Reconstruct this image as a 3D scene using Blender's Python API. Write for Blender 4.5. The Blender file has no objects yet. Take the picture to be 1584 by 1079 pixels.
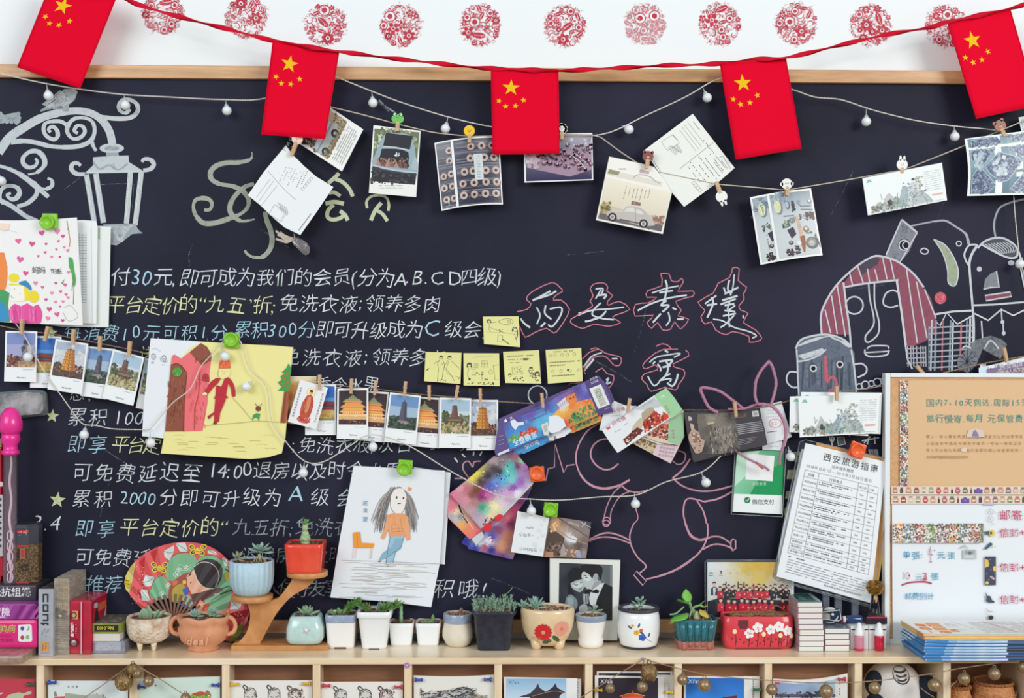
import bpy,bmesh,math,random
from mathutils import Vector,Matrix

# ---------------------------------------------------------------- camera, world, light, exposure
SC=bpy.context.scene
COL=SC.collection
DC,CH,F=2.40,1.41,1920.0          # camera distance from the wall, height, focal length in pixels
cam_d=bpy.data.cameras.new('camera');cam=bpy.data.objects.new('camera',cam_d);COL.objects.link(cam)
cam_d.sensor_width=36.0;cam_d.lens=F * 36.0 / 1584.0;cam_d.clip_start=0.05;cam_d.clip_end=60
CR=Matrix.Rotation(-0.019,3,'Z') @ Matrix.Rotation(math.pi/2,3,'X') @ Matrix.Rotation(0.0025,3,'Z')
CP=Vector((0,-DC,CH))
cam.matrix_world=Matrix.Translation(CP) @ CR.to_4x4()
SC.camera=cam

wd=bpy.data.worlds.new('world');SC.world=wd;wd.use_nodes=True
wd.node_tree.nodes['Background'].inputs[0].default_value=(0.84,0.94,1.0,1)
wd.node_tree.nodes['Background'].inputs[1].default_value=0.56

def area(name,loc,target,sx,sy,power,col):
    l=bpy.data.lights.new(name,'AREA');l.shape='RECTANGLE';l.size=sx;l.size_y=sy
    l.energy=power;l.color=col
    o=bpy.data.objects.new(name,l);COL.objects.link(o);o.location=loc
    o.rotation_euler=(Vector(target) - Vector(loc)).to_track_quat('-Z','Y').to_euler()
    return o
area('window_daylight',(3.4,-4.1,2.9),(0.1,0,1.4),2.2,1.8,128,(1.0,0.99,0.975))
area('window_daylight',(-2.4,-3.9,2.9),(0.0,0,1.4),2.6,1.6,76,(0.92,0.97,1.0))
SC.view_settings.view_transform='Standard';SC.view_settings.look='None'
SC.view_settings.exposure=0.0;SC.view_settings.gamma=1.0;SC.view_settings.use_curve_mapping=False

# ---------------------------------------------------------------- helpers: pixels on a plane that stands d metres off the wall
RND=random.Random(7)
def W(px,py,d=0.0):
    v=CR @ Vector(((px - 792.0)/F,-(py - 539.5)/F,-1.0))
    t=(DC - d) / v.y
    return CP + v * t
def S(d=0.0):return (DC - d) / F       # metres per pixel at distance d off the wall
def Z(ox,oy,s):
    return lambda *p:[(ox + p[i]/s,oy + p[i+1]/s) for i in range(0,len(p),2)]
A1,A2,A3,A4=Z(0,0,3.96),Z(400,0,3.96),Z(800,0,3.96),Z(1184,0,3.96)
A5,A6,A7,A8=Z(0,270,3.96),Z(400,270,3.96),Z(800,270,3.96),Z(1184,270,3.96)
B1,B2,B3,B4=Z(0,540,3.96),Z(400,540,3.96),Z(800,540,3.96),Z(1184,540,3.96)
B5,B6,B7,B8=Z(0,809,3.96),Z(400,809,3.96),Z(800,809,3.96),Z(1184,809,3.96)
C1,C2,C3,C4,C5=Z(0,500,6.092),Z(0,780,6.092),Z(0,900,6.027),Z(190,900,6.027),Z(190,820,6.092)
C6,C7,C8=Z(440,480,6.092),Z(640,480,6.092),Z(220,520,5.396)
D1,D2,D3,D4,D5=Z(680,560,6.092),Z(680,700,6.092),Z(920,580,6.092),Z(1100,560,6.092),Z(1324,560,6.092)
D6,D7,D8=Z(1190,700,7.543),Z(1190,840,7.543),Z(1374,735,7.543)
E1,E2,E3,E4=Z(1374,870,5.162),Z(1200,900,6.03),Z(1030,850,7.543),Z(890,980,6.336)
E5,E6,E8=Z(340,980,5.28),Z(620,980,5.657),Z(0,1000,4.526)
F1,F2,F3,F4=Z(380,150,4.314),Z(660,180,5.867),Z(910,170,5.396),Z(1150,230,5.68)
F5,F6,F7,F8=Z(1320,180,6.0),Z(840,850,6.745),Z(290,225,4.8),Z(0,130,4.152)

def lin(c):
    if isinstance(c,str):c=tuple(int(c[i:i+2],16) for i in (0,2,4))
    a=c[3] if len(c) > 3 else 1.0
    f=lambda x:x/12.92 if x <=0.04045 else ((x+0.055)/1.055)**2.4
    return (f(c[0]/255),f(c[1]/255),f(c[2]/255),a)
def al(c,a):
    if isinstance(c,str):c=tuple(int(c[i:i+2],16) for i in (0,2,4))
    return (c[0],c[1],c[2],a)

def mesh_obj(name,verts,faces,mat,parent=None,origin=None,smooth=False,cols=None):
    o0=Vector(origin) if origin is not None else Vector((0,0,0))
    me=bpy.data.meshes.new(name)
    me.from_pydata([tuple(Vector(v) - o0) for v in verts],[],faces)
    if cols is not None:
        ca=me.color_attributes.new('Col','FLOAT_COLOR','CORNER')
        ca.data.foreach_set('color',[x for c in cols for x in c])
    for m in (mat if isinstance(mat,(list,tuple)) else [mat]):me.materials.append(m)
    if smooth:me.polygons.foreach_set('use_smooth',[True]*len(me.polygons))
    me.update()
    o=bpy.data.objects.new(name,me);COL.objects.link(o)
    if parent is not None:
        o.parent=parent
        o.location=o0 - parent_world(parent)
        if parent.rotation_euler.z or parent.rotation_euler.y:
            o.matrix_parent_inverse=Matrix.Identity(4)
    else:
        o.location=o0
    return o
def parent_world(p):
    v=Vector(p.location)
    while p.parent is not None:
        p=p.parent;v=v + Vector(p.location)
    return v
def tag(o,label=None,cat=None,group=None,kind=None):
    if label:o['label']=label
    if cat:o['category']=cat
    if group:o['group']=group
    if kind:o['kind']=kind
    return o
def thing(name,label,cat,loc,group=None):
    o=bpy.data.objects.new(name,None);COL.objects.link(o);o.location=loc;o.empty_display_size=0.01
    return tag(o,label,cat,group)
def bm_obj(name,bm,mat,parent=None,origin=(0,0,0),smooth=False,bevel=0,seg=2):
    """bm in coordinates local to the parent (or to origin)"""
    if bevel:
        bmesh.ops.bevel(bm,geom=[e for e in bm.edges],offset=bevel,segments=seg,affect='EDGES',profile=0.6)
    me=bpy.data.meshes.new(name);bm.to_mesh(me);bm.free()
    for m in (mat if isinstance(mat,(list,tuple)) else [mat]):me.materials.append(m)
    if smooth:me.polygons.foreach_set('use_smooth',[True]*len(me.polygons))
    o=bpy.data.objects.new(name,me);COL.objects.link(o)
    if parent is not None:o.parent=parent
    o.location=origin
    return o
def copy_tree(o,parent=None):
    c=o.copy();COL.objects.link(c)
    if parent is not None:c.parent=parent
    for ch in o.children:copy_tree(ch,c)
    return c

# ---------------------------------------------------------------- materials
def new_mat(name):
    m=bpy.data.materials.new(name);m.use_nodes=True
    return m,m.node_tree,m.node_tree.nodes,m.node_tree.nodes['Principled BSDF']
def add_bump(nt,bs,scale,strength,dist=0.001,kind='ShaderNodeTexNoise',detail=4,stretch=None):
    ns,ln=nt.nodes,nt.links
    tc=ns.new('ShaderNodeTexCoord');tx=ns.new(kind)
    src=tc.outputs['Object']
    if stretch:
        mp=ns.new('ShaderNodeMapping');mp.inputs['Scale'].default_value=stretch
        ln.new(src,mp.inputs['Vector']);src=mp.outputs['Vector']
    ln.new(src,tx.inputs['Vector']);tx.inputs['Scale'].default_value=scale
    if 'Detail' in tx.inputs:tx.inputs['Detail'].default_value=detail
    bp=ns.new('ShaderNodeBump');bp.inputs['Strength'].default_value=strength;bp.inputs['Distance'].default_value=dist
    ln.new(tx.outputs[0],bp.inputs['Height']);ln.new(bp.outputs[0],bs.inputs['Normal'])
    return tx
def add_mottle(nt,bs,c0,c1,scale,detail=5,stretch=None,lo=0.35,hi=0.65,rough=0.6):
    ns,ln=nt.nodes,nt.links
    tc=ns.new('ShaderNodeTexCoord');mp=ns.new('ShaderNodeMapping');tx=ns.new('ShaderNodeTexNoise')
    if stretch:mp.inputs['Scale'].default_value=stretch
    ln.new(tc.outputs['Object'],mp.inputs['Vector']);ln.new(mp.outputs['Vector'],tx.inputs['Vector'])
    tx.inputs['Scale'].default_value=scale;tx.inputs['Detail'].default_value=detail;tx.inputs['Roughness'].default_value=rough
    cr=ns.new('ShaderNodeValToRGB');cr.color_ramp.elements[0].position=lo;cr.color_ramp.elements[1].position=hi
    cr.color_ramp.elements[0].color=lin(c0);cr.color_ramp.elements[1].color=lin(c1)
    ln.new(tx.outputs[0],cr.inputs[0]);ln.new(cr.outputs[0],bs.inputs['Base Color'])
    return cr
_mc={}
def mat(col,rough=0.5,metal=0.0,col2=None,scale=60,bump=0,bscale=200,bdist=0.0006,coat=0.0,trans=0.0,stretch=None,lo=0.35,hi=0.65,ior=1.45,name=None,sss=0):
    key=(str(col),rough,metal,str(col2),scale,bump,bscale,bdist,coat,trans,str(stretch),lo,hi,sss)
    if key in _mc:return _mc[key]
    m,nt,ns,bs=new_mat(name or 'surface')
    bs.inputs['Base Color'].default_value=lin(col)
    bs.inputs['Roughness'].default_value=rough;bs.inputs['Metallic'].default_value=metal
    bs.inputs['IOR'].default_value=ior
    if coat:bs.inputs['Coat Weight'].default_value=coat;bs.inputs['Coat Roughness'].default_value=0.08
    if trans:bs.inputs['Transmission Weight'].default_value=trans
    if sss:
        bs.inputs['Subsurface Weight'].default_value=sss;bs.inputs['Subsurface Radius'].default_value=(0.004,0.004,0.004)
    if col2:add_mottle(nt,bs,col,col2,scale,stretch=stretch,lo=lo,hi=hi)
    if bump:add_bump(nt,bs,bscale,bump,bdist)
    _mc[key]=m
    return m
def attr_mat(name,rough,coat=0.0,chalk=False,bump=0.0,bscale=400,sheen=0):
    m,nt,ns,bs=new_mat(name);ln=nt.links
    at=ns.new('ShaderNodeAttribute');at.attribute_name='Col'
    ln.new(at.outputs['Color'],bs.inputs['Base Color'])
    bs.inputs['Roughness'].default_value=rough
    if coat:bs.inputs['Coat Weight'].default_value=coat;bs.inputs['Coat Roughness'].default_value=0.15
    if sheen:bs.inputs['Sheen Weight'].default_value=sheen
    if bump:add_bump(nt,bs,bscale,bump,0.0004);bs.inputs['Specular IOR Level'].default_value=0.12
    if chalk:
        bs.inputs['Specular IOR Level'].default_value=0.05
        tc=ns.new('ShaderNodeTexCoord');n1=ns.new('ShaderNodeTexNoise');n1.inputs['Scale'].default_value=900;n1.inputs['Detail'].default_value=2
        n2=ns.new('ShaderNodeTexNoise');n2.inputs['Scale'].default_value=140;n2.inputs['Detail'].default_value=3
        ln.new(tc.outputs['Object'],n1.inputs['Vector']);ln.new(tc.outputs['Object'],n2.inputs['Vector'])
        ad=ns.new('ShaderNodeMath');ad.operation='ADD';ln.new(n1.outputs[0],ad.inputs[0]);ln.new(n2.outputs[0],ad.inputs[1])
        # coverage: alpha of the stroke against the grain of the board
        mr=ns.new('ShaderNodeMath');mr.operation='MULTIPLY_ADD';mr.inputs[1].default_value=-1.6;mr.inputs[2].default_value=1.38
        ln.new(ad.outputs[0],mr.inputs[0])
        a2=ns.new('ShaderNodeMath');a2.operation='MULTIPLY_ADD';a2.inputs[1].default_value=1.6;ln.new(at.outputs['Alpha'],a2.inputs[0])
        ln.new(mr.outputs[0],a2.inputs[2])
        cl=ns.new('ShaderNodeClamp');ln.new(a2.outputs[0],cl.inputs[0]);cl.inputs['Max'].default_value=0.96
        ln.new(cl.outputs[0],bs.inputs['Alpha'])
    return m
M_PAPER=attr_mat('printed paper',0.55)
M_GLOSS=attr_mat('glossy print',0.32)
M_CLOTH=attr_mat('flag cloth',0.85,bump=0.25,bscale=1500)
M_CHALK=attr_mat('chalk',0.95,chalk=True)
M_PAINT=attr_mat('paint',0.45)

# ---------------------------------------------------------------- glyph meshes for lettering
_gl={}
def glyph(ch,bold=0.0):
    k=(ch,bold)
    if k in _gl:return _gl[k]
    c=bpy.data.curves.new('g','FONT');c.body=ch;c.size=1;c.resolution_u=2;c.offset=bold
    o=bpy.data.objects.new('g',c);COL.objects.link(o)
    me=o.to_mesh()
    vs=[(v.co.x,v.co.y) for v in me.vertices];fs=[tuple(p.vertices) for p in me.polygons]
    o.to_mesh_clear()
    bpy.data.objects.remove(o);bpy.data.curves.remove(c)
    xs=[v[0] for v in vs] or [0,0.3]
    adv=1.0 if ord(ch) > 0x2E80 else (max(xs) + 0.07 if vs else 0.3)
    _gl[k]=(vs,fs,adv)
    return _gl[k]

def smooth_pts(pts,n=6,closed=False):
    if len(pts) < 3:return list(pts)
    P=list(pts);out=[]
    N=len(P);rng=range(N if closed else N-1)
    for i in rng:
        p1,p2=P[i],P[(i+1) % N]
        p0=P[i-1] if (i > 0 or closed) else p1
        p3=P[(i+2) % N] if (i+2 < N or closed) else p2
        for k in range(n):
            t=k/n;t2,t3=t*t,t*t*t
            out.append(tuple(0.5*((2*p1[j]) + (p2[j]-p0[j])*t + (2*p0[j]-5*p1[j]+4*p2[j]-p3[j])*t2 + (3*p1[j]-p0[j]-3*p2[j]+p3[j])*t3) for j in range(len(p1))))
    if not closed:out.append(tuple(P[-1]))
    return out

def inside(poly,x,y):
    c=False
    for i in range(len(poly)):
        (a,b),(e,f_)=poly[i-1],poly[i]
        if (b > y) !=(f_ > y) and x < (e-a)*(y-b)/(f_-b)+a:c=not c
    return c
class Paint:
    """flat print laid down on a real surface: polygons in (u, v), mapped to the plane at distance d"""
    def __init__(s,d,quad=None,size=None,bend=None,cuts=0,step=1e-5,fn=None,seed=1):
        s.d,s.quad,s.size,s.bend,s.cuts,s.step,s.fn=d,quad,size,bend,cuts,step,fn
        s.v,s.f,s.c,s.k=[],[],[],0.0
        s.r=random.Random(seed);s.clip=None;s.inpoly=None
    def map(s,u,v,k):
        z=k*s.step
        if s.fn:return s.fn(u,v,z)
        if s.quad:
            U,V=u/s.size[0],v/s.size[1]
            a,b,c,d=s.quad
            x=(a[0]*(1-U) + b[0]*U)*(1-V) + (d[0]*(1-U) + c[0]*U)*V
            y=(a[1]*(1-U) + b[1]*U)*(1-V) + (d[1]*(1-U) + c[1]*U)*V
        else:U,V,x,y=u,v,u,v
        b_=s.bend(U,V) if s.bend else 0
        if isinstance(b_,tuple):x +=b_[1];y +=b_[2];b_=b_[0]
        return W(x,y,s.d + z + b_)
    def layer(s,n=1.0):s.k +=n
    def poly(s,pts,col,up=True):
        if up:s.k +=1
        if s.clip:
            x0,y0,x1,y1=s.clip
            for ax,lim,sg in ((0,x0,1),(0,x1,-1),(1,y0,1),(1,y1,-1)):
                q=[]
                for i in range(len(pts)):
                    a,b=pts[i-1],pts[i]
                    ia,ib=(a[ax]-lim)*sg >=0,(b[ax]-lim)*sg >=0
                    if ia !=ib:
                        t=(lim - a[ax])/(b[ax]-a[ax]);q.append((a[0]+(b[0]-a[0])*t,a[1]+(b[1]-a[1])*t))
                    if ib:q.append(b)
                pts=q
                if len(pts) < 3:return
            if isinstance(col,list):col=col[0]
        n0=len(s.v)
        s.v +=[(p[0],p[1],s.k) for p in pts]
        s.f.append(tuple(range(n0,n0+len(pts))))
        s.c.append([lin(q) for q in col] if isinstance(col,list) else [lin(col)]*len(pts))
    def rect(s,x0,y0,x1,y1,col):s.poly([(x0,y0),(x1,y0),(x1,y1),(x0,y1)],col)
    def grad(s,x0,y0,x1,y1,stops):
        s.k +=1;n=len(stops)-1
        for i in range(n):
            ya,yb=y0+(y1-y0)*i/n,y0+(y1-y0)*(i+1)/n
            s.poly([(x0,ya),(x1,ya),(x1,yb),(x0,yb)],[stops[i],stops[i],stops[i+1],stops[i+1]],up=False)
    def ell(s,cx,cy,rx,ry,col,rot=0,n=14,up=True):
        c,q=math.cos(rot),math.sin(rot)
        s.poly([(cx + rx*math.cos(a)*c - ry*math.sin(a)*q,cy + rx*math.cos(a)*q + ry*math.sin(a)*c) for a in [2*math.pi*i/n for i in range(n)]],col,up)
    def ring(s,cx,cy,r,w,col,n=16,ry=None,a0=0,a1=2*math.pi,rot=0):
        ry=ry or r
        pts=[(cx + r*math.cos(a)*math.cos(rot) - ry*math.sin(a)*math.sin(rot),cy + r*math.cos(a)*math.sin(rot) + ry*math.sin(a)*math.cos(rot)) for a in [a0+(a1-a0)*i/n for i in range(n+1)]]
        s.stroke(pts,w,col,sm=0)
    def stroke(s,pts,w,col,sm=0,closed=False,taper=0,up=True,wob=0):
        if up:s.k +=1
        if sm:pts=smooth_pts(pts,sm,closed)
        if closed:pts=list(pts) + [pts[0]]
        if wob:pts=[(p[0]+s.r.uniform(-wob,wob),p[1]+s.r.uniform(-wob,wob)) for p in pts]
        N=len(pts)
        if N < 2:return
        L,R=[],[]
        for i in range(N):
            a,b=pts[max(i-1,0)],pts[min(i+1,N-1)]
            if closed and i in (0,N-1):a,b=pts[-2],pts[1]
            dx,dy=b[0]-a[0],b[1]-a[1];l=math.hypot(dx,dy) or 1e-9
            ww=w[i*(len(w)-1)//max(N-1,1)] if isinstance(w,(list,tuple)) else w
            if taper:ww=ww*(1 - taper*abs(2*i/(N-1)-1)**2)
            nx,ny=-dy/l*ww/2,dx/l*ww/2
            L.append((pts[i][0]+nx,pts[i][1]+ny));R.append((pts[i][0]-nx,pts[i][1]-ny))
        if s.clip:
            for i in range(N-1):s.poly([L[i],L[i+1],R[i+1],R[i]],col,up=False)
            return
        n0=len(s.v);lc=lin(col)
        s.v +=[(p[0],p[1],s.k) for p in L] + [(p[0],p[1],s.k) for p in R]
        for i in range(N-1):
            s.f.append((n0+i,n0+i+1,n0+N+i+1,n0+N+i));s.c.append([lc]*4)
    def dabs(s,x0,y0,x1,y1,n,r0,r1,cols,asp=1.0,rot=None,mask=None):
        s.k +=1
        for i in range(n):
            x,y=s.r.uniform(x0,x1),s.r.uniform(y0,y1)
            if mask and not mask(x,y):continue
            r=s.r.uniform(r0,r1);s.k +=0.02
            if s.inpoly and not all(inside(s.inpoly,x+a*r,y+b*r) for a,b in ((1.2,0),(-1.2,0),(0,1.2),(0,-1.2))):continue
            s.ell(x,y,r,r*asp,s.r.choice(cols),s.r.uniform(0,3.1) if rot is None else rot + s.r.uniform(-.3,.3),6,up=False)
    def field(s,poly,pts,cell=1.6,power=2.6,noise=0.10,detail=None):
        """colours blended between control points (x, y, colour), laid over the inside of poly"""
        s.k +=1;xs=[p[0] for p in poly];ys=[p[1] for p in poly];x0,y0=min(xs),min(ys)
        nx,ny=max(1,int((max(xs)-x0)/cell)),max(1,int((max(ys)-y0)/cell));dx,dy=(max(xs)-x0)/nx,(max(ys)-y0)/ny
        C=[(p[0],p[1],lin(p[2])) for p in pts];g={}
        n0=len(s.v)
        for j in range(ny+1):
            for i in range(nx+1):
                x,y=x0+i*dx,y0+j*dy;w=[0,0,0,0];a,b=x+s.r.gauss(0,cell*1.1),y+s.r.gauss(0,cell*1.1)
                for cx,cy,c in C:
                    q=1/(((a-cx)**2+(b-cy)**2)**(power/2)+.05);w[3] +=q
                    for m in range(3):w[m] +=c[m]*q
                nn=1+s.r.uniform(-noise,noise)
                g[i,j]=(w[0]/w[3]*nn,w[1]/w[3]*nn,w[2]/w[3]*nn,1);s.v.append((x,y,s.k))
        for j in range(ny):
            for i in range(nx):
                x,y=x0+i*dx,y0+j*dy
                if all(inside(poly,x+u*dx,y+v*dy) for u,v in ((.05,.05),(.95,.05),(.95,.95),(.05,.95))):
                    a=n0+j*(nx+1)+i;s.f.append((a,a+1,a+nx+2,a+nx+1));s.c.append([g[i,j],g[i+1,j],g[i+1,j+1],g[i,j+1]])
    def text(s,t,x,y,size,col,rot=0.0,sp=1.0,bold=0.0,jit=0.0,shear=0.0,sx=1.0,wob=0.0):
        """baseline start at (x, y); v runs down"""
        s.k +=1;lc=lin(col);c,q=math.cos(rot),math.sin(rot);cx=0.0
        for ch in t:
            vs,fs,adv=glyph(ch,bold)
            jr=s.r.uniform(-jit,jit);jy=s.r.uniform(-jit,jit)*size*0.5;js=1 + s.r.uniform(-jit,jit)*0.8
            ph=s.r.uniform(0,6)
            n0=len(s.v);cj,sj=math.cos(jr),math.sin(jr)
            for (gx,gy) in vs:
                if wob:gx,gy=gx + wob*math.sin(gy*7+ph),gy + wob*math.sin(gx*6+ph*2)
                gx,gy=gx-0.5,gy-0.4
                gx,gy=gx*cj - gy*sj,gx*sj + gy*cj
                gx,gy=(gx*js + 0.5 + shear*gy)*size*sx + cx,(gy*js+0.4)*size + jy
                s.v.append((x + gx*c + gy*q,y + gx*q - gy*c,s.k))
            for f in fs:
                s.f.append(tuple(n0+i for i in f));s.c.append([lc]*len(f))
            cx +=adv*size*sx*sp
        return cx
    def spaced(s,t,x0,x1,y,size,col,y1=None,**kw):
        """characters spread from x0 to x1"""
        wts=[1.0 if ord(c) > 0x2E80 else (0.35 if c in ' .,;:、(“”' else 0.6) for c in t]
        tot=sum(wts);acc=0;y1=y if y1 is None else y1
        for c,w in zip(t,wts):
            if c !=' ':s.text(c,x0+(x1-x0)*acc/tot,y+(y1-y)*acc/tot,size,col,**kw)
            acc +=w
    def tiny(s,x0,y0,x1,rows,gap,col,h=2.0,fill=0.9,word=(2,6),skip=0.15):
        """rows of print too small to read"""
        s.k +=1
        for r in range(rows):
            x,y=x0,y0 + r*gap
            xe=x0 + (x1-x0)*(1.0 if r < rows-1 else fill)
            while x < xe:
                w=s.r.uniform(*word)
                if s.r.random() > skip:s.poly([(x,y),(min(x+w,xe),y),(min(x+w,xe),y+h),(x,y+h)],col,up=False)
                x +=w + h*0.45
    def done(s,name,parent,material=None,kind=None,label=None):
        bm=bmesh.new();cl=bm.loops.layers.float_color.new('Col')
        bv=[bm.verts.new(p) for p in s.v]
        for f,c in zip(s.f,s.c):
            try:bf=bm.faces.new([bv[i] for i in f])
            except ValueError:continue
            for lp,cc in zip(bf.loops,c):lp[cl]=cc
        if s.cuts:
            for ax,n,L in ((0,s.cuts[0],s.size[0]),(1,s.cuts[1],s.size[1])):
                for i in range(1,n):
                    co=[0,0,0];co[ax]=L*i/n;no=[0,0,0];no[ax]=1
                    bmesh.ops.bisect_plane(bm,geom=bm.verts[:]+bm.edges[:]+bm.faces[:],dist=1e-6,plane_co=co,plane_no=no)
        for co,no in getattr(s,'planes',[]):
            bmesh.ops.bisect_plane(bm,geom=bm.verts[:]+bm.edges[:]+bm.faces[:],dist=1e-6,plane_co=co,plane_no=no)
        for v in bm.verts:v.co=s.map(v.co.x,v.co.y,v.co.z)
        o0=parent_world(parent) if parent is not None else bm.verts[:][0].co.copy()
        for v in bm.verts:v.co -=o0
        bmesh.ops.recalc_face_normals(bm,faces=bm.faces[:])
        me=bpy.data.meshes.new(name);bm.to_mesh(me);bm.free()
        me.materials.append(material or M_PAPER)
        o=bpy.data.objects.new(name,me);COL.objects.link(o);o.parent=parent
        if parent is None:o.location=o0
        if kind:o['kind']=kind
        if label:o['label']=label
        return o

# short names: st stroke, p poly, b dabs, q rect, e ellipse, sm_ smoothed polyline
Paint.st,Paint.p,Paint.b,Paint.q,Paint.e,sm_=Paint.stroke,Paint.poly,Paint.dabs,Paint.rect,Paint.ell,smooth_pts
def sheet(name,quad,d,col,thick=0.0005,bend=None,n=(8,8),mat_=None,parent=None,outline=None):
    """a thin sheet with real thickness, corners in the order top-left, top-right, bottom-right, bottom-left"""
    nu,nv=n if bend else (2,2)
    if outline is not None:
        pts=outline;N=len(pts)
        vs=[W(x,y,d) for x,y in pts] + [W(x,y,d) + Vector((0,thick,0)) for x,y in pts]
        fs=[tuple(range(N)),tuple(range(2*N-1,N-1,-1))] + [(i,i+N,(i+1) % N + N,(i+1) % N) for i in range(N)]
    else:
        P=Paint(d,quad,(1,1),bend)
        vs=[P.map(i/nu,j/nv,0) for j in range(nv+1) for i in range(nu+1)]
        M=len(vs);vs +=[v + Vector((0,thick,0)) for v in vs]
        fs=[];w=nu+1
        for j in range(nv):
            for i in range(nu):
                a=j*w+i
                fs.append((a,a+w,a+w+1,a+1));fs.append((a+M,a+1+M,a+w+1+M,a+w+M))
        for i in range(nu):
            fs.append((i,i+1,i+1+M,i+M));b=nv*w+i;fs.append((b,b+M,b+1+M,b+1))
        for j in range(nv):
            a=j*w;fs.append((a,a+M,a+w+M,a+w));a=j*w+nu;fs.append((a,a+w,a+w+M,a+M))
    c=lin(col);ctr=sum((Vector(v) for v in vs),Vector())/len(vs)
    return mesh_obj(name,vs,fs,mat_ or M_PAPER,parent,ctr if parent is None else parent_world(parent),cols=[c]*sum(len(f) for f in fs))
def card(name,label,cat,quad,d,size,col='f2f3f0',bend=None,cuts=(8,1),group=None,seed=1,thick=0.0005,mat_=None):
    o=sheet(name,quad,d,col,thick,bend,(12,6),mat_)
    tag(o,label,cat,group)
    P=Paint(d + 0.0002,quad,size,bend,cuts if bend else 0,seed=seed)
    P.o=o
    return P
def sub_quad(q,x0,y0,x1,y1):
    def m(U,V):
        return tuple((q[0][i]*(1-U)+q[1][i]*U)*(1-V) + (q[3][i]*(1-U)+q[2][i]*U)*V for i in (0,1))
    return [m(x0,y0),m(x1,y0),m(x1,y1),m(x0,y1)]

def tube_data(pts,r,n=6,closed=False,off=0):
    vs,fs=[],[];N=len(pts)
    up=Vector((0,-1,0.001))
    for i,p in enumerate(pts):
        p=Vector(p)
        a,b=Vector(pts[(i-1) % N if closed else max(i-1,0)]),Vector(pts[(i+1) % N if closed else min(i+1,N-1)])
        t=(b-a).normalized() if (b-a).length > 1e-9 else Vector((1,0,0))
        u=t.cross(up)
        if u.length < 1e-3:u=t.cross(Vector((1,0,0)))
        u.normalize();w=t.cross(u)
        rr=r[i*(len(r)-1)//max(N-1,1)] if isinstance(r,(list,tuple)) else r
        for k in range(n):
            an=2*math.pi*k/n
            vs.append(p + u*rr*math.cos(an) + w*rr*math.sin(an))
    for i in range(N if closed else N-1):
        j=(i+1) % N
        for k in range(n):
            fs.append((off+i*n+k,off+i*n+(k+1) % n,off+j*n+(k+1) % n,off+j*n+k))
    if not closed:
        fs.append(tuple(off+k for k in range(n))[::-1]);fs.append(tuple(off+(N-1)*n+k for k in range(n)))
    return vs,fs
def tube(name,pts,r,mat_,parent=None,n=6,closed=False,smooth=True):
    vs,fs=tube_data(pts,r,n,closed)
    return mesh_obj(name,vs,fs,mat_,parent,parent_world(parent) if parent is not None else pts[0],smooth)
def px_path(pts,d,n=8):
    """pixel polyline -> smooth world path at distance d (number or per-point list)"""
    if not isinstance(d,(list,tuple)):d=[d]*len(pts)
    q=smooth_pts([(p[0],p[1],dd) for p,dd in zip(pts,d)],n)
    return [W(*p) for p in q]
def px_line(pts,d,_n=0):
    q=[]
    for a,b in zip(pts[:-1],pts[1:]):q +=[(a[0]+(b[0]-a[0])*t,a[1]+(b[1]-a[1])*t) for t in (.12,.5,.88)]
    return [W(x,y,d) for x,y in [pts[0]] + q + [pts[-1]]]
def add_box(bm,x0,y0,z0,x1,y1,z1):
    v=[bm.verts.new(p) for p in ((x0,y0,z0),(x1,y0,z0),(x1,y1,z0),(x0,y1,z0),(x0,y0,z1),(x1,y0,z1),(x1,y1,z1),(x0,y1,z1))]
    for f in ((0,3,2,1),(4,5,6,7),(0,1,5,4),(1,2,6,5),(2,3,7,6),(3,0,4,7)):bm.faces.new([v[i] for i in f])
    return v
def box(name,x0,y0,z0,x1,y1,z1,mat_,parent=None,bevel=0.0,smooth=False):
    """world coordinates"""
    bm=bmesh.new();o0=parent_world(parent) if parent is not None else Vector(((x0+x1)/2,(y0+y1)/2,(z0+z1)/2))
    add_box(bm,x0-o0.x,y0-o0.y,z0-o0.z,x1-o0.x,y1-o0.y,z1-o0.z)
    o=bm_obj(name,bm,mat_,parent,(0,0,0) if parent is not None else o0,smooth,bevel)
    return o
def lathe_bm(prof,n=40,sq=0.0,cap=True,sxy=(1,1),fl=0,fla=0.0):
    """prof: (radius, height) from bottom to top; sq>0 squares the section; fl/fla flutes it"""
    bm=bmesh.new();rings=[]
    for (r,z) in prof:
        ring=[]
        for k in range(n):
            a=2*math.pi*(k+0.5)/n;c,s_=math.cos(a),math.sin(a)
            rr=r
            if sq:rr=r*((abs(c)**(2+sq*10) + abs(s_)**(2+sq*10)) ** (-1/(2+sq*10)))
            if fl:rr *=1 + fla*abs(math.cos(a*fl/2)) - fla
            ring.append(bm.verts.new((rr*c*sxy[0],rr*s_*sxy[1],z)))
        rings.append(ring)
    for i in range(len(rings)-1):
        for k in range(n):bm.faces.new((rings[i][k],rings[i][(k+1) % n],rings[i+1][(k+1) % n],rings[i+1][k]))
    if cap:
        bm.faces.new(rings[0][::-1])
        bm.faces.new(rings[-1])
    return bm
def lathe(name,prof,mat_,parent,n=40,smooth=True,loc=(0,0,0),**kw):
    return bm_obj(name,lathe_bm(prof,n,**kw),mat_,parent,loc,smooth)
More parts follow.
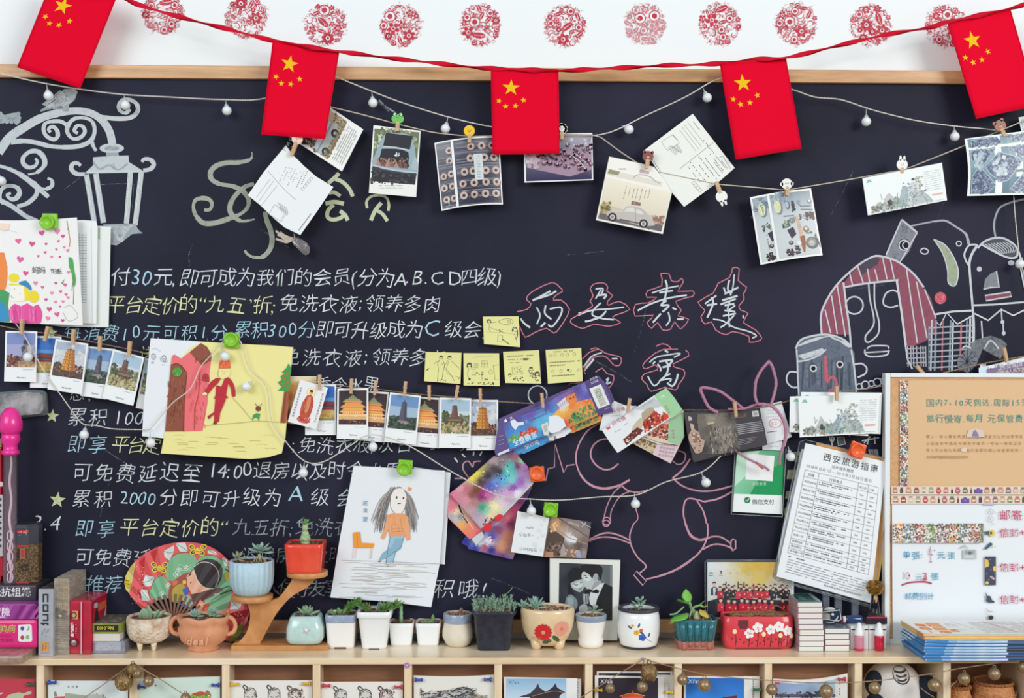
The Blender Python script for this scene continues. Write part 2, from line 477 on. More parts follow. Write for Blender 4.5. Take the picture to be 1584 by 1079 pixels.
# ================================================================ SETTING
D_BOARD=0.025
SHD=0.155                               # depth of the shelf unit
ZT=W(792,1017,SHD).z                  # height of the shelf top
m_wall,nt,ns,bs=new_mat('white wall paint');bs.inputs['Base Color'].default_value=lin('eef3f4');bs.inputs['Roughness'].default_value=0.7
add_bump(nt,bs,180,0.06,0.001)
o=box('wall_back',-3.2,0.0,0,3.4,0.12,2.8,m_wall);tag(o,kind='structure')
m_floor=mat('b49a78',0.45,col2='8f7353',scale=6,stretch=(1,8,1))
o=box('floor',-3.2,-4.5,-0.05,3.4,0.12,0.0,m_floor);tag(o,kind='structure')

def wood_mat(name,c0,c1,c2,scale=3.0,stretch=(1,6,14),rough=0.42,coat=0.15):
    m,nt,ns,bs=new_mat(name);ln=nt.links
    tc=ns.new('ShaderNodeTexCoord');mp=ns.new('ShaderNodeMapping');mp.inputs['Scale'].default_value=stretch
    n1=ns.new('ShaderNodeTexNoise');n1.inputs['Scale'].default_value=scale;n1.inputs['Detail'].default_value=6;n1.inputs['Distortion'].default_value=0.8
    n2=ns.new('ShaderNodeTexNoise');n2.inputs['Scale'].default_value=scale*9;n2.inputs['Detail'].default_value=3
    ln.new(tc.outputs['Object'],mp.inputs['Vector']);ln.new(mp.outputs[0],n1.inputs['Vector']);ln.new(mp.outputs[0],n2.inputs['Vector'])
    mx=ns.new('ShaderNodeMath');mx.operation='MULTIPLY_ADD';mx.inputs[1].default_value=0.35
    ln.new(n2.outputs[0],mx.inputs[0]);ln.new(n1.outputs[0],mx.inputs[2])
    cr=ns.new('ShaderNodeValToRGB');e=cr.color_ramp.elements;e[0].position=0.52;e[1].position=0.82
    e[0].color=lin(c0);e[1].color=lin(c2);k=e.new(0.67);k.color=lin(c1)
    ln.new(mx.outputs[0],cr.inputs[0]);ln.new(cr.outputs[0],bs.inputs['Base Color'])
    bs.inputs['Roughness'].default_value=rough;bs.inputs['Coat Weight'].default_value=coat;bs.inputs['Coat Roughness'].default_value=0.25
    return m
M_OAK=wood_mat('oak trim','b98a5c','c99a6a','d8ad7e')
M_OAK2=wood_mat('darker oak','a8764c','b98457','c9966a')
M_PINE=wood_mat('pale shelf wood','e4c9a2','efd7b4','f6e4c8',scale=2.2,rough=0.3,coat=0.4)
M_BACK=wood_mat('brown back panel','8a5d42','99694a','a87755',scale=2.5,rough=0.5)

# ---- blackboard
m_bb,nt,ns,bs=new_mat('blackboard');ln=nt.links
tc=ns.new('ShaderNodeTexCoord');n1=ns.new('ShaderNodeTexNoise');n1.inputs['Scale'].default_value=2.6;n1.inputs['Detail'].default_value=6
ln.new(tc.outputs['Object'],n1.inputs['Vector'])
cr=ns.new('ShaderNodeValToRGB');e=cr.color_ramp.elements;e[0].position=0.35;e[1].position=0.7
e[0].color=lin((21,22,39));e[1].color=lin((41,40,62));ln.new(n1.outputs[0],cr.inputs[0])
n3=ns.new('ShaderNodeTexNoise');n3.inputs['Scale'].default_value=500;n3.inputs['Detail'].default_value=2;ln.new(tc.outputs['Object'],n3.inputs['Vector'])
mxn=ns.new('ShaderNodeMixRGB');mxn.blend_type='OVERLAY';mxn.inputs[0].default_value=0.35
ln.new(cr.outputs[0],mxn.inputs[1]);ln.new(n3.outputs[0],mxn.inputs[2]);ln.new(mxn.outputs[0],bs.inputs['Base Color'])
bs.inputs['Roughness'].default_value=0.62;bs.inputs['Specular IOR Level'].default_value=0.22
bl=thing('blackboard','wide black chalkboard in a thin wooden frame filling the wall','blackboard',W(792,540,D_BOARD-0.01))
zt0,zb0=W(792,105,0.03).z,W(792,978,0.03).z       # outer frame
zt1,zb1=W(792,126,D_BOARD).z,W(792,957,D_BOARD).z
box('writing_surface',-1.55,-D_BOARD,zb0+0.004,1.75,-0.008,zt0-0.004,m_bb,bl)
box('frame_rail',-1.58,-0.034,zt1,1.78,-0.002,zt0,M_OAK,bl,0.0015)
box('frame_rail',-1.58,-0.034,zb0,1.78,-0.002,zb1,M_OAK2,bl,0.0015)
box('frame_stile',-1.58,-0.034,zb1,-1.555,-0.002,zt1,M_OAK,bl,0.0015)
box('frame_stile',1.755,-0.034,zb1,1.78,-0.002,zt1,M_OAK,bl,0.0015)

# ---- shelf unit under the board
sh=thing('cubby_shelf','long pale wooden cubby shelf unit standing below the blackboard','shelf',(0.05,-SHD/2,0))
zu=W(792,1027,SHD).z
SX0,SX1=-1.55,1.7
box('worktop',SX0,-SHD,zu,SX1,-0.001,ZT,M_PINE,sh,0.0012)
box('back_panel',SX0,-0.012,0.05,SX1,-0.002,zu,M_BACK,sh)
divx=[W(x,1040,SHD-0.002).x for x in (62,206,349,489.5,631,770.5,911,1049,1188.5,1328,1465)]
stp=(divx[-1]-divx[0])/10
divs=[divx[0]-stp,divx[0]-2*stp,divx[0]-3*stp] + divx + [divx[-1]+stp]
M_PINE_V=wood_mat('pale divider wood','e4c9a2','efd7b4','f6e4c8',scale=2.2,stretch=(14,6,1),rough=0.35,coat=0.3)
hw=5.9*S(SHD)
for x in divs:
    box('divider',x-hw,-SHD+0.002,0.0,x+hw,-0.012,zu,M_PINE_V,sh,0.001)
cells=sorted(divs)
for a_,b_ in zip(cells[:-1],cells[1:]):
    if a_ < divx[9]-0.01:
        box('cubby_backing',a_+hw,-SHD+0.047,zu-0.165,b_-hw,-SHD+0.053,zu-0.0005,M_BACK,sh)
for z in (zu-0.17,zu-0.36,zu-0.55):
    box('shelf_board',SX0+0.01,-SHD+0.004,z-0.012,SX1-0.01,-0.012,z,M_PINE,sh,0.001)
# ================================================================ CHALK ON THE BOARD (parts of the blackboard)
DCH=D_BOARD + 0.00025
WH,BL,YE,GR=al('dfe6ea',.86),al('b5dcec',.86),al('e6e8b4',.86),al('d9dfe2',.70)
def chalk(name,seed=1):return Paint(DCH,seed=seed)
def done(P,name,label=None):return P.done(name,bl,M_CHALK,label=label)
KW=dict(jit=0.09,shear=0.14,bold=-0.011,wob=0.034)
P=chalk(1)
# ---- member notice, line by line: (text, x0, x1, baseline, size, colour)
rows=[
 ('付',172,200,440,33,WH),('30',203,236,440,36,BL),('元,即可成为我们的会员',238,543,440,33,WH),('(分为A.B.C.D四级)',543,785,440,33,WH),
 ('平台定价的',165,305,482,32,YE),('“九五”',308,395,481,32,YE),('折;',392,430,483,32,YE),('免洗衣液;',433,566,480,32,WH),('领养多肉',566,684,480,31,WH),
 ('每消费10元可积1分',100,355,524,29,BL),('累积300分',362,488,520,30,BL),('即可升级成为',488,655,520,31,WH),('C',657,684,520,38,BL),('级会员',688,775,520,31,WH),
 ('免洗衣液;',436,575,563,31,WH),('领养多肉',576,690,563,31,WH),
 ('送',216,240,556,26,YE),('应季含水果',462,588,604,27,WH),('忍,',108,148,618,26,WH),
 ('累积',105,170,656,32,WH),('1000分',176,270,656,32,WH),
 ('即享',104,170,698,32,BL),('平台定',173,245,698,31,YE),(';免洗衣液;次日',452,640,698,30,WH),('可享',655,760,694,24,WH),
 ('可免费延迟至',112,316,742,33,WH),('14:00',322,390,738,34,WH),('退房以及时令水果',392,622,738,31,WH),
 ('累积',112,180,782,31,WH),('2000',186,242,779,30,BL),('分即可升级为',247,440,780,31,WH),('A',447,478,776,38,BL),('级会',481,560,780,32,WH),
 ('即享',116,185,828,31,BL),('平台定价的“',186,352,826,32,YE),
 ('可免费延',116,235,872,31,WH),('推荐',133,190,914,31,BL),
 ('积哦!',672,768,922,34,WH),('3.4',52,97,819,34,WH),
]
for t,x0,x1,y,sz,c in rows:
    P=chalk(int(x0+y));P.spaced(t,x0,x1,y,sz*.92,c,**KW);done(P,'chalk_lettering')
FA=al('cfd6dc',.42)
P=chalk(1)
for t,x0,x1,y,sz in (('九五折;免洗衣',360,545,826,29),('迟退房以及时',372,535,868,28),('入住好友享',405,525,920,30)):
    P.spaced(t,x0,x1,y,sz,FA,**KW)
done(P,'chalk_lettering','faint half-rubbed chalk lettering')

P=chalk(2)                                            # small pale stars in the margin
def star(P,cx,cy,r,col,rot=0,q=0.42):
    P.p([(cx + (r if i % 2 == 0 else r*q)*math.sin(rot + i*math.pi/5),cy - (r if i % 2 == 0 else r*q)*math.cos(rot + i*math.pi/5)) for i in range(10)],col)
for x,y,rr in ((81,643,11),(89,773,13),(79,514,11)):star(P,x,y,rr,al('cfd6a8',.8),0.1)
done(P,'margin_star_drawing')

# ---- looping flourish and the two big characters of the title
P=chalk(3)
CF=al('a9ada0',.80)
def fl(pts,w,c=CF,sm=7):P.st(pts,w,c,sm=sm)
fl(F7(478,48,478,85,455,108,380,125,290,128,215,150,172,195,180,250,240,285,330,300,400,330,445,380,455,430,430,480,370,520,300,545,200,575,120,575,70,530,45,470,55,410,105,390,160,400,182,435,165,475,125,478),
   [1.5,4,6,7,7.5,8,8,7,6,7,7.5,7,6,5,7,8,8,7.5,6,5,6,7,6,5,5,4])
fl(F7(495,285,430,305,365,360,325,420,315,480,345,530,400,560,460,555,500,545),[6,7,7,8,8,6,4,2.5,1])
fl(F7(575,490,590,560,615,620,628,690,620,750,590,800,545,830,480,825,440,800,425,775),[7,8,8,8,7.5,7,5,4,4,3])
T1=al('cdd3b4',.88)
for pts,w in ((F7(1125,205,1090,240,1045,280),6),(F7(1090,245,1150,270,1200,320,1228,378),6),(F7(1050,352,1090,348,1135,375),5.5),
               (F7(1025,432,1090,418,1160,432),6.5),(F7(1085,440,1045,480,1040,530,1080,550,1140,535,1158,510),6),(F7(1132,485,1170,515,1190,556),6),
               (F7(1335,465,1330,415,1365,378,1430,368,1480,390,1495,440,1490,485),4),(F7(1440,425,1395,480,1362,555),6),(F7(1400,480,1445,505,1485,560),5.5)):
    fl(pts,w,T1,5)
done(P,'title_flourish','looping pale green chalk flourish beside two large characters')

# ---- street lamp
P=chalk(4);g,g2=al('c8cfd2',.86),al('a6afb4',.74)
def st(pts,w,c=g,sm=6,**k):P.st(pts,w,c,sm=sm,**k)
st(F8(-10,440,60,345,160,275,270,215,380,185,480,172,560,180,620,205,670,250,705,310,722,385),[14,14,13,12,11,11,11,11,12,12,12])
st(F8(600,195,680,215,780,222,850,210,885,170,875,125,830,100,785,105,762,140,775,175,810,185,835,160),[6,7,7,7,7,6,6,6,6,5,6,5])
st(F8(70,372,150,365,230,375,320,398,430,405,520,395,580,365,605,320,605,270,580,230,520,215,465,230,432,280,440,325,475,352,520,340,545,305,530,272,495,268,478,300,500,315),[8,7,7,6,7,7,7,6,6,5,5,6,7,6,5,6,6,6,5,6,5,4])
st(F8(430,265,390,240,330,240,290,255,280,295,300,335,345,355,370,335,365,295,335,272,312,290,325,310),[6,6,5,6,6,6,6,7,6,5,5,4])
st(F8(590,370,600,400,618,430),[6,5,1])
st(F8(180,580,240,565,285,520,280,470,240,432,190,435,150,470,150,510,185,535,225,525,240,495,225,478),[3,6,8,8,7,6,7,7,6,5,4,3])
st(F8(-5,525,60,545,130,580,200,630,260,680,312,725),[5,6,8,9,7,4]);st(F8(250,668,300,672,335,650,330,615,305,605),[4,6,6,4,3])
st(F8(110,785,175,765,230,715,238,665,215,630),[6,7,7,7,6])
st(F8(-5,745,60,775,120,815,170,850,240,880),[7,7,7,7,6]);st(F8(20,770,-2,720,15,670,60,652,110,665,125,700,100,735,65,735,45,710,70,700),[5,6,6,6,7,8,7,5,4,3])
st(F8(-5,235,50,215,110,205),[10,11,10],g2);P.b(0,175,30,190,25,2,4,[g2])
P.p(F8(400,175,402,130,442,130,446,175),g2);P.p(F8(415,30,380,60,345,115,262,165,258,178,330,160,380,140,440,135,478,105,500,50,480,30),g2)
for i in range(14):st([(p[0]+RND.uniform(-1,1),p[1]) for p in F8(430+i*5-40,40+i*5,380+i*6-50,90+i*4,330+i*7-60,130+i*3)],1.0,al('d8dde0',.6))
P.e(*F8(718,412)[0],19,7.5,g,n=20);P.e(*F8(718,412)[0],12,3.5,g2,n=16)
P.p(F8(682,440,760,440,765,462,680,465),g2)
P.p(F8(597,470,700,462,825,458,828,500,900,545,930,565,540,575,600,520),g);st(F8(600,500,640,545,700,520,760,550,820,510),3,g2);st(F8(560,566,700,558,900,560),2.2,al('d4dadc',.8))
st(F8(545,578,490,575,458,545,468,512,500,508,518,525),[6,7,7,6,5,4]);st(F8(920,555,965,545,988,515,965,485,925,482,912,500),[6,7,7,6,5,4])
for a,b,w in (((555,580),(605,880),8),((615,575),(665,890),8.5),((838,565),(812,895),8),((908,560),(868,905),8)):
    q=F8(*a,*b);st(q,w,g,0);st([(q[0][0]-1.5,q[0][1]),(q[1][0]-1.5,q[1][1])],1.3,al('dfe4e6',.7),0)
st(F8(650,645,740,640,820,640),0.8,al('a0a8ae',.35));st(F8(860,640,850,800),0.6,al('a0a8ae',.3))
P.p(F8(660,900,870,895,885,930,918,958,850,962,800,1000,750,1035,700,1030,690,960),g2)
for i in range(12):st(F8(700+i*5,910+i*8,790,915+i*9,860-i*8,905+i*7),1.2,al('d0d6d8',.6),3)
done(P,'street_lamp_drawing','white chalk drawing of a scrolled street lamp with a bird')

# ---- big outlined characters
P=chalk(5);w_=al('d5dde2',.9);pk=al('cf7d8e',.82)
ws=[
 A7(95,770,150,742,205,712),A7(100,766,200,735,240,712),A7(118,812,140,860,120,915),A7(175,800,170,850,210,885),A7(200,822,260,812,275,830,255,880,215,930,190,918),A7(145,932,172,905),A7(20,880,45,912,80,936),
 A7(480,700,525,698,515,735),A7(490,740,545,735,530,760),A7(512,705,480,760),A7(512,785,470,825,462,860,520,880,592,888),A7(545,835,510,870,440,895,415,898),A7(372,862,450,832,560,822,655,812),A7(375,850,480,825),
 A7(825,725,900,700,990,680),A7(870,722,955,710),A7(908,645,918,690,900,770,882,800),A7(738,832,820,790,930,755,1040,738),A7(915,770,880,800,930,800,890,840),A7(925,840,935,890,912,925),A7(880,850,845,890,830,905),A7(950,815,975,825),A7(980,885,1020,885),
 A7(1150,790,1220,740),A7(1190,750,1200,790,1165,875),A7(1160,800,1225,790),A7(1265,690,1275,720),A7(1300,645,1290,700,1310,730),A7(1330,610,1320,700,1305,740),A7(1270,730,1355,690),A7(1245,795,1340,760),A7(1255,770,1350,742),A7(1270,800,1330,790),A7(1300,780,1290,830,1335,800),A7(1270,830,1335,840),A7(1260,865,1340,850),A7(1295,840,1300,935),A7(1330,860,1270,920,1245,935),A7(1200,885,1260,895,1330,935,1420,960,1465,985,1440,1000),A7(1385,860,1385,880),
 B3(405,110,455,45,520,20),B3(410,130,470,60),B3(580,58,615,58),B3(545,190,560,175,540,225),B3(545,215,575,200),
 B3(905,5,925,20),B3(810,80,850,50,900,38,1000,25,960,50),B3(845,75,830,90),B3(860,90,880,120,875,135),B3(870,75,950,65,930,95),B3(905,65,925,100,915,150,880,190),B3(890,110,940,100),B3(800,165,830,215,850,220,875,195),B3(880,190,940,180,935,200),B3(870,195,905,165,940,150),B3(985,150,975,190,950,225,920,205),
]
pks=[
 A7(0,838,60,825,85,790,60,770,65,740,120,700,215,660,262,690,278,715,235,740,222,770,270,768,320,825,290,890,260,940,225,970,180,940,110,965,50,995,20,940,0,900),
 A7(445,775,465,740,448,700,470,670,530,662,555,690,548,712,585,740,555,775,560,800,625,775,690,825,600,860,590,880,635,905,560,928,470,915,400,942,340,915,330,885,440,820,462,800,445,775),
 A7(880,605,930,608,945,650,985,655,1005,635,1018,660,985,715,1075,712,1075,745,970,775,1005,830,985,865,1050,885,1000,945,965,900,940,945,890,950,860,905,825,940,795,905,835,860,722,865,725,795,800,785,855,750,795,750,800,710,885,680,880,605),
 A7(1320,570,1360,575,1355,650,1405,690,1385,730,1390,765,1360,800,1370,830,1415,850,1385,905,1460,950,1498,1000,1470,1020,1420,1025,1420,990,1320,960,1280,980,1215,950,1190,900,1150,915,1125,870,1150,830,1108,780,1200,725,1230,665,1300,630,1320,570),
 B3(400,60,440,20,500,0,540,25,610,40,640,60,625,100,590,95,560,60,520,40,450,60,410,130,418,150),B3(480,140,520,115,550,150,590,160,585,205,550,250,530,240),
 B3(855,20,900,0,985,0),B3(1030,5,1052,40,955,90,980,115,1020,125,1025,165,990,215,970,250,905,232,820,258,795,215,765,185,780,150,860,125,845,95,790,120,768,100,800,60,850,20),A7(850,1050,890,1035,930,1050,940,1066),A7(450,1068,480,1060,500,1070),B3(320,220,325,208,380,205,395,195),
]
def slot(q):
    x,y=sum(p[0] for p in q)/len(q),sum(p[1] for p in q)/len(q)
    return (0 if x < 890 else 1 if x < 975 else 2 if x < 1075 else 3) if y < 533 else (4 if x < 975 else 5)
for k in range(6):
    P=chalk(50+k)
    for q in ws:
        if slot(q) == k:P.st(q,RND.uniform(2.0,3.1),w_,sm=4,wob=0.15)
    done(P,'brush_character');P=chalk(60+k);P.k=40
    for q in pks:
        if slot(q) == k:P.st(q,1.6,al('d48494',.82),sm=2,wob=0.25)
    done(P,'pink_outline')

# ---- pink pig with heart beat line
P=chalk(6);pk=al('cf9bac',.76)
def pg(pts,w=2.6,sm=5,c=pk):P.st(pts,[i*.82 for i in w] if isinstance(w,list) else w*.82,c,sm=sm)
pg(B3(175,805,190,730,228,722,233,580,285,755,305,712,350,705),2.2,0)
pg(B3(510,450,430,500,375,590,360,680,390,770,450,830,530,852,620,835,690,798),[3,3,3,3,4,4.5,4.5,4,3]);pg(B3(620,700,580,730,530,735,480,705,450,650,465,590,510,555,555,548),3)
pg(B3(640,835,680,865,740,875,800,860));pg(B3(640,835,590,880,550,960,530,1040),2);pg(B3(690,870,630,900,580,980,570,1040),2);P.ring(*B3(548,1052)[0],6,1.8,pk)
pg(B3(722,870,718,940,740,1030,715,1066),2);pg(B3(950,790,1010,740,1060,670),3.4);pg(B3(955,790,1010,835,1100,865,1200,865,1320,835),3.2)
pg(B3(1145,932,1230,915,1320,870),3.4);pg(B3(1145,932,1043,915,1018,990,1030,1066),3);pg(B3(1100,925,1140,990,1160,1066),3)
pg(B3(985,620,1030,640,1020,690,985,705,955,685),2.4)
pg(B7(440,100,500,70,560,58,630,75,690,105),3);pg(B7(440,110,510,85,600,90,690,122),2.6);pg(B7(715,0,690,70,700,140,740,210,790,262,750,305),2.8)
P.st(B7(715,318,730,292,790,352,770,380),2,pk,closed=True)
pg(B7(790,342,880,320,980,280,1070,220,1130,160,1165,80,1165,0),[3,4,4.5,3.5,3,3,3.5]);pg(B7(1030,0,1060,70,1110,100,1160,95),[4,5,5,4]);pg(B7(1150,105,1190,82,1250,85,1310,125),3);pg(B7(1135,160,1200,130,1260,132,1320,155),3)
P.st(B7(1310,110,1322,95,1338,105,1338,155,1320,168,1308,150),2.2,pk,closed=True);P.ring(*B7(545,0)[0],5,1.6,pk)
P.st(B2(1270,790,1225,790,1200,790),2.2,pk);pg(B2(1290,790,1255,740,1255,700,1285,685,1312,720,1320,690,1360,685),2.6)
pg(B2(1275,780,1320,740,1370,680),0.1)
P.ring(*B3(125,280)[0],14.5,2,al('d0d6da',.8));pg(B3(430,440,470,448,510,425),1.6,4,al('b9a4b0',.6))
for q in (B2(1200,665,1220,690),B2(1245,640,1265,660),B2(1320,625,1315,650),B2(1370,625,1355,650)):P.st(q,2.2,al('dfe4e6',.85))
done(P,'pink_pig_drawing','pink chalk line drawing of a pig with a heart')

# ---- odd faces on the right
P=chalk(7);ln_=al('cfd2d8',.85);rd=al('96596a',.86);gy=al('8f929c',.72);bu=al('7f9dac',.8)
def nxt(name,sd):
    global P
    k=P.k;done(P,name);P=chalk(sd);P.k=k
def fc(pts,w=2.6,c=ln_,sm=5,**k):P.st(pts,w,c,sm=sm,**k)
P.p(A8(835,275,930,355,880,470,825,540,730,505,780,400),gy);fc(A8(835,275,930,355),3,sm=0);fc(A8(740,490,835,275),2.4,sm=0);fc(A8(930,355,825,535),2,sm=0)
P.e(*A8(850,430)[0],9.5,10,al('2b2b38',.95));P.ring(*A8(850,432)[0],8,2,ln_);P.ring(*A8(862,432)[0],5.5,1.8,ln_)
fc(A8(890,315,960,300,1040,285,1105,283,1160,315,1225,360,1240,400,1248,430),[2.5,2.5,3,3,3,4,4.5,3.5],al('b5afc0',.85))
nxt('round_face_drawing',71)
P.p(sm_(A8(350,975,335,960,345,840,380,770,440,680,478,655,490,700,520,980),2),rd)
P.p(sm_(A8(478,680,490,650,570,560,670,500,760,515,820,545,815,640,700,660),2),rd)
P.p(sm_(A8(820,545,900,600,970,700,1010,750,1040,860,1045,940,1010,1000,940,1035,860,1045,840,850,812,640),2),rd)
P.p(A8(570,560,660,500,700,515,690,545,640,580,590,615),al('56515e',.8))
fc(A8(345,975,340,860,380,760,450,660,560,560,640,510,690,497,770,515,830,545,910,610,970,690),3)
for a in ((365,825,400,970),(405,740,440,975),(440,680,490,990),(515,600,535,680),(565,560,600,665),(625,575,640,665),(670,580,690,655),(718,510,745,640),(765,515,790,640),(865,580,930,1030),(925,655,990,1000),(975,700,1045,880)):fc(A8(*a),2,sm=0)
fc(A8(480,690,600,668,715,655,815,645),3);fc(A8(478,660,495,800,515,940,525,1066),3,sm=0);fc(A8(805,650,835,850,860,1045),3.4,sm=0)
P.ring(*A8(545,800)[0],13.5,2.4,ln_,n=20);fc(A8(812,800,770,812,730,800,722,770,740,725,780,708,812,720),2.4)
fc(A8(632,665,640,760,665,880,655,935,615,985,615,1020,640,1022,690,975,695,900,670,790,668,665),2.4)
fc(A8(622,1066,650,1048,745,1048,755,1066),2.2);fc(B4(610,0,612,30,650,45,740,35,758,5),2.4);fc(B4(615,20,750,12),2)
nxt('striped_hair_face_drawing',72)
P.p(sm_(A8(1030,395,1100,430,1150,500,1180,580,1175,650,1155,682,1120,660,1115,580,1085,480),3),al('a9b39a',.8));fc(A8(1030,395,1100,430,1150,500,1180,580,1175,650,1155,682,1120,660,1115,580,1085,480,1030,395),1.8)
P.st(sm_(A8(950,465,970,450,998,465,985,485,960,482),3,True),2,ln_,closed=True);P.ring(*A8(1185,422)[0],3.8,1.8,ln_)
P.e(*A8(1072,755)[0],9.2,9.4,al('c9626e',.9),n=18);P.b(1446,452,1463,470,30,.6,1,[al('e09aa0',.9)],mask=lambda x,y:(x-1454.7)**2+(y-460.6)**2 < 70)
fc(A8(1040,855,1150,838,1265,832),3,sm=0);fc(A8(1045,900,1070,925,1110,845,1175,915,1265,865),2.4,sm=0)
nxt('mouth_and_cheek_drawing',73)
P.clip=(1436,482,1508,579)
for i,(x,c) in enumerate(((1003,bu),(1020,ln_),(1045,bu),(1088,al('b06a74',.8)),(1135,bu),(1150,ln_),(1200,al('b06a74',.8)),(1235,bu),(1255,ln_))):fc(A8(x,880+RND.uniform(0,50),x-8,1200),2.4 if i % 2 else 3,c,sm=0)
for y in (940,975,1012,1045,1085,1120,1150,1185):fc(A8(980,y,1270,y-18),2.2,al('b3b3bb',.75),sm=0)
P.clip=None
fc(A8(858,1045,870,1130,900,1190),2.4,sm=0)
for x in (870,890,905,925,950,965,980):fc(A8(x,1048,x+4,1175),1.8,al('b3b3bb',.8),sm=0)
for y in (1066,1095,1125,1155):fc(A8(865,y,985,y-6),1.8,al('b3b3bb',.8),sm=0)
nxt('plaid_collar_drawing',74)
fc(A8(1248,560,1225,520,1220,480,1245,435,1280,428,1300,432),2.8);fc(A8(1300,432,1268,480,1250,540,1255,640,1265,760,1275,900,1275,1060),[4,4,3.5,3.5,3.5,4,4.5])
P.p(sm_(A8(1325,428,1380,395,1440,388,1500,410,1545,460,1540,500,1500,510,1430,485),3),al('5b5c66',.8))
fc(A8(1300,450,1340,410,1400,388,1460,390,1520,425,1555,480,1570,560),3);fc(A8(1325,428,1430,485,1500,510,1540,500,1545,460),3)
for i in range(9):fc(A8(1345+i*18,425-i*2,1400+i*17,460-i*2,1440+i*10,485-i),1.4,al('c6cad0',.8),3)
fc(A8(1410,385,1400,300,1430,210,1490,175,1584,150),3,al('aeb2b8',.8))
P.e(*A8(1310,578)[0],4,4,al('c6cad0',.85));P.e(*A8(1505,540)[0],5,4,al('c6cad0',.8))
P.p(sm_(A8(1415,590,1432,690,1335,702,1345,640,1380,605),1),al('8a8f96',.8));fc(A8(1415,590,1432,690,1380,690,1335,702),2,sm=0)
P.p(A8(1345,740,1500,718,1508,745,1352,772),al('8c5765',.9));fc(A8(1345,740,1500,718,1508,745,1352,772),2.2,sm=0,closed=True)
fc(A8(1275,800,1400,795,1584,780),2.8,sm=0);fc(A8(1280,850,1365,892,1445,825,1518,862,1590,828),2.6,sm=0);fc(A8(1445,828,1450,900),2,sm=0);fc(A8(1455,905,1460,985),2,sm=0);P.e(*A8(1452,902)[0],3,3,ln_);P.e(*A8(1460,970)[0],3,3,ln_);fc(A8(1323,895,1330,1003),2.2,sm=0)
P.p(sm_(A8(1560,560,1584,600,1584,700,1570,640),2),al('9aa0a0',.7))
nxt('bean_head_drawing',75)
P.p(A8(190,1066,205,1025,240,1000,330,980,400,982,480,1010,525,1055) + B4(545,20,552,150,556,265,205,285,195,150,188,20),al('6d7685',.78))
for i in range(26):fc([(x+RND.uniform(-2,2),y) for x,y in B4(210+i*13,60+RND.uniform(-20,30),208+i*13.2,230+RND.uniform(-30,30))],RND.uniform(1.5,4),al(RND.choice(['7e8a99','4c505f','8d98a5','5d6575']),.45),2)
fc(A8(185,1066,205,1025,240,1000,330,980,400,982,480,1010,525,1055),3);fc(B4(190,0,195,60,200,200,205,285),2.6,sm=0);fc(B4(525,0,545,120,558,260),2.8,sm=0)
fc(B4(190,75,260,65,330,35,372,0),2.6)
for i in range(15):fc([(x,y) for x,y in A8(200+i*9,1050-i*3,250+i*8,1020-i*2,330+i*6,995-i*0.5)],1.7,al('cfd6da',.85),3)
for i in range(9):fc(A8(395+i*3,990+i*2,440+i*6,1010+i*2,500+i*2,1050+i),1.6,al('cfd6da',.8),3)
for i in range(7):fc(B4(200+i*5,40+i*3,270+i*5,20+i*3,350+i*2,-5+i*2),1.6,al('cfd6da',.75),3)
for cx,cy in ((294,117),(456,93)):P.e(*B4(cx,cy)[0],7,6.5,al('23242e',.9),n=4);P.ring(*B4(cx,cy)[0],4.6,2.4,ln_)
P.p(B4(358,38,378,36,385,180,372,205,362,190),al('c46a7a',.9));fc(B4(375,205,400,172,425,180,435,215,425,245,385,255),4.5,al('c46a7a',.9));fc(B4(380,262,415,258),3,al('c9505e',.9))
fc(B4(192,140,150,138,130,170,135,205,165,232,198,232),2.6);fc(B4(545,92,590,88,620,115,610,150,565,172),2.6)
for i in range(5):P.ring(*B4(575+i*37,228-i*9)[0],4.5+(i % 2)*1.5,2,ln_)
nxt('grey_face_drawing',76)
# collar details under the hanging tickets
for pts in (D4(1115,700,1125,740,1150,745,1162,715,1140,698),D4(1135,700,1140,790),D4(1190,712,1250,705,1262,770,1200,782,1190,712),D4(1440,760,1500,700),D4(1470,775,1490,700),D4(1420,740,1584,710),D4(1540,700,1545,770)):fc(pts,2,sm=0)
P.p(D4(1190,712,1250,705,1262,770,1200,782),al('5e6660',.8))
for x in (1490,1515,1540,1560):fc(D4(x,820,x+14,900),3,al('a0a3ac',.8),sm=0)
for i in range(6):q=D4(850,770,1050,755);
for j,(a,b) in enumerate(((845,935),(1015,1100))):P.p(D4(770-j*50,a,845-j*30,a-6,840-j*30,b,765-j*50,b),al('a3a98a',.8));P.b(1212-j*5,560+a/6.092,1236-j*5,560+b/6.092,18,.6,1.2,[al('3a3a44',.9)])
for j,y in enumerate((220,450,640,820,960)):P.p(D6(215-j*17,y,320-j*17,y-8,305-j*17,y+75,200-j*17,y+85),al('a3a98a',.8));P.st(D6(225-j*17,y+15,300-j*17,y+20,230-j*17,y+60),1,al('5c5c50',.9))
# hat band, sunburst near the cork board
P.p(sm_(A8(1290,1010,1380,985,1450,1010,1480,1040) + B4(1440,60,1330,0,1290,100,1240,145,1180,120,1175,60,1230,0),1),al('83868e',.6))
fc(A8(1205,1066,1225,1050,1260,1062),2.4);fc(A8(1340,1066,1380,1015,1430,1066),2.4)
for a in range(12):fc(B4(1235,75,1235+60*math.cos(a/1.9),75+75*math.sin(a/1.9)),1,al('33343f',.8),sm=0)
fc(A8(1560,560,1590,700),2);
done(P,'coat_and_trim_drawing')

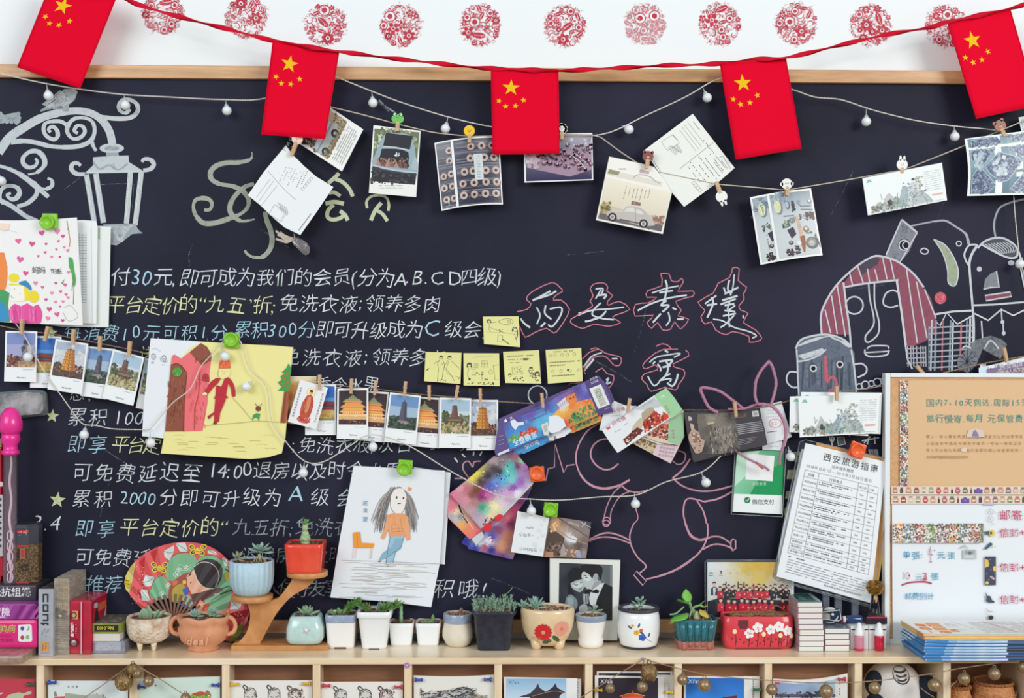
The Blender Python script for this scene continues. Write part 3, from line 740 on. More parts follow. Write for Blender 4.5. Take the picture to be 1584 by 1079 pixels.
# ---- faint smears left by the eraser
P=chalk(8)
for i in range(26):
    x,y=RND.uniform(20,1560),RND.uniform(130,940);a=RND.uniform(-1.5,1.2);l=RND.uniform(15,90)
    P.st([(x,y),(x+l*0.5*math.cos(a)+RND.uniform(-4,4),y+l*.5*math.sin(a)),(x+l*math.cos(a),y+l*math.sin(a))],RND.uniform(.8,2.2),al('9b9cab',RND.uniform(.12,.24)),sm=5)
P.st(F1(890,20,930,60,1000,105),2.5,al('b9bcc4',.45),sm=4);P.st(F1(880,30,960,90),5,al('9b9cab',.25),sm=4)
done(P,'chalk_smear')
# ================================================================ PAPER-CUT STICKERS ON THE WALL
RED='c41a38';
cut_pts=[(252,20),(381,27),(503,38),(620,39),(743,38),(874,40),(998,37),(1113,37),(1232,37),(1347,39),(1464,40)]
cut_lab=['with a feathered bird, first from the left','second from the left, crossed by the red ribbon','just above the second flag','fourth from the left, between second and third flags',
  'above and left of the third flag','above the right edge of the third flag','with pale pink scales and two solid red patches','above the left edge of the fourth flag','above the right edge of the fourth flag',
  'whose lower edge the ribbon crosses, second from the right','partly hidden behind the rightmost flag']
def papercut(i,cx,cy):
    r=random.Random(40+i);R=33.5;P=Paint(0.0004,seed=i,step=6e-6);w='e4eaec'
    light=(i == 6);main=RED if not light else 'd58a92'
    spots=[]
    def place(rr):
        for _ in range(60):
            a,q=r.uniform(0,6.28),R*math.sqrt(r.random())*0.9
            if q + rr > R+1:continue
            x,y=cx+q*math.cos(a),cy+q*math.sin(a)
            if all((x-u)**2+(y-v)**2 > (rr+t)**2*0.62 for u,v,t in spots):spots.append((x,y,rr));return x,y
        return None
    for rr,n in ((10.5,3),(7,8),(4.6,22),(2.8,60)):
        for _ in range(n):
            q=place(rr)
            if not q:continue
            x,y=q;k=r.randrange(5);c=main if not light or (rr > 6 and len(spots) < 4) else 'cf8088'
            if light and len(spots) <=2:c=RED
            if rr > 3 and k == 0: # flower
                n5=r.choice((5,6,8));a0=r.random()
                for j in range(n5):a=a0+6.283*j/n5;P.e(x+rr*.55*math.cos(a),y+rr*.55*math.sin(a),rr*.42,rr*.30,c,a,8,up=j == 0)
                P.e(x,y,rr*.34,rr*.34,w,n=8);P.e(x,y,rr*.2,rr*.2,c,n=6)
            elif rr > 3 and k == 1: # scales
                a0=r.uniform(0,6.28)
                for j in range(4):P.ring(x+(j-1.5)*rr*.45*math.cos(a0),y+(j-1.5)*rr*.45*math.sin(a0),rr*.55,1.1,c,n=8,a0=a0-1.5,a1=a0+1.5)
            elif rr > 3 and k == 2: # leaf with pale vein
                a=r.uniform(0,3.1);P.e(x,y,rr,rr*.45,c,a,10);P.st([(x-rr*.8*math.cos(a),y-rr*.8*math.sin(a)),(x+rr*.8*math.cos(a),y+rr*.8*math.sin(a))],.7,w)
                for t in (-.3,.2):P.st([(x+t*rr*math.cos(a),y+t*rr*math.sin(a)),(x+(t+.4)*rr*math.cos(a+.5),y+(t+.4)*rr*math.sin(a+.5))],.5,w)
            elif k == 3 or rr <=3: # curl
                a=r.uniform(0,6.28);P.st([(x+rr*(1-.7*t)*math.cos(a+4.2*t),y+rr*(1-.7*t)*math.sin(a+4.2*t)) for t in (0,.2,.4,.6,.8,1)],[.5,1.3,1.5,1.2,1.4],c,sm=2)
            else: # ring medallion
                P.ring(x,y,rr*.8,1.3,c,n=12);P.e(x,y,rr*.4,rr*.4,c,n=8);P.st([(x-rr,y+rr*.6),(x,y+rr),(x+rr,y+rr*.7)],1,c,sm=3)
    for j in range(46):
        a=6.283*j/46 + r.uniform(-.05,.05);q=R*r.uniform(.86,1.0);x,y=cx+q*math.cos(a),cy+q*math.sin(a)
        P.st([(x,y),(x+2*math.cos(a+2),y+2*math.sin(a+2)),(x+3.2*math.cos(a+2.8),y+3.2*math.sin(a+2.8))],.55,main if j % 3 else 'd9919a',sm=2)
    for j in range(150):
        a,q=r.uniform(0,6.283),R*math.sqrt(r.random());x,y=cx+q*math.cos(a),cy+q*math.sin(a);a2=r.uniform(0,6.28)
        P.st([(x,y),(x+2.5*math.cos(a2),y+2.5*math.sin(a2)),(x+4*math.cos(a2+.9),y+4*math.sin(a2+.9))],.45,'d3707e' if not light else 'd99aa2',sm=2)
    o=P.done('paper_cut_sticker',None,M_PAPER)
    tag(o,'round red paper-cut wall sticker ' + cut_lab[i],'sticker','red paper-cut roundels along the wall')
for i,(x,y) in enumerate(cut_pts):papercut(i,x,y)

# ================================================================ FLAG BUNTING
bn=thing('flag_bunting','string of five red flags with yellow stars on a twisted ribbon','bunting',W(792,105,0.07))
def ribbon(pts,d=0.072,w=8.0,tw=0.045):
    q=sm_(pts,14);vs,fs,cs=[],[],[];dist=0;c=lin('cf1230')
    for i,p in enumerate(q):
        a,b=q[max(i-1,0)],q[min(i+1,len(q)-1)]
        if i:dist +=math.hypot(p[0]-q[i-1][0],p[1]-q[i-1][1])
        dx,dy=b[0]-a[0],b[1]-a[1];l=math.hypot(dx,dy);nx,ny=-dy/l,dx/l
        ph=math.sin(dist*tw)*1.25;h=w/2*math.cos(ph) * (1 if abs(math.cos(ph)) > .25 else 1);e=w/2*math.sin(ph)*S(d)
        for s_ in (1,-1):vs.append(W(p[0]+nx*h*s_,p[1]+ny*h*s_,d+e*s_))
    for i in range(len(q)-1):fs.append((2*i,2*i+1,2*i+3,2*i+2));cs +=[c]*4
    o=mesh_obj('ribbon',vs,fs,M_CLOTH,bn,parent_world(bn),True,cs)
    m=o.modifiers.new('thickness','SOLIDIFY');m.thickness=0.0008
ribbon([(76,-32),(182,-6),(213,7),(262,22),(340,42),(405,59),(440,66),(525,80),(560,84),(605,90),(665,97),(725,103),(762,106),(862,109),(900,108),(960,105),(1030,101),(1065,101),(1115,98),(1165,92),(1218,89),(1290,72),(1380,52),(1440,42),(1467,34),(1563,13),(1600,2)])
def wave(a,f,ph,b=0.0):return lambda U,V:a*math.sin(f*U*3.1+ph+V*1.3) + b*V
for i,(q,bd) in enumerate((([(79,-28),(182,-8),(124,137),(26,104)],wave(.003,1.2,.5,-.006)),([(422,60),(525,80),(503,215),(404,208)],wave(.004,1.6,2,.004)),([(759,104),(864,107),(866,238),(762,239)],wave(.003,1.3,1,-.004)),
    ([(1113,97),(1216,89),(1240,230),(1138,247)],wave(.003,1.5,.2,-.004)),([(1465,34),(1563,13),(1606,163),(1510,184)],wave(.003,1.2,1.4,.005)))):
    f=sheet('flag',q,0.070,'e4002b',0.0006,bd,(14,14),M_CLOTH,parent=bn)
    for p in f.data.polygons:p.use_smooth=True
    for j,(u,v,r_,rot) in enumerate(((31,34,14.2,.05),(12,57,5,.3),(22,66,5,-.1),(37,65,5,.2),(50,55,5,-.2))):
        P=Paint(0.0706,q,(105,148),bd,(10,10));star(P,u,v,r_,'f0c022',rot,.40);P.done('star',f,M_CLOTH)
    P=Paint(0.0704,q,(105,148),bd,(10,10));P.q(0,0,105,3.2,'d20c2b');P.st([(1.6,4),(1.6,147)],.8,'cc0c2a');P.st([(103.4,4),(103.4,147)],.8,'cc0c2a');P.st([(1,146.3),(104,146.3)],.8,'cc0c2a');P.done('hem',f,M_CLOTH)

# ================================================================ LIGHT STRINGS AND TWINE
M_CABLE=mat('d6d2c8',0.5);M_TWINE=mat('b79a78',0.95,col2='8f7255',scale=900,bump=0.8,bscale=1800,bdist=0.0008)
M_TWINE2=mat('d6cdbd',0.9,col2='b8ab98',scale=900,bump=0.6,bscale=1800)
M_BULB=mat('e8edf0',0.28,sss=0.3,coat=0.3);M_SOCK=mat('d9dcdc',0.4,trans=0.3)
def twisted(name,path,r,mat_,parent,pitch=0.009,n=6):
    vs,fs=[],[]
    # resample evenly
    q=[path[0]];
    for a,b in zip(path[:-1],path[1:]):
        L=(b-a).length;k=max(1,int(L/0.0022))
        q +=[a.lerp(b,(j+1)/k) for j in range(k)]
    for s_ in (0,math.pi):
        pts=[];dist=0
        for i,p in enumerate(q):
            if i:dist +=(p-q[i-1]).length
            t=(q[min(i+1,len(q)-1)]-q[max(i-1,0)]).normalized();u=t.cross(Vector((0,-1,0))).normalized();w=t.cross(u)
            an=dist/pitch*2*math.pi+s_;pts.append(p + (u*math.cos(an)+w*math.sin(an))*r*0.95)
        v,f=tube_data(pts,r,n,off=len(vs));vs +=v;fs +=f
    return mesh_obj(name,vs,fs,mat_,parent,parent_world(parent),True)
def bulb(parent,cx,cy,ax,ay,d,r=7.3):
    c,a=W(cx,cy,d),W(ax,ay,d-0.004);R=r*S(d);ax_=(a-c);L=ax_.length;ax_.normalize()
    rot=ax_.to_track_quat('Z','Y').to_matrix().to_4x4();M=Matrix.Translation(c-parent_world(parent)) @ rot
    prof=[(R*math.sin(t),-R*math.cos(t)) for t in [math.pi*k/12 for k in range(1,11)]]
    bm=lathe_bm([(0.0003,-R)] + prof,18);bm.transform(M);o=bm_obj('bulb',bm,M_BULB,parent,smooth=True)
    rs=R*.42
    bm=lathe_bm([(rs,R*.86),(rs*1.1,R*1.0),(rs*.9,R*1.3),(rs*.5,R*1.45),(rs*.25,R*1.55),(rs*.22,max(R*1.7,L))],12);bm.transform(M)
    s_=bm_obj('socket',bm,M_SOCK,o,smooth=True)
ls=thing('light_string','white cable of round frosted bulbs looping along the top of the blackboard','string lights',W(600,160,0.045))
for pts in ([(-15,110),(60,127),(125,138),(190,146),(260,150),(345,154),(410,152),(470,125),(520,118)],[(518,118),(575,141),(620,158),(690,180),(760,196),(840,207),(930,208),(1000,178),(1060,150),(1112,122),(1160,122),(1224,138),(1260,150),(1300,154),(1340,167),(1372,176),(1420,187),(1476,195),(1530,200),(1550,204)]):
    twisted('cable',px_path(pts,0.048,6),0.0008,M_CABLE,ls)
for cx,cy,ax,ay in ((75,148,72,130),(194,163,192,147),(351,171,349,154),(577,159,575,142),(689,199,693,181),(973,200,962,194),(1094,151,1088,137),(1340,188,1340,168),(1477,211,1476,196)):bulb(ls,cx,cy,ax,ay,0.047)
ls2=thing('light_string','second string of round frosted bulbs draped in loops over the lower half of the board','string lights',W(600,720,0.055))
paths2=[[(24,500),(36,516),(52,545),(75,585),(95,612),(112,636),(128,655),(150,658),(175,663),(215,664),(232,664)],
  [(232,664),(248,645),(268,622),(295,600),(310,568),(330,545),(345,528),(357,522),(372,528),(386,570),(412,598),(420,650),(440,680),(470,712),(500,714),(540,690),(575,672),(630,688),(700,730),(770,765),(830,772),(870,773),(930,768),(985,765),(1030,745),(1085,730),(1115,705),(1145,688)],
  [(1568,302),(1570,330),(1573,360),(1577,395),(1583,420),(1590,440)],[(1214,690),(1222,660),(1232,630),(1233,612)]]
dd2=[[.06]*4+[.058]*4+[.060,.066,.066],[.07]*27,.05,.05]
for p,d in zip(paths2,dd2):twisted('cable',px_path(p,d,6),0.0007,M_CABLE,ls2)
for cx,cy,ax,ay,d in ((43,552,52,533,.066),(130,672,133,656,.052),(233,685,232,668,.072),(348,551,342,540,.073),(381,598,392,588,.073),(469,731,471,714,.066),(577,691,575,676,.052),(822,790,820,770,.066),(983,779,981,764,.062),(1092,746,1085,731,.062),(1223,706,1219,690,.05),(1578,408,1580,400,.05),(2,280,-4,268,.045),(731,773,738,760,.036)):bulb(ls2,cx,cy,ax,ay,d)
tw=thing('hemp_twine','thin pale twine strung across the upper board to hold postcards','twine',W(1000,250,0.052))
tube('strand',px_line([(470,150),(510,165),(560,177),(615,192),(670,205),(727,211),(780,210),(850,206),(925,209),(960,235),(1001,262),(1040,270),(1110,285),(1160,289),(1216,294),(1300,280),(1400,262),(1480,230),(1540,205),(1600,180)],0.054,5),0.00115,M_TWINE2,tw)
tw2=thing('hemp_twine','rough brown twine sagging across the lower board under the sticky notes','twine',W(800,620,0.052))
def fuzzy(pts,d):
    path=px_line(pts,d);o=twisted('strand',path,0.0007,M_TWINE,tw2,pitch=0.006)
    r=random.Random(3);vs,fs=[],[]
    for i in range(170):
        k=r.randrange(len(path)-1);p=path[k].lerp(path[k+1],r.random());q=p + Vector((r.uniform(-.006,.006),r.uniform(-.002,.002),r.uniform(-.004,.004)))
        v,f=tube_data([p,p.lerp(q,.5)+Vector((0,0,.0007)),q],.00012,3,off=len(vs));vs +=v;fs +=f
    mesh_obj('fringe',vs,fs,M_TWINE,tw2,parent_world(tw2))
fuzzy([(-15,500),(35,511),(80,516),(150,530),(205,541),(270,560),(380,585),(462,590),(500,592),(540,598),(580,601),(640,609),(705,614),(760,620),(840,625),(905,630),(975,632),(1060,634),(1135,634),(1190,628),(1230,617),(1295,606),(1340,601),(1400,590),(1470,574),(1520,562),(1600,548)],0.047)

# ================================================================ PEGS
M_PEG=mat('d4af88',0.7,col2='c39a72',scale=80,stretch=(6,1,1));M_PEG2=mat('d9b994',0.7,col2='c9a57c',scale=80);M_STEEL=mat('b9bcc0',0.3,metal=1.0)
def peg(x,y,ang,d,label,length=23,head=None,mt=None,w=5.0,group='small wooden pegs on the twine'):
    """head above the peg when given; ang in degrees, clockwise; x, y: centre of the peg"""
    c=W(x,y,d);s_=S(d);t=thing('clothes_peg',label,'clothes peg',c,group);t.rotation_euler=(0,math.radians(ang),0)
    L,w_=length*s_,w*s_
    for k,(y0,y1) in enumerate(((-0.0035,-0.0008),(0.0008,0.0035))):
        bm=bmesh.new();add_box(bm,-w_/2,y0,-L/2,w_/2,y1,L/2)
        for v in bm.verts:
            if v.co.z > 0:v.co.y *=1.5 if abs(v.co.y) > .002 else 2.2
            else:v.co.x *=.86
        bm_obj('jaw',bm,mt or M_PEG,t,bevel=.0005)
    pts=[Vector((w_*.62*math.cos(a),-.0045 + .0016*math.sin(a*.5),.0018*math.sin(a)+L*.08)) for a in [6.283*k/14 for k in range(14)]]
    vs,fs=tube_data(pts,.0004,5,True);o=mesh_obj('spring',vs,fs,M_STEEL,None,(0,0,0));o.parent=t;o.location=(0,0,0)
    if head:
        kind,r=head;R=r*s_;hz=L/2 + R*.55
        cols=dict(frog='6fbf5a',chick='f3c61e',bear='8a5148',rabbit='eef0ee',lamb='f0ece8',monkey='ecebe6',cub='a06a58',piglet='f0c8bc',hare='f0efec')
        cc=mat(cols[kind],.45);h=bpy.data.objects.new('head_disc',None)
        bm=bmesh.new()
        def disc(cx,cz,rx,rz,y=-.0048,th=.003,n=22):
            a=[bm.verts.new((cx+rx*math.cos(6.283*k/n),y,cz+rz*math.sin(6.283*k/n))) for k in range(n)];b=[bm.verts.new((v.co.x,y+th,v.co.z)) for v in a]
            bm.faces.new(a);bm.faces.new(b[::-1])
            for k in range(n):bm.faces.new((a[k],b[k],b[(k+1) % n],a[(k+1) % n]))
        ins=kind not in ('hare',)
        disc(0,hz,R*(1.12 if kind == 'frog' else 1),R*(.85 if kind == 'frog' else 1))
        if kind == 'frog':[disc(sx*R*.5,hz+R*.75,R*.33,R*.33) for sx in (-1,1)]
        if kind in ('bear','cub'):[disc(sx*R*.72,hz+R*.78,R*.3,R*.3) for sx in (-1,1)]
        if kind in ('rabbit','hare'):[disc(sx*R*.35,hz+R*1.15,R*.2,R*.5) for sx in (-1,1)]
        if kind == 'monkey':[disc(sx*R*.95,hz,R*.28,R*.35) for sx in (-1,1)]
        if kind == 'lamb':[disc(R*.8*math.cos(a),hz+R*.8*math.sin(a),R*.3,R*.3) for a in [k*.7+.3 for k in range(9)]]
        hd=bm_obj('head_disc',bm,cc,t)
        F_=[]
        def dot(cx,cz,r1,col,r2=None):
            b2=bmesh.new();r2=r2 or r1;vv=[b2.verts.new((cx+r1*math.cos(6.283*k/10),-.0051-len(F_)*.00006,hz+cz+r2*math.sin(6.283*k/10))) for k in range(10)];b2.faces.new(vv);F_.append(bm_obj('face_marking',b2,mat(col,.5),hd))
        if kind !='hare':
            if kind == 'frog':[dot(sx*R*.5,R*.75,R*.22,'f4f6f0') for sx in (-1,1)];[dot(sx*R*.45,R*.75,R*.1,'2a2a2a') for sx in (-1,1)];dot(0,R*.2,R*.3,'3c8a34',R*.05)
            else:
                [dot(sx*R*.22,R*.12,R*.07,'33302e') for sx in (-1,1)]
                if kind == 'chick':dot(0,-R*.15,R*.22,'d9802a',R*.14)
                elif kind in ('bear','cub'):dot(0,-R*.15,R*.28,'d8b09c',R*.22);dot(0,-.1*R,R*.08,'3a2a26')
                elif kind == 'monkey':dot(-R*.2,R*.1,R*.17,'b9b9b4');dot(R*.2,R*.1,R*.17,'b9b9b4');dot(0,-R*.45,R*.15,'5a5652',R*.05)
                else:dot(0,-R*.15,R*.1,'6b5a55',R*.06)
    return t
peg(615,196,2,.062,'peg with a green frog head on the dark car postcard',14,('frog',8.5),M_PEG2,6)
peg(726,214,0,.062,'peg with a round yellow chick head on the ring doughnut postcard',13,('chick',8.5),M_PEG2,6)
peg(869,210,0,.056,'peg with a white lamb head half behind the middle flag',12,('lamb',8),M_PEG2,6)
peg(1001,254,5,.066,'peg with a brown bear head on the pale beetle car postcard',14,('bear',8.5),M_PEG2,6)
peg(1111,290,162,.066,'upside down peg with a white rabbit head on the blank postcard corner',20,('hare',9),M_PEG2,6)
peg(1217,296,-3,.062,'peg with a white monkey face above the kitchen utensils postcard',13,('monkey',8.5),M_PEG2,6)
peg(1394,266,2,.062,'peg with a white rabbit face on the long landscape ticket',13,('rabbit',8.5),M_PEG2,6)
peg(1551,205,-28,.066,'peg with a brown cub head on the blue tray postcard',13,('cub',9),M_PEG2,6)
peg(455,230,20,.066,'peg with a pink piglet head below the second flag',22,('piglet',8.5),M_PEG,6)
for x,y,a,d,lab in ((34,505,3,.062,'plain wooden peg on the pagoda statue photo'),(72,516,14,.058,'plain wooden peg on the red palace gate photo at far left'),(113.5,521,5,.064,'plain wooden peg on the tilted golden pagoda photo'),(154.6,531,3,.060,'plain wooden peg on the grey tower photo near left'),(200.5,539,4,.064,'plain wooden peg on the photo of pagoda among trees at left'),
    (494.5,591,0,.064,'plain wooden peg beside the buddha card'),(543.5,597,3,.066,'plain wooden peg on the brightly lit bell tower photo'),(580.5,599,5,.060,'plain wooden peg left of the grey tower photo in the right row'),(626.5,601,5,.066,'plain wooden peg on the grey tower photo in the right row'),(664,607,-1,.060,'plain wooden peg under the first pair of sticky notes'),(706.5,607,9,.066,'plain wooden peg on the pagoda and trees photo in the right row'),(743,612,-2,.066,'plain wooden peg on the last pagoda photo in the row'),
    (839,619,-6,.072,'plain wooden peg on the purple night city ticket'),(972.5,627,9,.074,'plain wooden peg on the fan of tickets'),(1137.5,633,-7,.072,'plain wooden peg on the dark bronze ticket'),(1294,608,-1,.074,'plain wooden peg on the ink landscape tickets'),(1425,574,-42,.05,'plain wooden peg tilted above the cork board'),(1555,549,-14,.056,'plain wooden peg on the ticket above the cork board')):
    peg(x,y,a,d,lab)
# ================================================================ POSTCARDS, DRAWINGS AND TICKETS HUNG ON THE BOARD
INK='4a4a50';LG='a9adae'
def unrot(q,W_,H_):return q
def pcard(name,label,cat,outline,d,col='eef0ee',seed=1,bend=None,group=None,thick=.0005,**k):
    """card whose print is drawn straight in photograph pixels on its own plane"""
    o=sheet(name,None,d,col,thick,outline=outline);tag(o,label,cat,group)
    P=Paint(d+.0002,seed=seed);P.o=o;P.inpoly=outline
    return P
def fin(P,name='print',m=None):return P.done(name,P.o,m or M_GLOSS)

# ---- old jeep postcard, behind the second flag
q=[(437,205),(472,140),(562,200),(529,265)]
P=card('postcard','postcard of a pale old car in scrubland, hung askew behind the second flag','postcard',q,.046,(74,110),seed=3)
P.grad(4,4,70,82,['efd9d2','ead2c8','b9a690','8f8468']);P.b(4,30,45,60,150,1,3.2,['3d352c','5b4d3c','75664c','2c2620']);P.b(4,58,70,82,220,.8,2.6,['a99a76','8b7c58','c3b58f','6e6246'])
P.p([(4,66),(8,54),(22,52),(30,45),(50,46),(55,56),(57,70),(50,74),(8,74)],'b6c0c4');P.p([(26,53),(32,47),(48,48),(51,55)],'343b40');P.q(4,60,56,63,'8e9aa0')
for x in (12,44):P.e(x,73,6.5,6.5,'26272a');P.e(x,73,2.6,2.6,'b0b4b4')
P.b(4,73,70,82,60,.8,2,['8b7c58','6e6246']);P.tiny(8,87,66,6,3.4,'86888a',1.0,word=(1.5,3));fin(P)

# ---- postcard back
def pback(P,tf,sc=1.0):
    for a in ((20,30,60,30),(20,38,60,38),(20,46,60,46)):P.st([tf(a[0],a[1]),tf(a[2],a[3])],.7,'b9bdbd')
bk=lambda e:(lambda U,V:(.004*math.sin(U*3.14),0,0))
outl=F1(268,322,320,390,390,460,470,530,585,600,478,760,365,920,260,870,190,810,90,715,15,655,120,500)
P=pcard('postcard','blank-backed postcard hanging diagonally over the chalk flourish, stamp box at lower left','postcard',outl,.060,'eceff0',5)
P.st(F1(148,492,260,620,335,685),.8,'a9adb0');
for a in ((165,545,70,670),(185,560,85,700),(210,590,100,728)):P.st(F1(*a),.8,'b5b9bb')
P.st(F1(192,717,275,768,238,830,155,782,192,717),.8,'9ea2a4');P.st(F1(212,740,262,770,235,815),.5,'b5b9bb')
for j in range(5):P.st(F1(215+j*14,710+j*8-8,232+j*12,735+j*10,228+j*11,755+j*9),.7,'84888a',sm=4)
for j in range(8):
    for i in range(9-(j % 3)*2):
        if P.r.random() < .85:x,y=300+i*12-j*14,480+i*8+j*8-30;P.e(*F1(250+j*20-i*6+20,470+i*13+j*4)[0],.9,.7,INK,n=4,up=i == 0)
for i in range(5):P.st(F1(370+i*14,610-i*17,384+i*14,600-i*17,392+i*14,612-i*17,378+i*14,625-i*17,370+i*14,610-i*17),.6,'b5a9a9')
for i in range(16):P.e(*F1(357+i*5.2,885-i*7)[0],1.1,.9,'55565c',n=4,up=i == 0)
P.text('Post Card',*F1(262,362)[0],8,'8d9093',rot=-1.0,jit=.1);fin(P)

# ---- dark car seen from behind, boot open
P=pcard('postcard','portrait postcard of a dark car with an open boot full of cones','postcard',F1(853,188,1168,225,1138,667,822,640),.056,'eeeeea',6)
P.p(F1(862,210,1160,235,1130,585,838,560),'6c765c');P.b(579,199,649,232,160,1,3,['93a070','b4ba94','5b6a4a','8a946a','d0d2b4'])
P.p(F1(858,400,1150,440,1130,585,838,560),'20202a');P.b(574,255,642,284,110,1,2.6,['2c2c38','16161e','3c3a44','5c4a40'])
P.p(sm_(F1(935,240,1020,240,1090,250,1120,300,1135,400,1145,500,1000,495,846,455,862,390,895,300),2),'97acb6')
P.p(F1(935,238,1115,260,1095,352,918,325),'22222c');P.p(sm_(F1(908,345,1000,345,1085,368,1085,440,1075,475,880,445,895,400),2),'1c1c26')
P.st(F1(918,330,1000,335,1095,355),1.6,'c3d4da');P.b(587,245,630,259,75,1.5,2.6,['8a5f56','a67a6c','6e4840','c09a8a','5a3c3a'],asp=.6);P.p(F1(1130,385,1150,440,1140,490,1100,480),'a8bac0')
for i in range(7):x=870+i*30;P.p(F1(x,455+i*3,x+14,408+i*4,x+34,462+i*3),RND.choice(['8f6256','b08676','7a5048']))
P.st(F1(846,455,990,488,1145,505),2,'b9ccd4');P.st(F1(846,470,990,502,1145,518),1,'3e4650')
P.b(611,236,618,242,14,.7,1.3,['e9f1f6','b0c0ca']);P.tiny(587,286.5,626,1,3,'77787c',1.2,word=(1,2.4));P.tiny(586,290,627,1,3,'77787c',1.1,word=(1,2.4));fin(P)

# ---- ring doughnuts
bd=lambda U,V:(.008*(1-(2*U-1)**2),0,-7*(U-.5)*(1-U)*0 + 3.2*((2*U-1)**2-1)*(1 if V < .5 else 1))
q=[(672,221),(772,211),(778,316),(683,326)]
P=card('postcard','curved postcard with rows of ring doughnuts on a rack, partly behind the middle flag','postcard',q,.050,(100,105),bend=bd,cuts=(14,2),seed=8)
P.grad(2,2,98,103,['62626e','4c4a5c','3d3a52','373454'])
for j in range(48):y=3+j*2.1;P.st([(2.5,y),(25,y)],.7,P.r.choice(['9ea2ac','6f7280','2e2c40']));P.st([(30,y),(97.5,y)],.7,P.r.choice(['9ea2ac','6f7280','2e2c40','20202e']))
P.q(24.5,0,28.5,105,'eceef0')
def dn(x,y,r=6.2):P.e(x+.6,y+.8,r,r,'2c2836');P.e(x,y,r,r,P.r.choice(['b79f96','c4ada2','a98f88']));P.e(x,y-.6,r*.8,r*.72,'cbb6ac');P.e(x,y,r*.42,r*.42,'332430')
for r_,row in enumerate(((55,72,88),(53,75,90),(42,56,76,92),(38,56,75,92),(38,55,73,90))):
    for x in row:dn(x,(14,32,52,70,88)[r_])
for x,y in ((21,16),(20,32),(9,54),(21,52),(8,72),(21,71),(10,90),(22,90)):P.clip=(2,0,24.5,105);dn(x,y,5.6);P.clip=None
P.q(58,26,72,66,'d3d9da');P.tiny(62,29,68,9,4,'9aa2a4',1.5,word=(1,3));P.tiny(12,86,15,5,3,'e6eaec',1.2);fin(P)

# ---- purple berries
P=pcard('postcard','landscape postcard of purple berries behind the middle flag, right edge showing','postcard',F2(880,155,1503,150,1512,578,888,600),.046,'e9ebee',9)
P.p(F2(900,160,1493,162,1500,568,903,588),[ '8a8498','b9b6c4','2c2450','2a2452'])
P.p(F2(900,330,1490,300,1500,480,1300,545,903,465),'a58a9c');P.b(815,213,914,232,60,1,3,['9894a6','b4b0be','d0ccd4'])
for x,y in [(P.r.uniform(832,914),P.r.uniform(222,264)) for _ in range(115)]:
    if y > 236+.36*(x-812) - 0 and y > 258:continue
    if (x-812)*.62+238 < y:continue
    rr=P.r.uniform(2,3.4);P.e(x,y+1,rr,rr,'6a4860',n=8);P.e(x,y,rr*.9,rr*.85,P.r.choice(['a5788e','b88a9c','cba4b2','95667e','d9bcc6']),n=8,up=False);P.e(x-.5,y-1,rr*.4,rr*.35,'d8bcc8',n=6)
P.b(815,240,834,259,30,2,4,['d6c8cc','b9a4b0','c8b6be']);P.st(F2(1310,345,1400,420,1440,470),.8,'e6e2e8');P.st(F2(1340,330,1470,440),.8,'d8d2dc');fin(P)

# ---- pale beetle car
P=pcard('postcard','tilted postcard of a cream beetle car with luggage on its roof','postcard',F3(175,388,450,448,550,475,640,590,698,690,660,850,622,1035,64,918,120,650),.058,'f1efe8',10)
P.p(F3(170,495,620,600,610,640,155,540),'e3dfd0');P.p(F3(172,492,265,515,250,545,160,530),'9b9478');P.st(F3(375,570,400,545,450,540,520,560,560,595,600,612),1.5,'b7b4b2',sm=4);P.p(F3(430,497,510,510,505,535,428,525),'c9aeb0')
P.p(F3(150,560,690,690,610,1015,78,905),['efe8d4','efe8d6','d8cdb4','d8cdb4']);P.p(F3(120,780,78,905,610,1015,640,890,400,860),'cfc4b2')
P.b(929,313,945,332,60,1,3,['8e7a4e','a08c5c','6e6040','b9a878']);P.b(1010,335,1030,347,50,1,2.4,['b79a5a','cdb27a','8c7442','9a6a6a'])
P.p(F3(95,860,78,905,610,1015,620,960,350,900),'6b6468');P.b(927,330,1022,356,60,1,3,['7c7276','5a5458','96898a'],asp=.4)
P.p(sm_(F3(150,875,165,845,230,838,285,845,310,812,360,800,430,815,480,850,520,900,545,930,555,960,500,968,420,960,260,915,170,885),3),'c4bcb8')
P.p(sm_(F3(300,845,325,818,380,815,388,855),2),'dedad4');P.p(sm_(F3(398,828,440,840,462,872,398,858),2),'dedad4');P.st(F3(392,815,395,935),.7,'8c8484');P.st(F3(262,912,420,945),1.8,'3a3438');P.st(F3(200,840,290,850),.8,'e6e0dc')
for x,y in ((201,893),(461,948)):P.e(*F3(x,y)[0],6.8,6.8,'2b2528',n=18);P.e(*F3(x,y)[0],4,4,'d6d4d2',n=14);P.e(*F3(x,y)[0],2.6,2.6,'8c8888',n=10)
P.p(F3(362,758,438,772,435,800,358,790),'8f6c6c');P.st(F3(385,755,384,795),.8,'c0a6a0');P.p(F3(540,892,580,900,575,925,538,918),'9a6f72')
for i in range(7):
    for j in range(9-(i*3) % 4):
        P.e(*F3(318+i*33-j*3+P.r.uniform(-1,1),640+i*3+j*12+(i*7) % 20)[0],.8,.7,'77716c',n=4,up=j == 0)
P.tiny(956,260.5,970,1,3,'77716c',1.3,word=(1,2));fin(P)

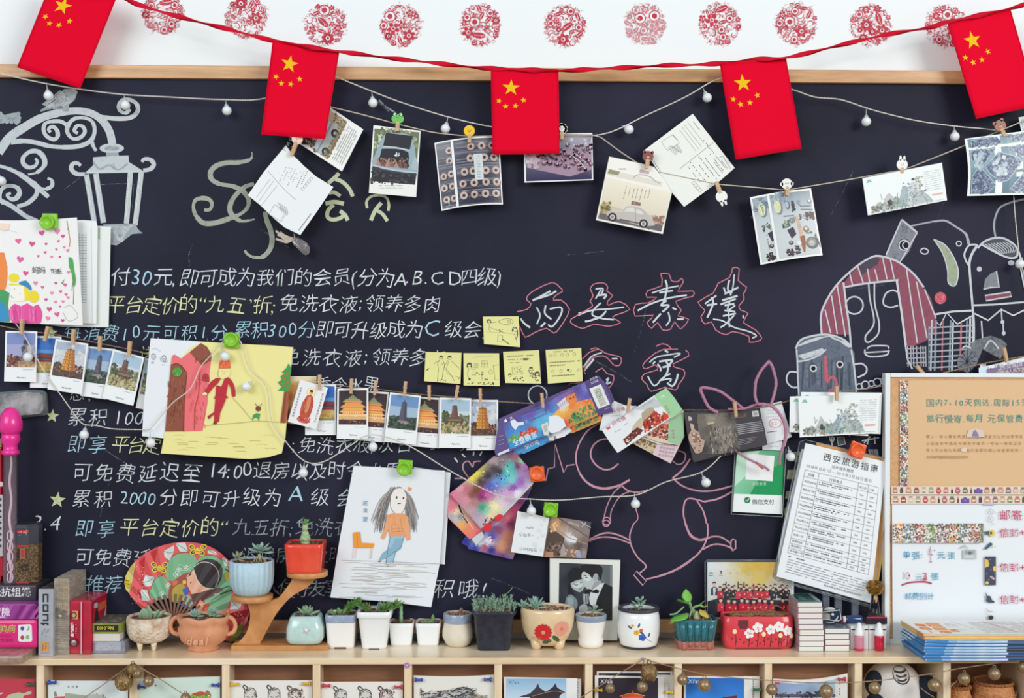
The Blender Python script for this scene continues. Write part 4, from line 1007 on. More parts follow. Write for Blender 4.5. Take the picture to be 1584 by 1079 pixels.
# ---- written postcard back on the right
P=pcard('postcard','cream postcard back with printed verse, turned on its corner and clipped by the rabbit peg','postcard',F3(872,32,1222,483,1100,590,800,808,700,690,468,335),.054,'eceee8',11)
P.st(F3(610,265,708,205,762,275,660,340,610,265),.8,'aeb0a8')
for j in range(6):P.st(F3(665+j*12,325+j*10,690+j*12,300+j*9,715+j*12,312+j*9,748+j*6,285+j*10),.7,'8c8e88',sm=4)
for a in ((762,165,900,345),(782,140,922,325),(800,120,945,305),(825,95,965,275)):P.st(F3(*a),.7,'b9bbb2')
P.st(F3(765,490,1045,270),.8,'a5a79f');P.st(F3(700,205,745,250),1,'9a9c96')
for k,(x,y,n) in enumerate(((965,255,18),(1020,370,11),(980,405,12),(925,390,15),(845,425,14),(930,465,8),(835,475,10),(1055,440,8))):
    for i in range(n):
        if P.r.random() < .86:P.e(*F3(x+i*10.2+P.r.uniform(-1,1),y+i*13)[0],1.15,.8,'4c4c50',rot=.9,n=4,up=i == 0)
for i in range(4):P.st(F3(862+i*17,605+i*20,885+i*17,592+i*20,902+i*17,612+i*20,878+i*17,626+i*20,862+i*17,605+i*20),.7,'a9aba4')
P.st(F3(1095,400,1120,385,1150,430,1190,490),.8,'a0a29c',sm=3);P.st(F3(1110,420,1165,490),.8,'a0a29c');P.st(F3(875,95,900,130,930,165),.8,'9a9c96',wob=.5)
for i in range(8):P.e(*F3(525+i*12,400+i*17)[0],1,.8,'66645f',n=4,up=False)
fin(P)

# ---- kitchen utensils flat lay
q=[(1160,305),(1254.5,291),(1272.5,394.5),(1176.5,409.5)]
bd=lambda U,V:(.003*(1-(2*U-1)**2),0,-1.5*math.sin(3.14*U))
P=card('postcard','two-panel postcard of cooking tools and spices laid out flat','postcard',q,.054,(95,105),bend=bd,cuts=(10,2),seed=12)
for x0,x1 in ((3,25.5),(30,92)):P.grad(x0,3,x1,102,['8a96a4','c3ccd2','ccd3d6','c9d0d2'])
P.b(4,4,25,20,40,2,5,['6e7c8e','8292a2','a8b4be']);P.b(31,4,60,16,50,2,5,['7c8a9a','94a2b0','b4bec6'])
def util(ox,sc=1.0):
    P.e(ox+13,24,6,11,'7f8b95',n=16);P.e(ox+11,22,5.5,10,'d9dcae',n=16);P.b(ox+8,14,ox+15,30,24,.5,1,['eef0d4','c2c692'])
def mess(x0,x1):
    P.b(x0,44,x0+12,56,30,.7,1.8,['4c6048','33412f','7c8c70']);P.p([(x0+6,60),(x0+16,56),(x0+19,68),(x0+11,74)],'3b3144');P.e(x0+9,80,3.6,3.6,'4c4038');P.e(x0+9,79,2,2,'a89a86');P.b(x0,90,x0+11,101,34,1,2.4,['3c2f38','54424a','2b2228'])
P.clip=(3,0,25.5,105);util(4);mess(12,25);P.clip=None
util(28);mess(42,60)
P.e(55,22,3.6,6.5,'5a6676');P.e(54,21,2.6,5,'b2c0cc');P.q(61,16,65,32,'2e303a');P.b(60,15,66,33,20,.6,1.4,['14151c','484c58'])
P.st([(70,20),(75,26),(90,27)],1.6,'606c7a');P.e(72,19,3,3,'8a96a2');P.e(89,20,3.4,3.4,'7c8894');P.e(89,19,1.8,1.8,'e6eaec');P.st([(74,31),(92,33)],1.4,'5c5850')
P.b(80,36,92,48,60,.8,2,['5a3a34','7a4c40','3c2624']);P.b(70,38,80,46,14,.6,1.4,['6e4a40']);P.st([(46,38),(62,39)],1.4,'50565e');P.e(58,46,4.4,4.4,'5c5a58');P.e(58,46,3,3,'b9b6ae');P.e(58,46,1.6,1.6,'6b6860')
P.p([(64,40),(68,40),(72,72),(66,72)],'d9b8a2');P.p([(66,72),(73,71),(73,84),(70,97),(68,97),(66,84)],'9c5a38');P.tiny(66,46,70,7,3.4,'a5826e',1.2,word=(1,2));P.b(62,40,66,46,8,.6,1.2,['aab2b6'])
P.e(83,84,9.5,9.5,'5e6064',n=20);P.e(82,83,7,7,'8b8c8a',n=18);P.e(82,84,4.4,4.4,'c3beb2',n=12);P.e(77,62,4.5,5,'8f7660');P.e(77,61,2.5,2.6,'ded4c8');P.b(76,64,84,70,14,.8,1.6,['8c7a64','b9a88c'])
P.st([(88,72),(92,80),(94,92)],1,'3c3c3c');P.st([(90,70),(91,84)],.9,'5a5044');P.e(63,82,3.6,3.6,'e4e6e4');P.b(56,86,62,98,36,.9,2,['40303a','5c4850']);P.e(84,68,1.8,1.8,'5c6a78');P.q(25.8,0,29.6,105,'edf0f0');P.tiny(16,62,17.5,8,3,'6a6e74',1.2);fin(P)

# ---- ink landscape tickets
def landscape(P,sx=1.0,stub=True):
    """125 x 60 ticket print"""
    P.p([(5,9),(8,4),(11,4),(14,9)],'7ab79a');P.p([(7,9),(9.5,6),(12,9)],'a9d6bf')
    for (x,w_,h_,c) in ((8,18,12,'a9b2ae'),(22,20,22,'bcc2c0'),(36,18,16,'9aa6a4'),(50,18,28,'9fb0bc'),(62,16,30,'c3cacb'),(74,20,20,'aeb8b8')):
        pts=[(x,56)];n=7
        for i in range(1,n):pts.append((x+w_*i/n*1.4,56-h_*math.sin(3.14*i/n)*P.r.uniform(.8,1.25)))
        pts.append((x+w_*1.5,56));P.p(pts,al(c,1))
        for i in range(11):a,b=P.r.uniform(x,x+w_*1.4),P.r.uniform(56-h_,54);P.st([(a,b),(a+P.r.uniform(-3,3),b+P.r.uniform(2,5)),(a+P.r.uniform(-5,5),b+P.r.uniform(5,9))],P.r.uniform(.3,.9),P.r.choice(['5c6464','7f8888','3e4444','8fa7a0']))
    P.b(6,46,44,57,40,.8,2,['7b7a72','a79888','5b5a54','8c7a6a']);P.b(40,44,78,57,40,.8,2,['7fa08f','9cb5a4','5f7a6e','a7b4b0']);P.b(34,43,40,50,16,.8,2,['2e3434','4a5050'])
    P.b(60,20,88,46,50,.6,1.8,['aeb8ba','8f9aa0','c9d0d2']);P.b(78,14,92,34,40,.6,1.6,['c3bfae','a9a99a','8f9288'])
    for i in range(12):a=P.r.uniform(66,92);b=P.r.uniform(26,44);P.st([(a,b),(a+4,b-2)],.7,'6b7474')
    P.st([(24,30),(26,40)],.5,'5c6464');P.tiny(95,9,121,10,3.3,'c2c8c8',.8,word=(1,3));P.q(104,46,120,48.4,'e6a8a0');P.st([(40,57.5),(122,57)],.5,'b4bab8')
q=[(1334,275.5),(1457,251.5),(1465,309.5),(1342.5,333)]
P=card('ticket','single long landscape ticket in ink-wash style under the rabbit peg','ticket',q,.066,(125,60),'eef4f3',seed=13)
landscape(P);P.e(77,17,1.9,1.9,'15151a');fin(P)

# ---- blue tray postcard and the one behind it
P=pcard('postcard','corner of a pale postcard peeking above the blue tray postcard','postcard',[(1575.5,181.5),(1604,177),(1604,215),(1582,212)],.046,'e4e8ea',14);P.p([(1579,184),(1604,180),(1604,215),(1584,212)],'9fb4b6');P.b(1580,186,1600,208,20,2,4,['7c9496','b9c8c8']);fin(P)
bd=lambda U,V:(.004*(1-(2*U-1)**2),3.5*math.sin(3.14*V),0)
q=[(1492,214.5),(1620,198),(1624,300),(1496,303)]
P=card('postcard','blue two-panel postcard of plums in a crossed wire tray at the right edge','postcard',q,.064,(130,92),bend=bd,cuts=(4,8),seed=15)
P.grad(4,2,126,15,['5f8494','7d98a4']);P.grad(4,19,126,89,['6d8a9a','86a2ac','4d7488','3f6478'])
def plums(poly,n):
    xs=[p[0] for p in poly];ys=[p[1] for p in poly]
    def ins(x,y):
        c=False
        for i in range(len(poly)):
            (a,b),(e,f_)=poly[i-1],poly[i]
            if (b > y) !=(f_ > y) and x < (e-a)*(y-b)/(f_-b)+a:c=not c
        return c
    P.p(poly,'3f5070')
    for _ in range(n):
        x,y=P.r.uniform(min(xs),max(xs)),P.r.uniform(min(ys),max(ys))
        if ins(x,y):rr=P.r.uniform(1.8,3);P.e(x,y,rr,rr,P.r.choice(['5a678a','6e7a98','47526e','8490a6']),n=8,up=False);P.k +=.02;P.e(x-.6,y-.8,rr*.35,rr*.3,'c2ccd6',n=5,up=False);P.k +=.02
    P.layer();P.st(poly,1.3,'a9c8d0',closed=True)
plums([(6,20),(44,20),(28,40),(22,44),(6,36)],60);plums([(26,47),(50,26),(78,36),(84,44),(62,70),(52,72),(34,58)],170);plums([(66,20),(118,20),(124,34),(108,42),(92,42)],110);plums([(6,62),(14,50),(24,52),(44,76),(32,88),(6,88)],120);plums([(66,84),(82,66),(96,50),(124,62),(124,88),(78,88)],160)
plums([(10,4),(26,3),(50,3),(58,14),(8,15)],60);plums([(66,3),(96,3),(84,14),(74,14)],30);plums([(104,3),(124,3),(124,14),(96,14)],30)
P.b(40,34,60,60,30,2,4,['c9d6dc','aebfca']);P.b(12,24,26,50,22,2,4,['a4b4c4','b9c8d0']);P.st([(4,47),(24,50)],1,'87aab4');fin(P)

# ---- small plastic wrapped tassel under the tilted postcard
m_cl=mat('c9c3c6',0.12,trans=.75,bump=.5,bscale=300);tb=thing('plastic_pouch','crumpled clear plastic pouch tied with a pale ribbon below the tilted postcard','pouch',W(463,377,.05))
r=random.Random(5);bm=bmesh.new();N=14;rings=[]
for j,(x,y,w_) in enumerate(((445,366,1.5),(450,368,3),(457,372,7),(465,378,9),(472,384,10),(476,388,8),(478,391,3))):
    rings.append([bm.verts.new(W(x + (w_*math.cos(a)*r.uniform(.75,1.2))*.45,y + w_*math.cos(a)*r.uniform(.8,1.2)*.7*-1,.048+.006*math.sin(a)*(w_/9)*r.uniform(.6,1.3)) - parent_world(tb)) for a in [6.283*k/N for k in range(N)]])
for a,b in zip(rings[:-1],rings[1:]):
    for k in range(N):bm.faces.new((a[k],a[(k+1) % N],b[(k+1) % N],b[k]))
bm_obj('pouch_body',bm,m_cl,tb)
for pts in (F7(790,690,740,715,690,700,655,690),F7(790,690,730,680,680,650,655,630),F7(790,690,735,700,700,675,668,658),F7(790,690,720,665,690,640)):
    for k in (0,.6):tube('ribbon_tail',px_path([(x,y+k*2) for x,y in pts],.05),[.0012,.0018,.0016,.0010],mat('c4b7a8',.6),tb)
tube('tie',px_path(F7(792,655,795,680,788,705),.054),.0009,mat('b8a890',.6),tb)

# ================================================================ LANDMARK PHOTO CARDS
def sky(P,x0,y0,x1,y1,cols):P.grad(x0,y0,x1,y1,cols)
def pagoda(P,cx,base,top,w0,w1,tiers,body,dark,roof=None,hi=None):
    H=base-top;
    for i in range(tiers):
        t0,t1=i/tiers,(i+1)/tiers;ww=(w0*(1-t0)+w1*t0);wu=(w0*(1-t1)+w1*t1);y0,y1=base-H*t0,base-H*t1
        P.p([(cx-ww/2,y0),(cx+ww/2,y0),(cx+wu/2,y1),(cx-wu/2,y1)],body)
        P.p([(cx+ww*.15,y0),(cx+ww/2,y0),(cx+wu/2,y1),(cx+wu*.15,y1)],dark)
        P.p([(cx-wu/2-1,y1+.9),(cx+wu/2+1,y1+.9),(cx+wu/2,y1-.6),(cx-wu/2,y1-.6)],roof or dark)
        if tiers <=7:P.q(cx-1,(y0+y1)/2-1.4,cx+1,y0-1,roof or dark);P.q(cx-ww*.3,(y0+y1)/2-.6,cx-ww*.3+1.2,y0-1.6,roof or dark);P.q(cx+ww*.28,(y0+y1)/2-.6,cx+ww*.28+1.2,y0-1.6,roof or dark)
    P.p([(cx-w1/2,top),(cx+w1/2,top),(cx,top-H*.07)],roof or dark);P.st([(cx,top-H*.05),(cx,top-H*.16)],.7,roof or dark)
def photo(kind,P):
    """print area (3,3)-(45,57) on a 48 x 80 card"""
    x0,y0,x1,y1=2.6,3,45.4,57;P.clip=(x0,y0,x1,y1);r=P.r
    if kind == 'bell':
        P.q(x0,y0,x1,y1,'3b2c30');P.q(x0,40,x1,49,'e0b47c');P.q(x0,49,x1,y1,'4a2f34');P.b(x0,49,x1,56,30,.8,2.4,['7a4a44','c58a6c','2f1e24'],asp=.3);P.e(29,41.5,3.6,3,'f4dcb8')
        P.p([(15,18),(24,9.5),(33,18)],'84906f');P.p([(9,20),(14,17),(34,17),(39,21)],'a39a6a');P.q(13,20,36,25,'d9502c');P.q(12,23,37,25,'f0a24e')
        P.p([(5,29),(11,25),(38,25),(44,29)],'e8a052');P.q(9,29,40,33,'d65a2e');P.q(9,31.5,40,33,'f4bc6a');P.p([(4,37),(9,33),(40,33),(44.5,37)],'eda450');P.q(8,37,41,41,'e87c3a')
        for i in range(9):P.q(9.5+i*3.6,37.4,11.3+i*3.6,40.6,'f8cf86')
        P.st([(4,37.2),(44.5,37.2)],1,'fbe0a6');P.st([(5,29.4),(44,29.4)],1,'f8d090');P.st([(9,20.8),(39,21.4)],.8,'f0d49c');P.st([(24,9),(24,6.5)],.8,'c9b27c');P.q(x0,41,x1,43,'f6d8a4')
    elif kind == 'tower':
        sky(P,x0,y0,x1,y1,['6f94c4','a4bcd4','c4ccd4','b9bcc0']);P.b(x0,38,x1,57,260,1.5,3.4,['3d4a44','2e3a36','4c5850','5d6658']);pagoda(P,24,44,14,12,6,13,'6a6674','4e4a58','3f3c4a');P.p([(15,50),(17,43),(31,43),(33,50)],'8a8284');P.b(x0,48,x1,57,120,1.5,3,['2c3834','3c4a40','4e5c4c']);P.b(25,44,33,49,8,.8,1.6,['a9a29a'])
    elif kind == 'trees':
        sky(P,x0,y0,x1,y1,['a9c4d8','c9d6dc','d6d6cc','b9b49c']);P.b(x0,26,x1,40,140,1,2.8,['6b7458','8a8c68','4c5a40']);pagoda(P,23,30,13,10,6.5,6,'8a6658','6e4e44','5c4038')
        P.p([(10,34),(17,30),(30,30),(38,34)],'6e5246');P.p([(6,42),(12,36),(34,36),(41,42)],'5d463c');P.q(13,34,33,37,'8f7460');P.q(10,42,37,48,'7c6450');P.b(x0,40,x1,57,150,1,2.6,['7c7a50','a39a66','5c5c3c','b9ac80']);P.e(24,50,3.6,4.2,'cdb498');P.b(x0,48,14,57,30,1,2,['c3b48a','6e6a44']);P.b(32,48,x1,57,30,1,2,['c3b48a','6e6a44']);P.st([(7,20),(8,38)],1,'4a5238');P.b(4,22,13,38,30,1,2.2,['5a6446','46523a'])
    elif kind == 'gold':
        sky(P,x0,y0,x1,y1,['a9b8cc','c6ccd4','d8d2d0','cfc4ba']);P.b(x0,5,x1,30,26,3,6,['cfd4da','bcc4d0','dcdad8'],asp=.5);P.b(x0,38,x1,46,60,1.2,2.6,['5a4038','74503e','463430']);pagoda(P,24,46,14,21,11,6,'dc9a44','b8742e','8a5226');P.q(x0,46,x1,y1,'5c4038');P.b(x0,46,x1,57,70,.8,2.6,['3e2a28','6e4c42','8a6450'],asp=.4);P.b(7,36,14,48,26,1,2.4,['5a4436','7c5c40','3c3028']);P.b(37,42,x1,48,22,.8,2,['8a3c34','402a28','b9a08c'])
    elif kind == 'gate':
        sky(P,x0,y0,x1,y1,['2f6cc0','5c94d4','a9c4dc','c9d0d0']);P.p([(8,29),(14,26),(x1,27),(x1,30)],'6b4a4c');P.q(12,29,x1,33,'8a2e34');P.p([(4,35),(12,33),(x1,33),(x1,36)],'4e3a40');P.q(8,36,x1,40,'8a2e34');P.q(x0,40,x1,43,'c2a878');P.q(x0,43,x1,y1,'d0ac62');P.b(x0,43,x1,56,50,1,2.6,['c49c52','dcbc7a','b48c48']);P.q(x0,53,x1,y1,'8e9060');P.q(8,46,9,47.4,'5c4a30')
    elif kind == 'statue':
        sky(P,x0,y0,x1,y1,['7b8cc4','a4a4cc','d0b4bc','e0c4b4']);P.b(x0,40,x1,57,180,1,2.6,['7a4034','5a342c','9a5a44','46302c']);pagoda(P,10,46,37,4,2.5,4,'7a4438','5c342c');P.e(33,53,14,7,'c4a078',n=18);P.b(22,48,44,57,50,.8,1.8,['d0b088','b08c64','a07c5c'])
        P.p(sm_([(25,48),(26,32),(28,22),(32,18),(37,22),(40,34),(41,48)],2),'8a8490');P.e(31,17,3.6,4.4,'3c3a48');P.p([(26,34),(24,26),(28,22),(32,26)],'4c4854');P.p([(33,24),(38,22),(40,34),(36,38)],'d4c0b8')
    P.clip=None;P.tiny(28,60.5,45,1,2,'b0b2b4',.7,word=(1,2));P.st([(19,74),(21,72),(22,75),(24,72.5),(25,74.5),(28,72.8),(29,74.6),(32,73)],.8,'6c6e72',wob=.2)
def lcard(q,kind,d,label,seed):
    P=card('photo_card',label,'photo card',q,d,(48,80),'f0f2f4',seed=seed,group=None);photo(kind,P);fin(P)
cC=lambda *p:C1(*p)
lcard(cC(298,116,580,122,566,612,283,603),'gate',.0445,'photo card of a red palace gate against blue sky, behind its neighbours at far left',21)
lcard(cC(52,70,350,75,340,552,38,545),'statue',.052,'photo card of a robed statue, leftmost on the twine',22)
lcard(cC(1368,326,1650,372,1570,850,1278,795),'trees',.0445,'photo card almost hidden behind the white paper of the yellow drawing',23)
lcard(cC(830,213,1088,243,1000,716,755,680),'tower',.049,'photo card of a grey stepped tower, fourth from the left',24)
lcard(cC(525,145,832,190,770,668,448,620),'gold',.056,'tilted photo card of a golden pagoda, third from the left',25)
lcard(cC(1065,240,1360,320,1255,775,964,702),'trees',.054,'photo card of a brown pagoda among trees, fifth from the left',26)
lcard([(472,593.5),(520,594.3),(519.9,672.6),(472,672.6)],'gate',.049,'photo card of a red palace gate tucked behind the buddha card',27)
lcard([(557,603.5),(602,606.5),(594,684),(548,680)],'bell',.049,'second lit bell tower photo, half behind its neighbours',28)
lcard([(521.8,600.8),(570,600),(569.2,679.4),(520.8,678.4)],'bell',.056,'front photo of the lit bell tower, beside the gate photo',29)
lcard([(634,612.5),(681,615.3),(680,693),(630,689)],'bell',.049,'third lit bell tower photo, between the grey tower and the tree pagoda',30)
lcard([(603.3,606.3),(651.3,612),(643.2,687.8),(594,683)],'tower',.056,'photo card of a grey stepped tower in the right-hand row',31)
lcard([(680.8,614.5),(729,615.8),(727.8,692.8),(679,692.3)],'trees',.055,'photo card of a brown pagoda among trees in the right-hand row',32)
lcard([(723,617.8),(770.7,618.3),(770.2,695.7),(721.5,696)],'gold',.050,'photo card of a golden pagoda at the right end of the row',33)
# golden painting and buddha card
P=pcard('postcard','warm golden painted postcard behind the buddha card','postcard',B2(190,165,355,165,352,300,330,470,130,450),.050,'e2c48e',34)
P.field(B2(190,165,355,165,352,300,330,470,130,450),[(450,584,'ead8ac'),(480,584,'e8d4a0'),(455,600,'e0a050'),(446,612,'c86c34'),(452,625,'e0a060'),(440,640,'8c2c24'),(447,650,'b83c28'),(470,600,'e8c078'),(480,620,'d89848'),(455,645,'c04c30')],1.3,3,.08);P.p(B2(190,165,355,165,354,190,190,195),'e8dcb8');fin(P)
q=[(464.4,586.7),(507.3,599.3),(488.9,663.7),(445,652)]
P=card('amulet_card','pale laminated card with a red-robed buddha, tilted over the photos','card',q,.062,(45,68),'eeeef0',seed=35,mat_=M_GLOSS)
P.e(22,14,7.5,7.5,'f0dca0',n=18);P.e(22,14,5.5,5.5,'f7ecc8',n=16);P.e(22,15,3,3.8,'e0b48c');P.e(22,12.4,3,2,'3a3034');P.p(sm_([(17,21),(22,18.5),(27,21),(31,34),(30,52),(26,56),(18,56),(14,50),(13,34)],2),'c4523c');P.p(sm_([(20,22),(24,22),(26,40),(22,48),(18,40)],2),'dc8a5c')
P.st([(16,26),(20,36),(18,50)],1,'8c3428',sm=3);P.st([(28,26),(26,38),(28,50)],1,'9c3c2c',sm=3);P.e(22,59,10,5,'cf5a44',n=18);P.e(22,57,6.5,2.4,'b0402f');P.b(12,55,32,63,18,.8,1.6,['e08a70','a83a2c'])
for i in range(11):P.text(P.r.choice('南无阿弥陀佛'),3.4,14+i*4.4,3.6,'5a6064');P.text(P.r.choice('诸恶莫作众善奉行'),38.4,14+i*4.4,3.6,'8a6a60')
fin(P)

# ================================================================ CHILDREN'S DRAWINGS
mg_n=0
def magnet(x,y,col,d,label,ang=0,dx=3,dy=2.5,r=24):
    c=W(x,y,d);s_=S(d);t=thing('magnet',label,'magnet',c,'square magnets with a round button');t.rotation_euler=(0,math.radians(ang),0)
    h=r*s_/2;m_=mat(col,.35,coat=.2)
    bm=bmesh.new();add_box(bm,-h,-.002,-h,h,.005,h);bm_obj('base',bm,m_,t,bevel=.0018)
    bm=lathe_bm([(h*.98,0),(h*1.0,.003),(h*.92,.0055),(h*.74,.0062),(h*.72,.0052),(h*.05,.0056)],28);bm.transform(Matrix.Rotation(math.pi/2,4,'X'));bm_obj('button',bm,m_,t,(-dx*s_,-.002,-dy*s_),smooth=True)
# left pad of drawings
for i,(ol,d,c,lab) in enumerate((([(60,350),(150,349),(171.5,350.5),(168,506),(96,505),(30,497)],.034,'e9edea','blank pale sheet furthest back in the pad of drawings at left'),
    ([(60,344),(128,340),(149,341.5),(151,352),(149,500),(60,498)],.041,'eef0f0','ruled sheet in the middle of the pad of drawings at left'))):
    P=pcard('paper_sheet',lab,'paper',ol,d,c,50+i)
    if i == 0:P.q(152,352,154.5,370,'8fc47a')
    else:
        for y in range(363,470,4):P.st([(118,y),(134,y+.5)],.6,'9aa0a8')
        for x in (123,128,133):P.st([(x,360),(x,466)],.5,'b4b9be')
        P.st([(141,352),(143,500)],.7,'cdd1d2')
    fin(P,m=M_PAPER)
bd=lambda U,V:(.004+.010*U*U,0,-2.2*math.sin(3.1*U)*(1-V)*-1)
q=[(-22,340),(119,336),(128,503),(-22,497)]
P=card('child_drawing','child\'s drawing with pink hearts, flowers and a small yellow-haired figure','drawing',q,.046,(150,160),'f1f0ee',bend=bd,cuts=(14,1),seed=52)
def heart(P,x,y,s_,c,rot=0):
    pts=[]
    for k in range(16):
        t=6.283*k/16;a,b=16*math.sin(t)**3/16,-(13*math.cos(t)-5*math.cos(2*t)-2*math.cos(3*t)-math.cos(4*t))/16
        pts.append((x+s_*(a*math.cos(rot)-b*math.sin(rot)),y+s_*(a*math.sin(rot)+b*math.cos(rot))))
    P.p(pts,c)
A5c=lambda *p:[((x-(-22))/150*150,(y-338)) for x,y in A5(*p)]
for x,y,s_ in ((275,350,5),(375,345,5),(410,375,3.5),(122,397,5.2),(210,415,5),(300,418,2.6),(380,403,2.6),(365,452,2.2),(292,468,2.8),(247,490,2.6),(333,496,2.6),(385,497,2.2),(132,510,6),(165,595,4.6),(225,655,4),(352,655,2.6),(268,680,2.8),(325,715,3),(380,705,2.8),(287,755,3),(346,768,2.8),(392,765,2.6),(305,812,4.2),(352,842,4.4),(295,868,4),(385,878,3),(410,665,3.2),(413,722,2.6),(415,440,2.4),(372,795,2),(435,590,3),(437,460,3),(425,740,2.6)):heart(P,*A5c(x,y)[0],s_,P.r.choice(['e2609c','d84c8e','ec86b2']),P.r.uniform(-.2,.2))
P.p(A5c(-80,470,30,470,50,560,40,650,20,735,-80,740),'ef8436');P.b(0,118-0,16,160,20,1,3,['f49a50','d9661e']);P.b(4,24+0,18,60,1,1,2,['f49a50'])
P.p(sm_(A5c(-80,480,0,470,40,530,50,600,40,680,10,740,-80,750),2),'f08a3c');P.b(6,122,14,150,20,.8,2,['f8a866','de6a20'])
P.p(sm_(A5c(-80,700,20,700,60,720,50,800,60,860,60,900,-80,905),1),'3f9c5c');P.p(sm_(A5c(-80,760,0,765,40,810,60,860,50,895,-80,905),1),'2a8fc4')
P.e(*A5c(90,625)[0],8.5,7,'f2dc28',n=14);P.e(*A5c(210,738)[0],9,9.5,'f0d822',n=14);P.p(sm_(A5c(60,660,150,665,185,700,180,760,140,770,65,770),1),'efdc30');P.p(A5c(58,675,150,670,155,765,65,770),'f6f3ec');P.p(sm_(A5c(118,655,165,640,198,680,195,702,165,680,130,668),2),'2e86b8')
P.st(A5c(70,735,72,748,88,748),.7,'333333');P.e(*A5c(92,695)[0],.7,.7,'333333');P.e(*A5c(125,722)[0],.8,.8,'7aa83c')
P.p(sm_(A5c(60,880,55,830,90,785,130,800,170,780,205,800,235,785,260,830,255,880,230,905,80,905),2),'e64c9c')
for i in range(16):a=P.r.uniform(62,250);P.st(A5c(a,800+P.r.uniform(0,40),a+P.r.uniform(-12,12),890),.9,P.r.choice(['f48cc0','c2307c','f070b0']))
P.p(A5c(132,893,158,890,160,905,140,905),'2e9cb4')
P.p(sm_(A5c(440,500,465,510,472,580,480,640,462,680,455,600,440,560),2),'4ca852');P.p(A5c(385,655,408,630,395,660),'6a9c4c');P.st(A5c(450,700,470,600,455,780),.8,'8a6a5c',sm=3);P.st(A5c(440,280,455,400,448,440),1,'c98a5c');P.st(A5c(440,330,452,345,445,360),.8,'55504c');P.st(A5c(395,800,440,790,480,850,420,880,390,830),.5,'aaa9a4',sm=4)
P.text('妈妈',*A5c(205,592)[0],11,'4a4448',jit=.12,sp=.95);P.text('节日快乐',*A5c(318,596)[0],9,'4a4448',jit=.12,sp=.62,sx=.75)
P.p(A5c(-80,285,70,290,60,330,-80,330),'f2dccb');P.st(A5c(20,340,60,330,120,345),.4,'c9c9c4');fin(P,m=M_PAPER)
magnet(77,341.5,'86c928',.062,'green magnet on the pad of drawings at far left',0,3,2.5,23)

# white paper and yellow drawing
P=pcard('paper_sheet','white sheet behind the yellow drawing with two tiny doodled faces','paper',C8(70,15,520,45,700,60,600,870,330,865,0,832,10,600),.058,'e9edf2',53)
for x,y in ((95,170),(183,185)):
    P.ring(*C8(x,y)[0],3.6,.6,'55555c',n=10);P.ring(*C8(x-4,y+4)[0],1,.5,'44444a',n=6);P.ring(*C8(x+8,y+2)[0],1,.5,'44444a',n=6);P.st(C8(x-12,y+22,x,y+27,x+14,y+20),.6,'55555c');P.st(C8(x-20,y-14,x-5,y-28,x+16,y-20),.8,'66666c')
P.st(C8(80,212,80,228),1,'333338');P.st(C8(92,212,92,228),1,'333338');P.st(C8(165,238,172,238),1.2,'333338');P.st(C8(184,238,190,238),1.2,'333338');P.st(C8(150,175,158,205,200,215,212,200),.6,'66666c',sm=3);P.st(C8(85,105,110,98,150,125),.6,'9a9aa0',wob=.4);fin(P,m=M_PAPER)
ye=C8(500,44,800,62,1100,76,1262,90,1255,130,1240,300,1225,480,1195,840,1165,975,1040,1010,900,1024,600,1005,380,990,155,976,190,795,215,500,235,240,250,160,268,150,325,182,410,92)
P=pcard('child_drawing','yellow child\'s drawing of a person in red beside a pink house','drawing',ye,.060,'efe69a',54)
P.p(C8(238,235,250,160,270,150,325,185,395,130,490,215,490,250,575,200,560,330,545,560,505,788,345,795,352,500,370,330,300,232),'ee6f74')
P.p(C8(190,795,215,500,238,240,280,228,330,240,362,290,370,340,355,500,348,793),'8f4a34');P.p(C8(395,130,490,55,540,85,580,150,575,200,500,248),'8f4a34');
for i in range(46):x=P.r.uniform(215,345);y=P.r.uniform(340,740);P.st(C8(x,y,x+P.r.uniform(-12,12),y+P.r.uniform(25,55)),1.3,P.r.choice(['a55c40','753826','9b5238','6a3022']))
for i in range(20):x=P.r.uniform(420,550);y=P.r.uniform(90,200);P.st(C8(x,y,x+P.r.uniform(-14,14),y+P.r.uniform(10,26)),1.2,P.r.choice(['a55c40','753826']))
for i in range(50):x=P.r.uniform(378,520);y=P.r.uniform(250,740);P.st(C8(x,y,x+8,y+18,x+P.r.uniform(-8,12),y+34),.8,P.r.choice(['f7929a','da5560','f48088']),sm=2)
P.st(C8(478,300,470,480,440,600,435,780),1,'b8434c',sm=4);P.st(C8(352,500,345,795),.8,'5c2c20');P.st(C8(238,240,300,228,362,290,370,340,352,500),.8,'5c2c20',sm=3)
P.e(*C8(292,297)[0],7.4,7,'4f9e3c',n=16);P.b(267,568,281,581,24,.6,1.3,['2f7a28','74c05c'],mask=lambda x,y:(x-274)**2+(y-575)**2 < 40);P.p(sm_(C8(500,370,505,325,530,308,558,330,560,380),2),'b52a3c');P.st(C8(502,345,560,345),.7,'6a1a28');P.st(C8(530,310,530,380),.7,'6a1a28')
rc='bf1830'
P.p(C8(650,200,728,195,738,265,638,268),'ef6c3c');P.b(340,559,355,568,16,.8,1.6,['f48a58','d8542c']);P.p(sm_(C8(640,275,632,320,650,350,690,355,725,340,738,300,732,270),2),'f0e6a0');P.st(C8(640,275,632,320,650,350),.6,'8a7a4a',sm=3);P.e(*C8(668,292)[0],.8,.5,'555544');P.e(*C8(708,290)[0],.8,.5,'555544');P.st(C8(676,312,690,313),.6,'a04038');P.st(C8(690,290,686,302),.4,'8a7a4a')
P.p(sm_(C8(620,345,570,380,540,430,520,460,545,485,590,430,632,390,655,350),2),rc);P.p(sm_(C8(710,335,745,365,770,420,778,498,748,498,740,440,715,385),2),rc);P.p(C8(625,405,660,420,690,345,715,345,715,400,700,490,720,512,670,520,597,520,612,490,615,420),rc)
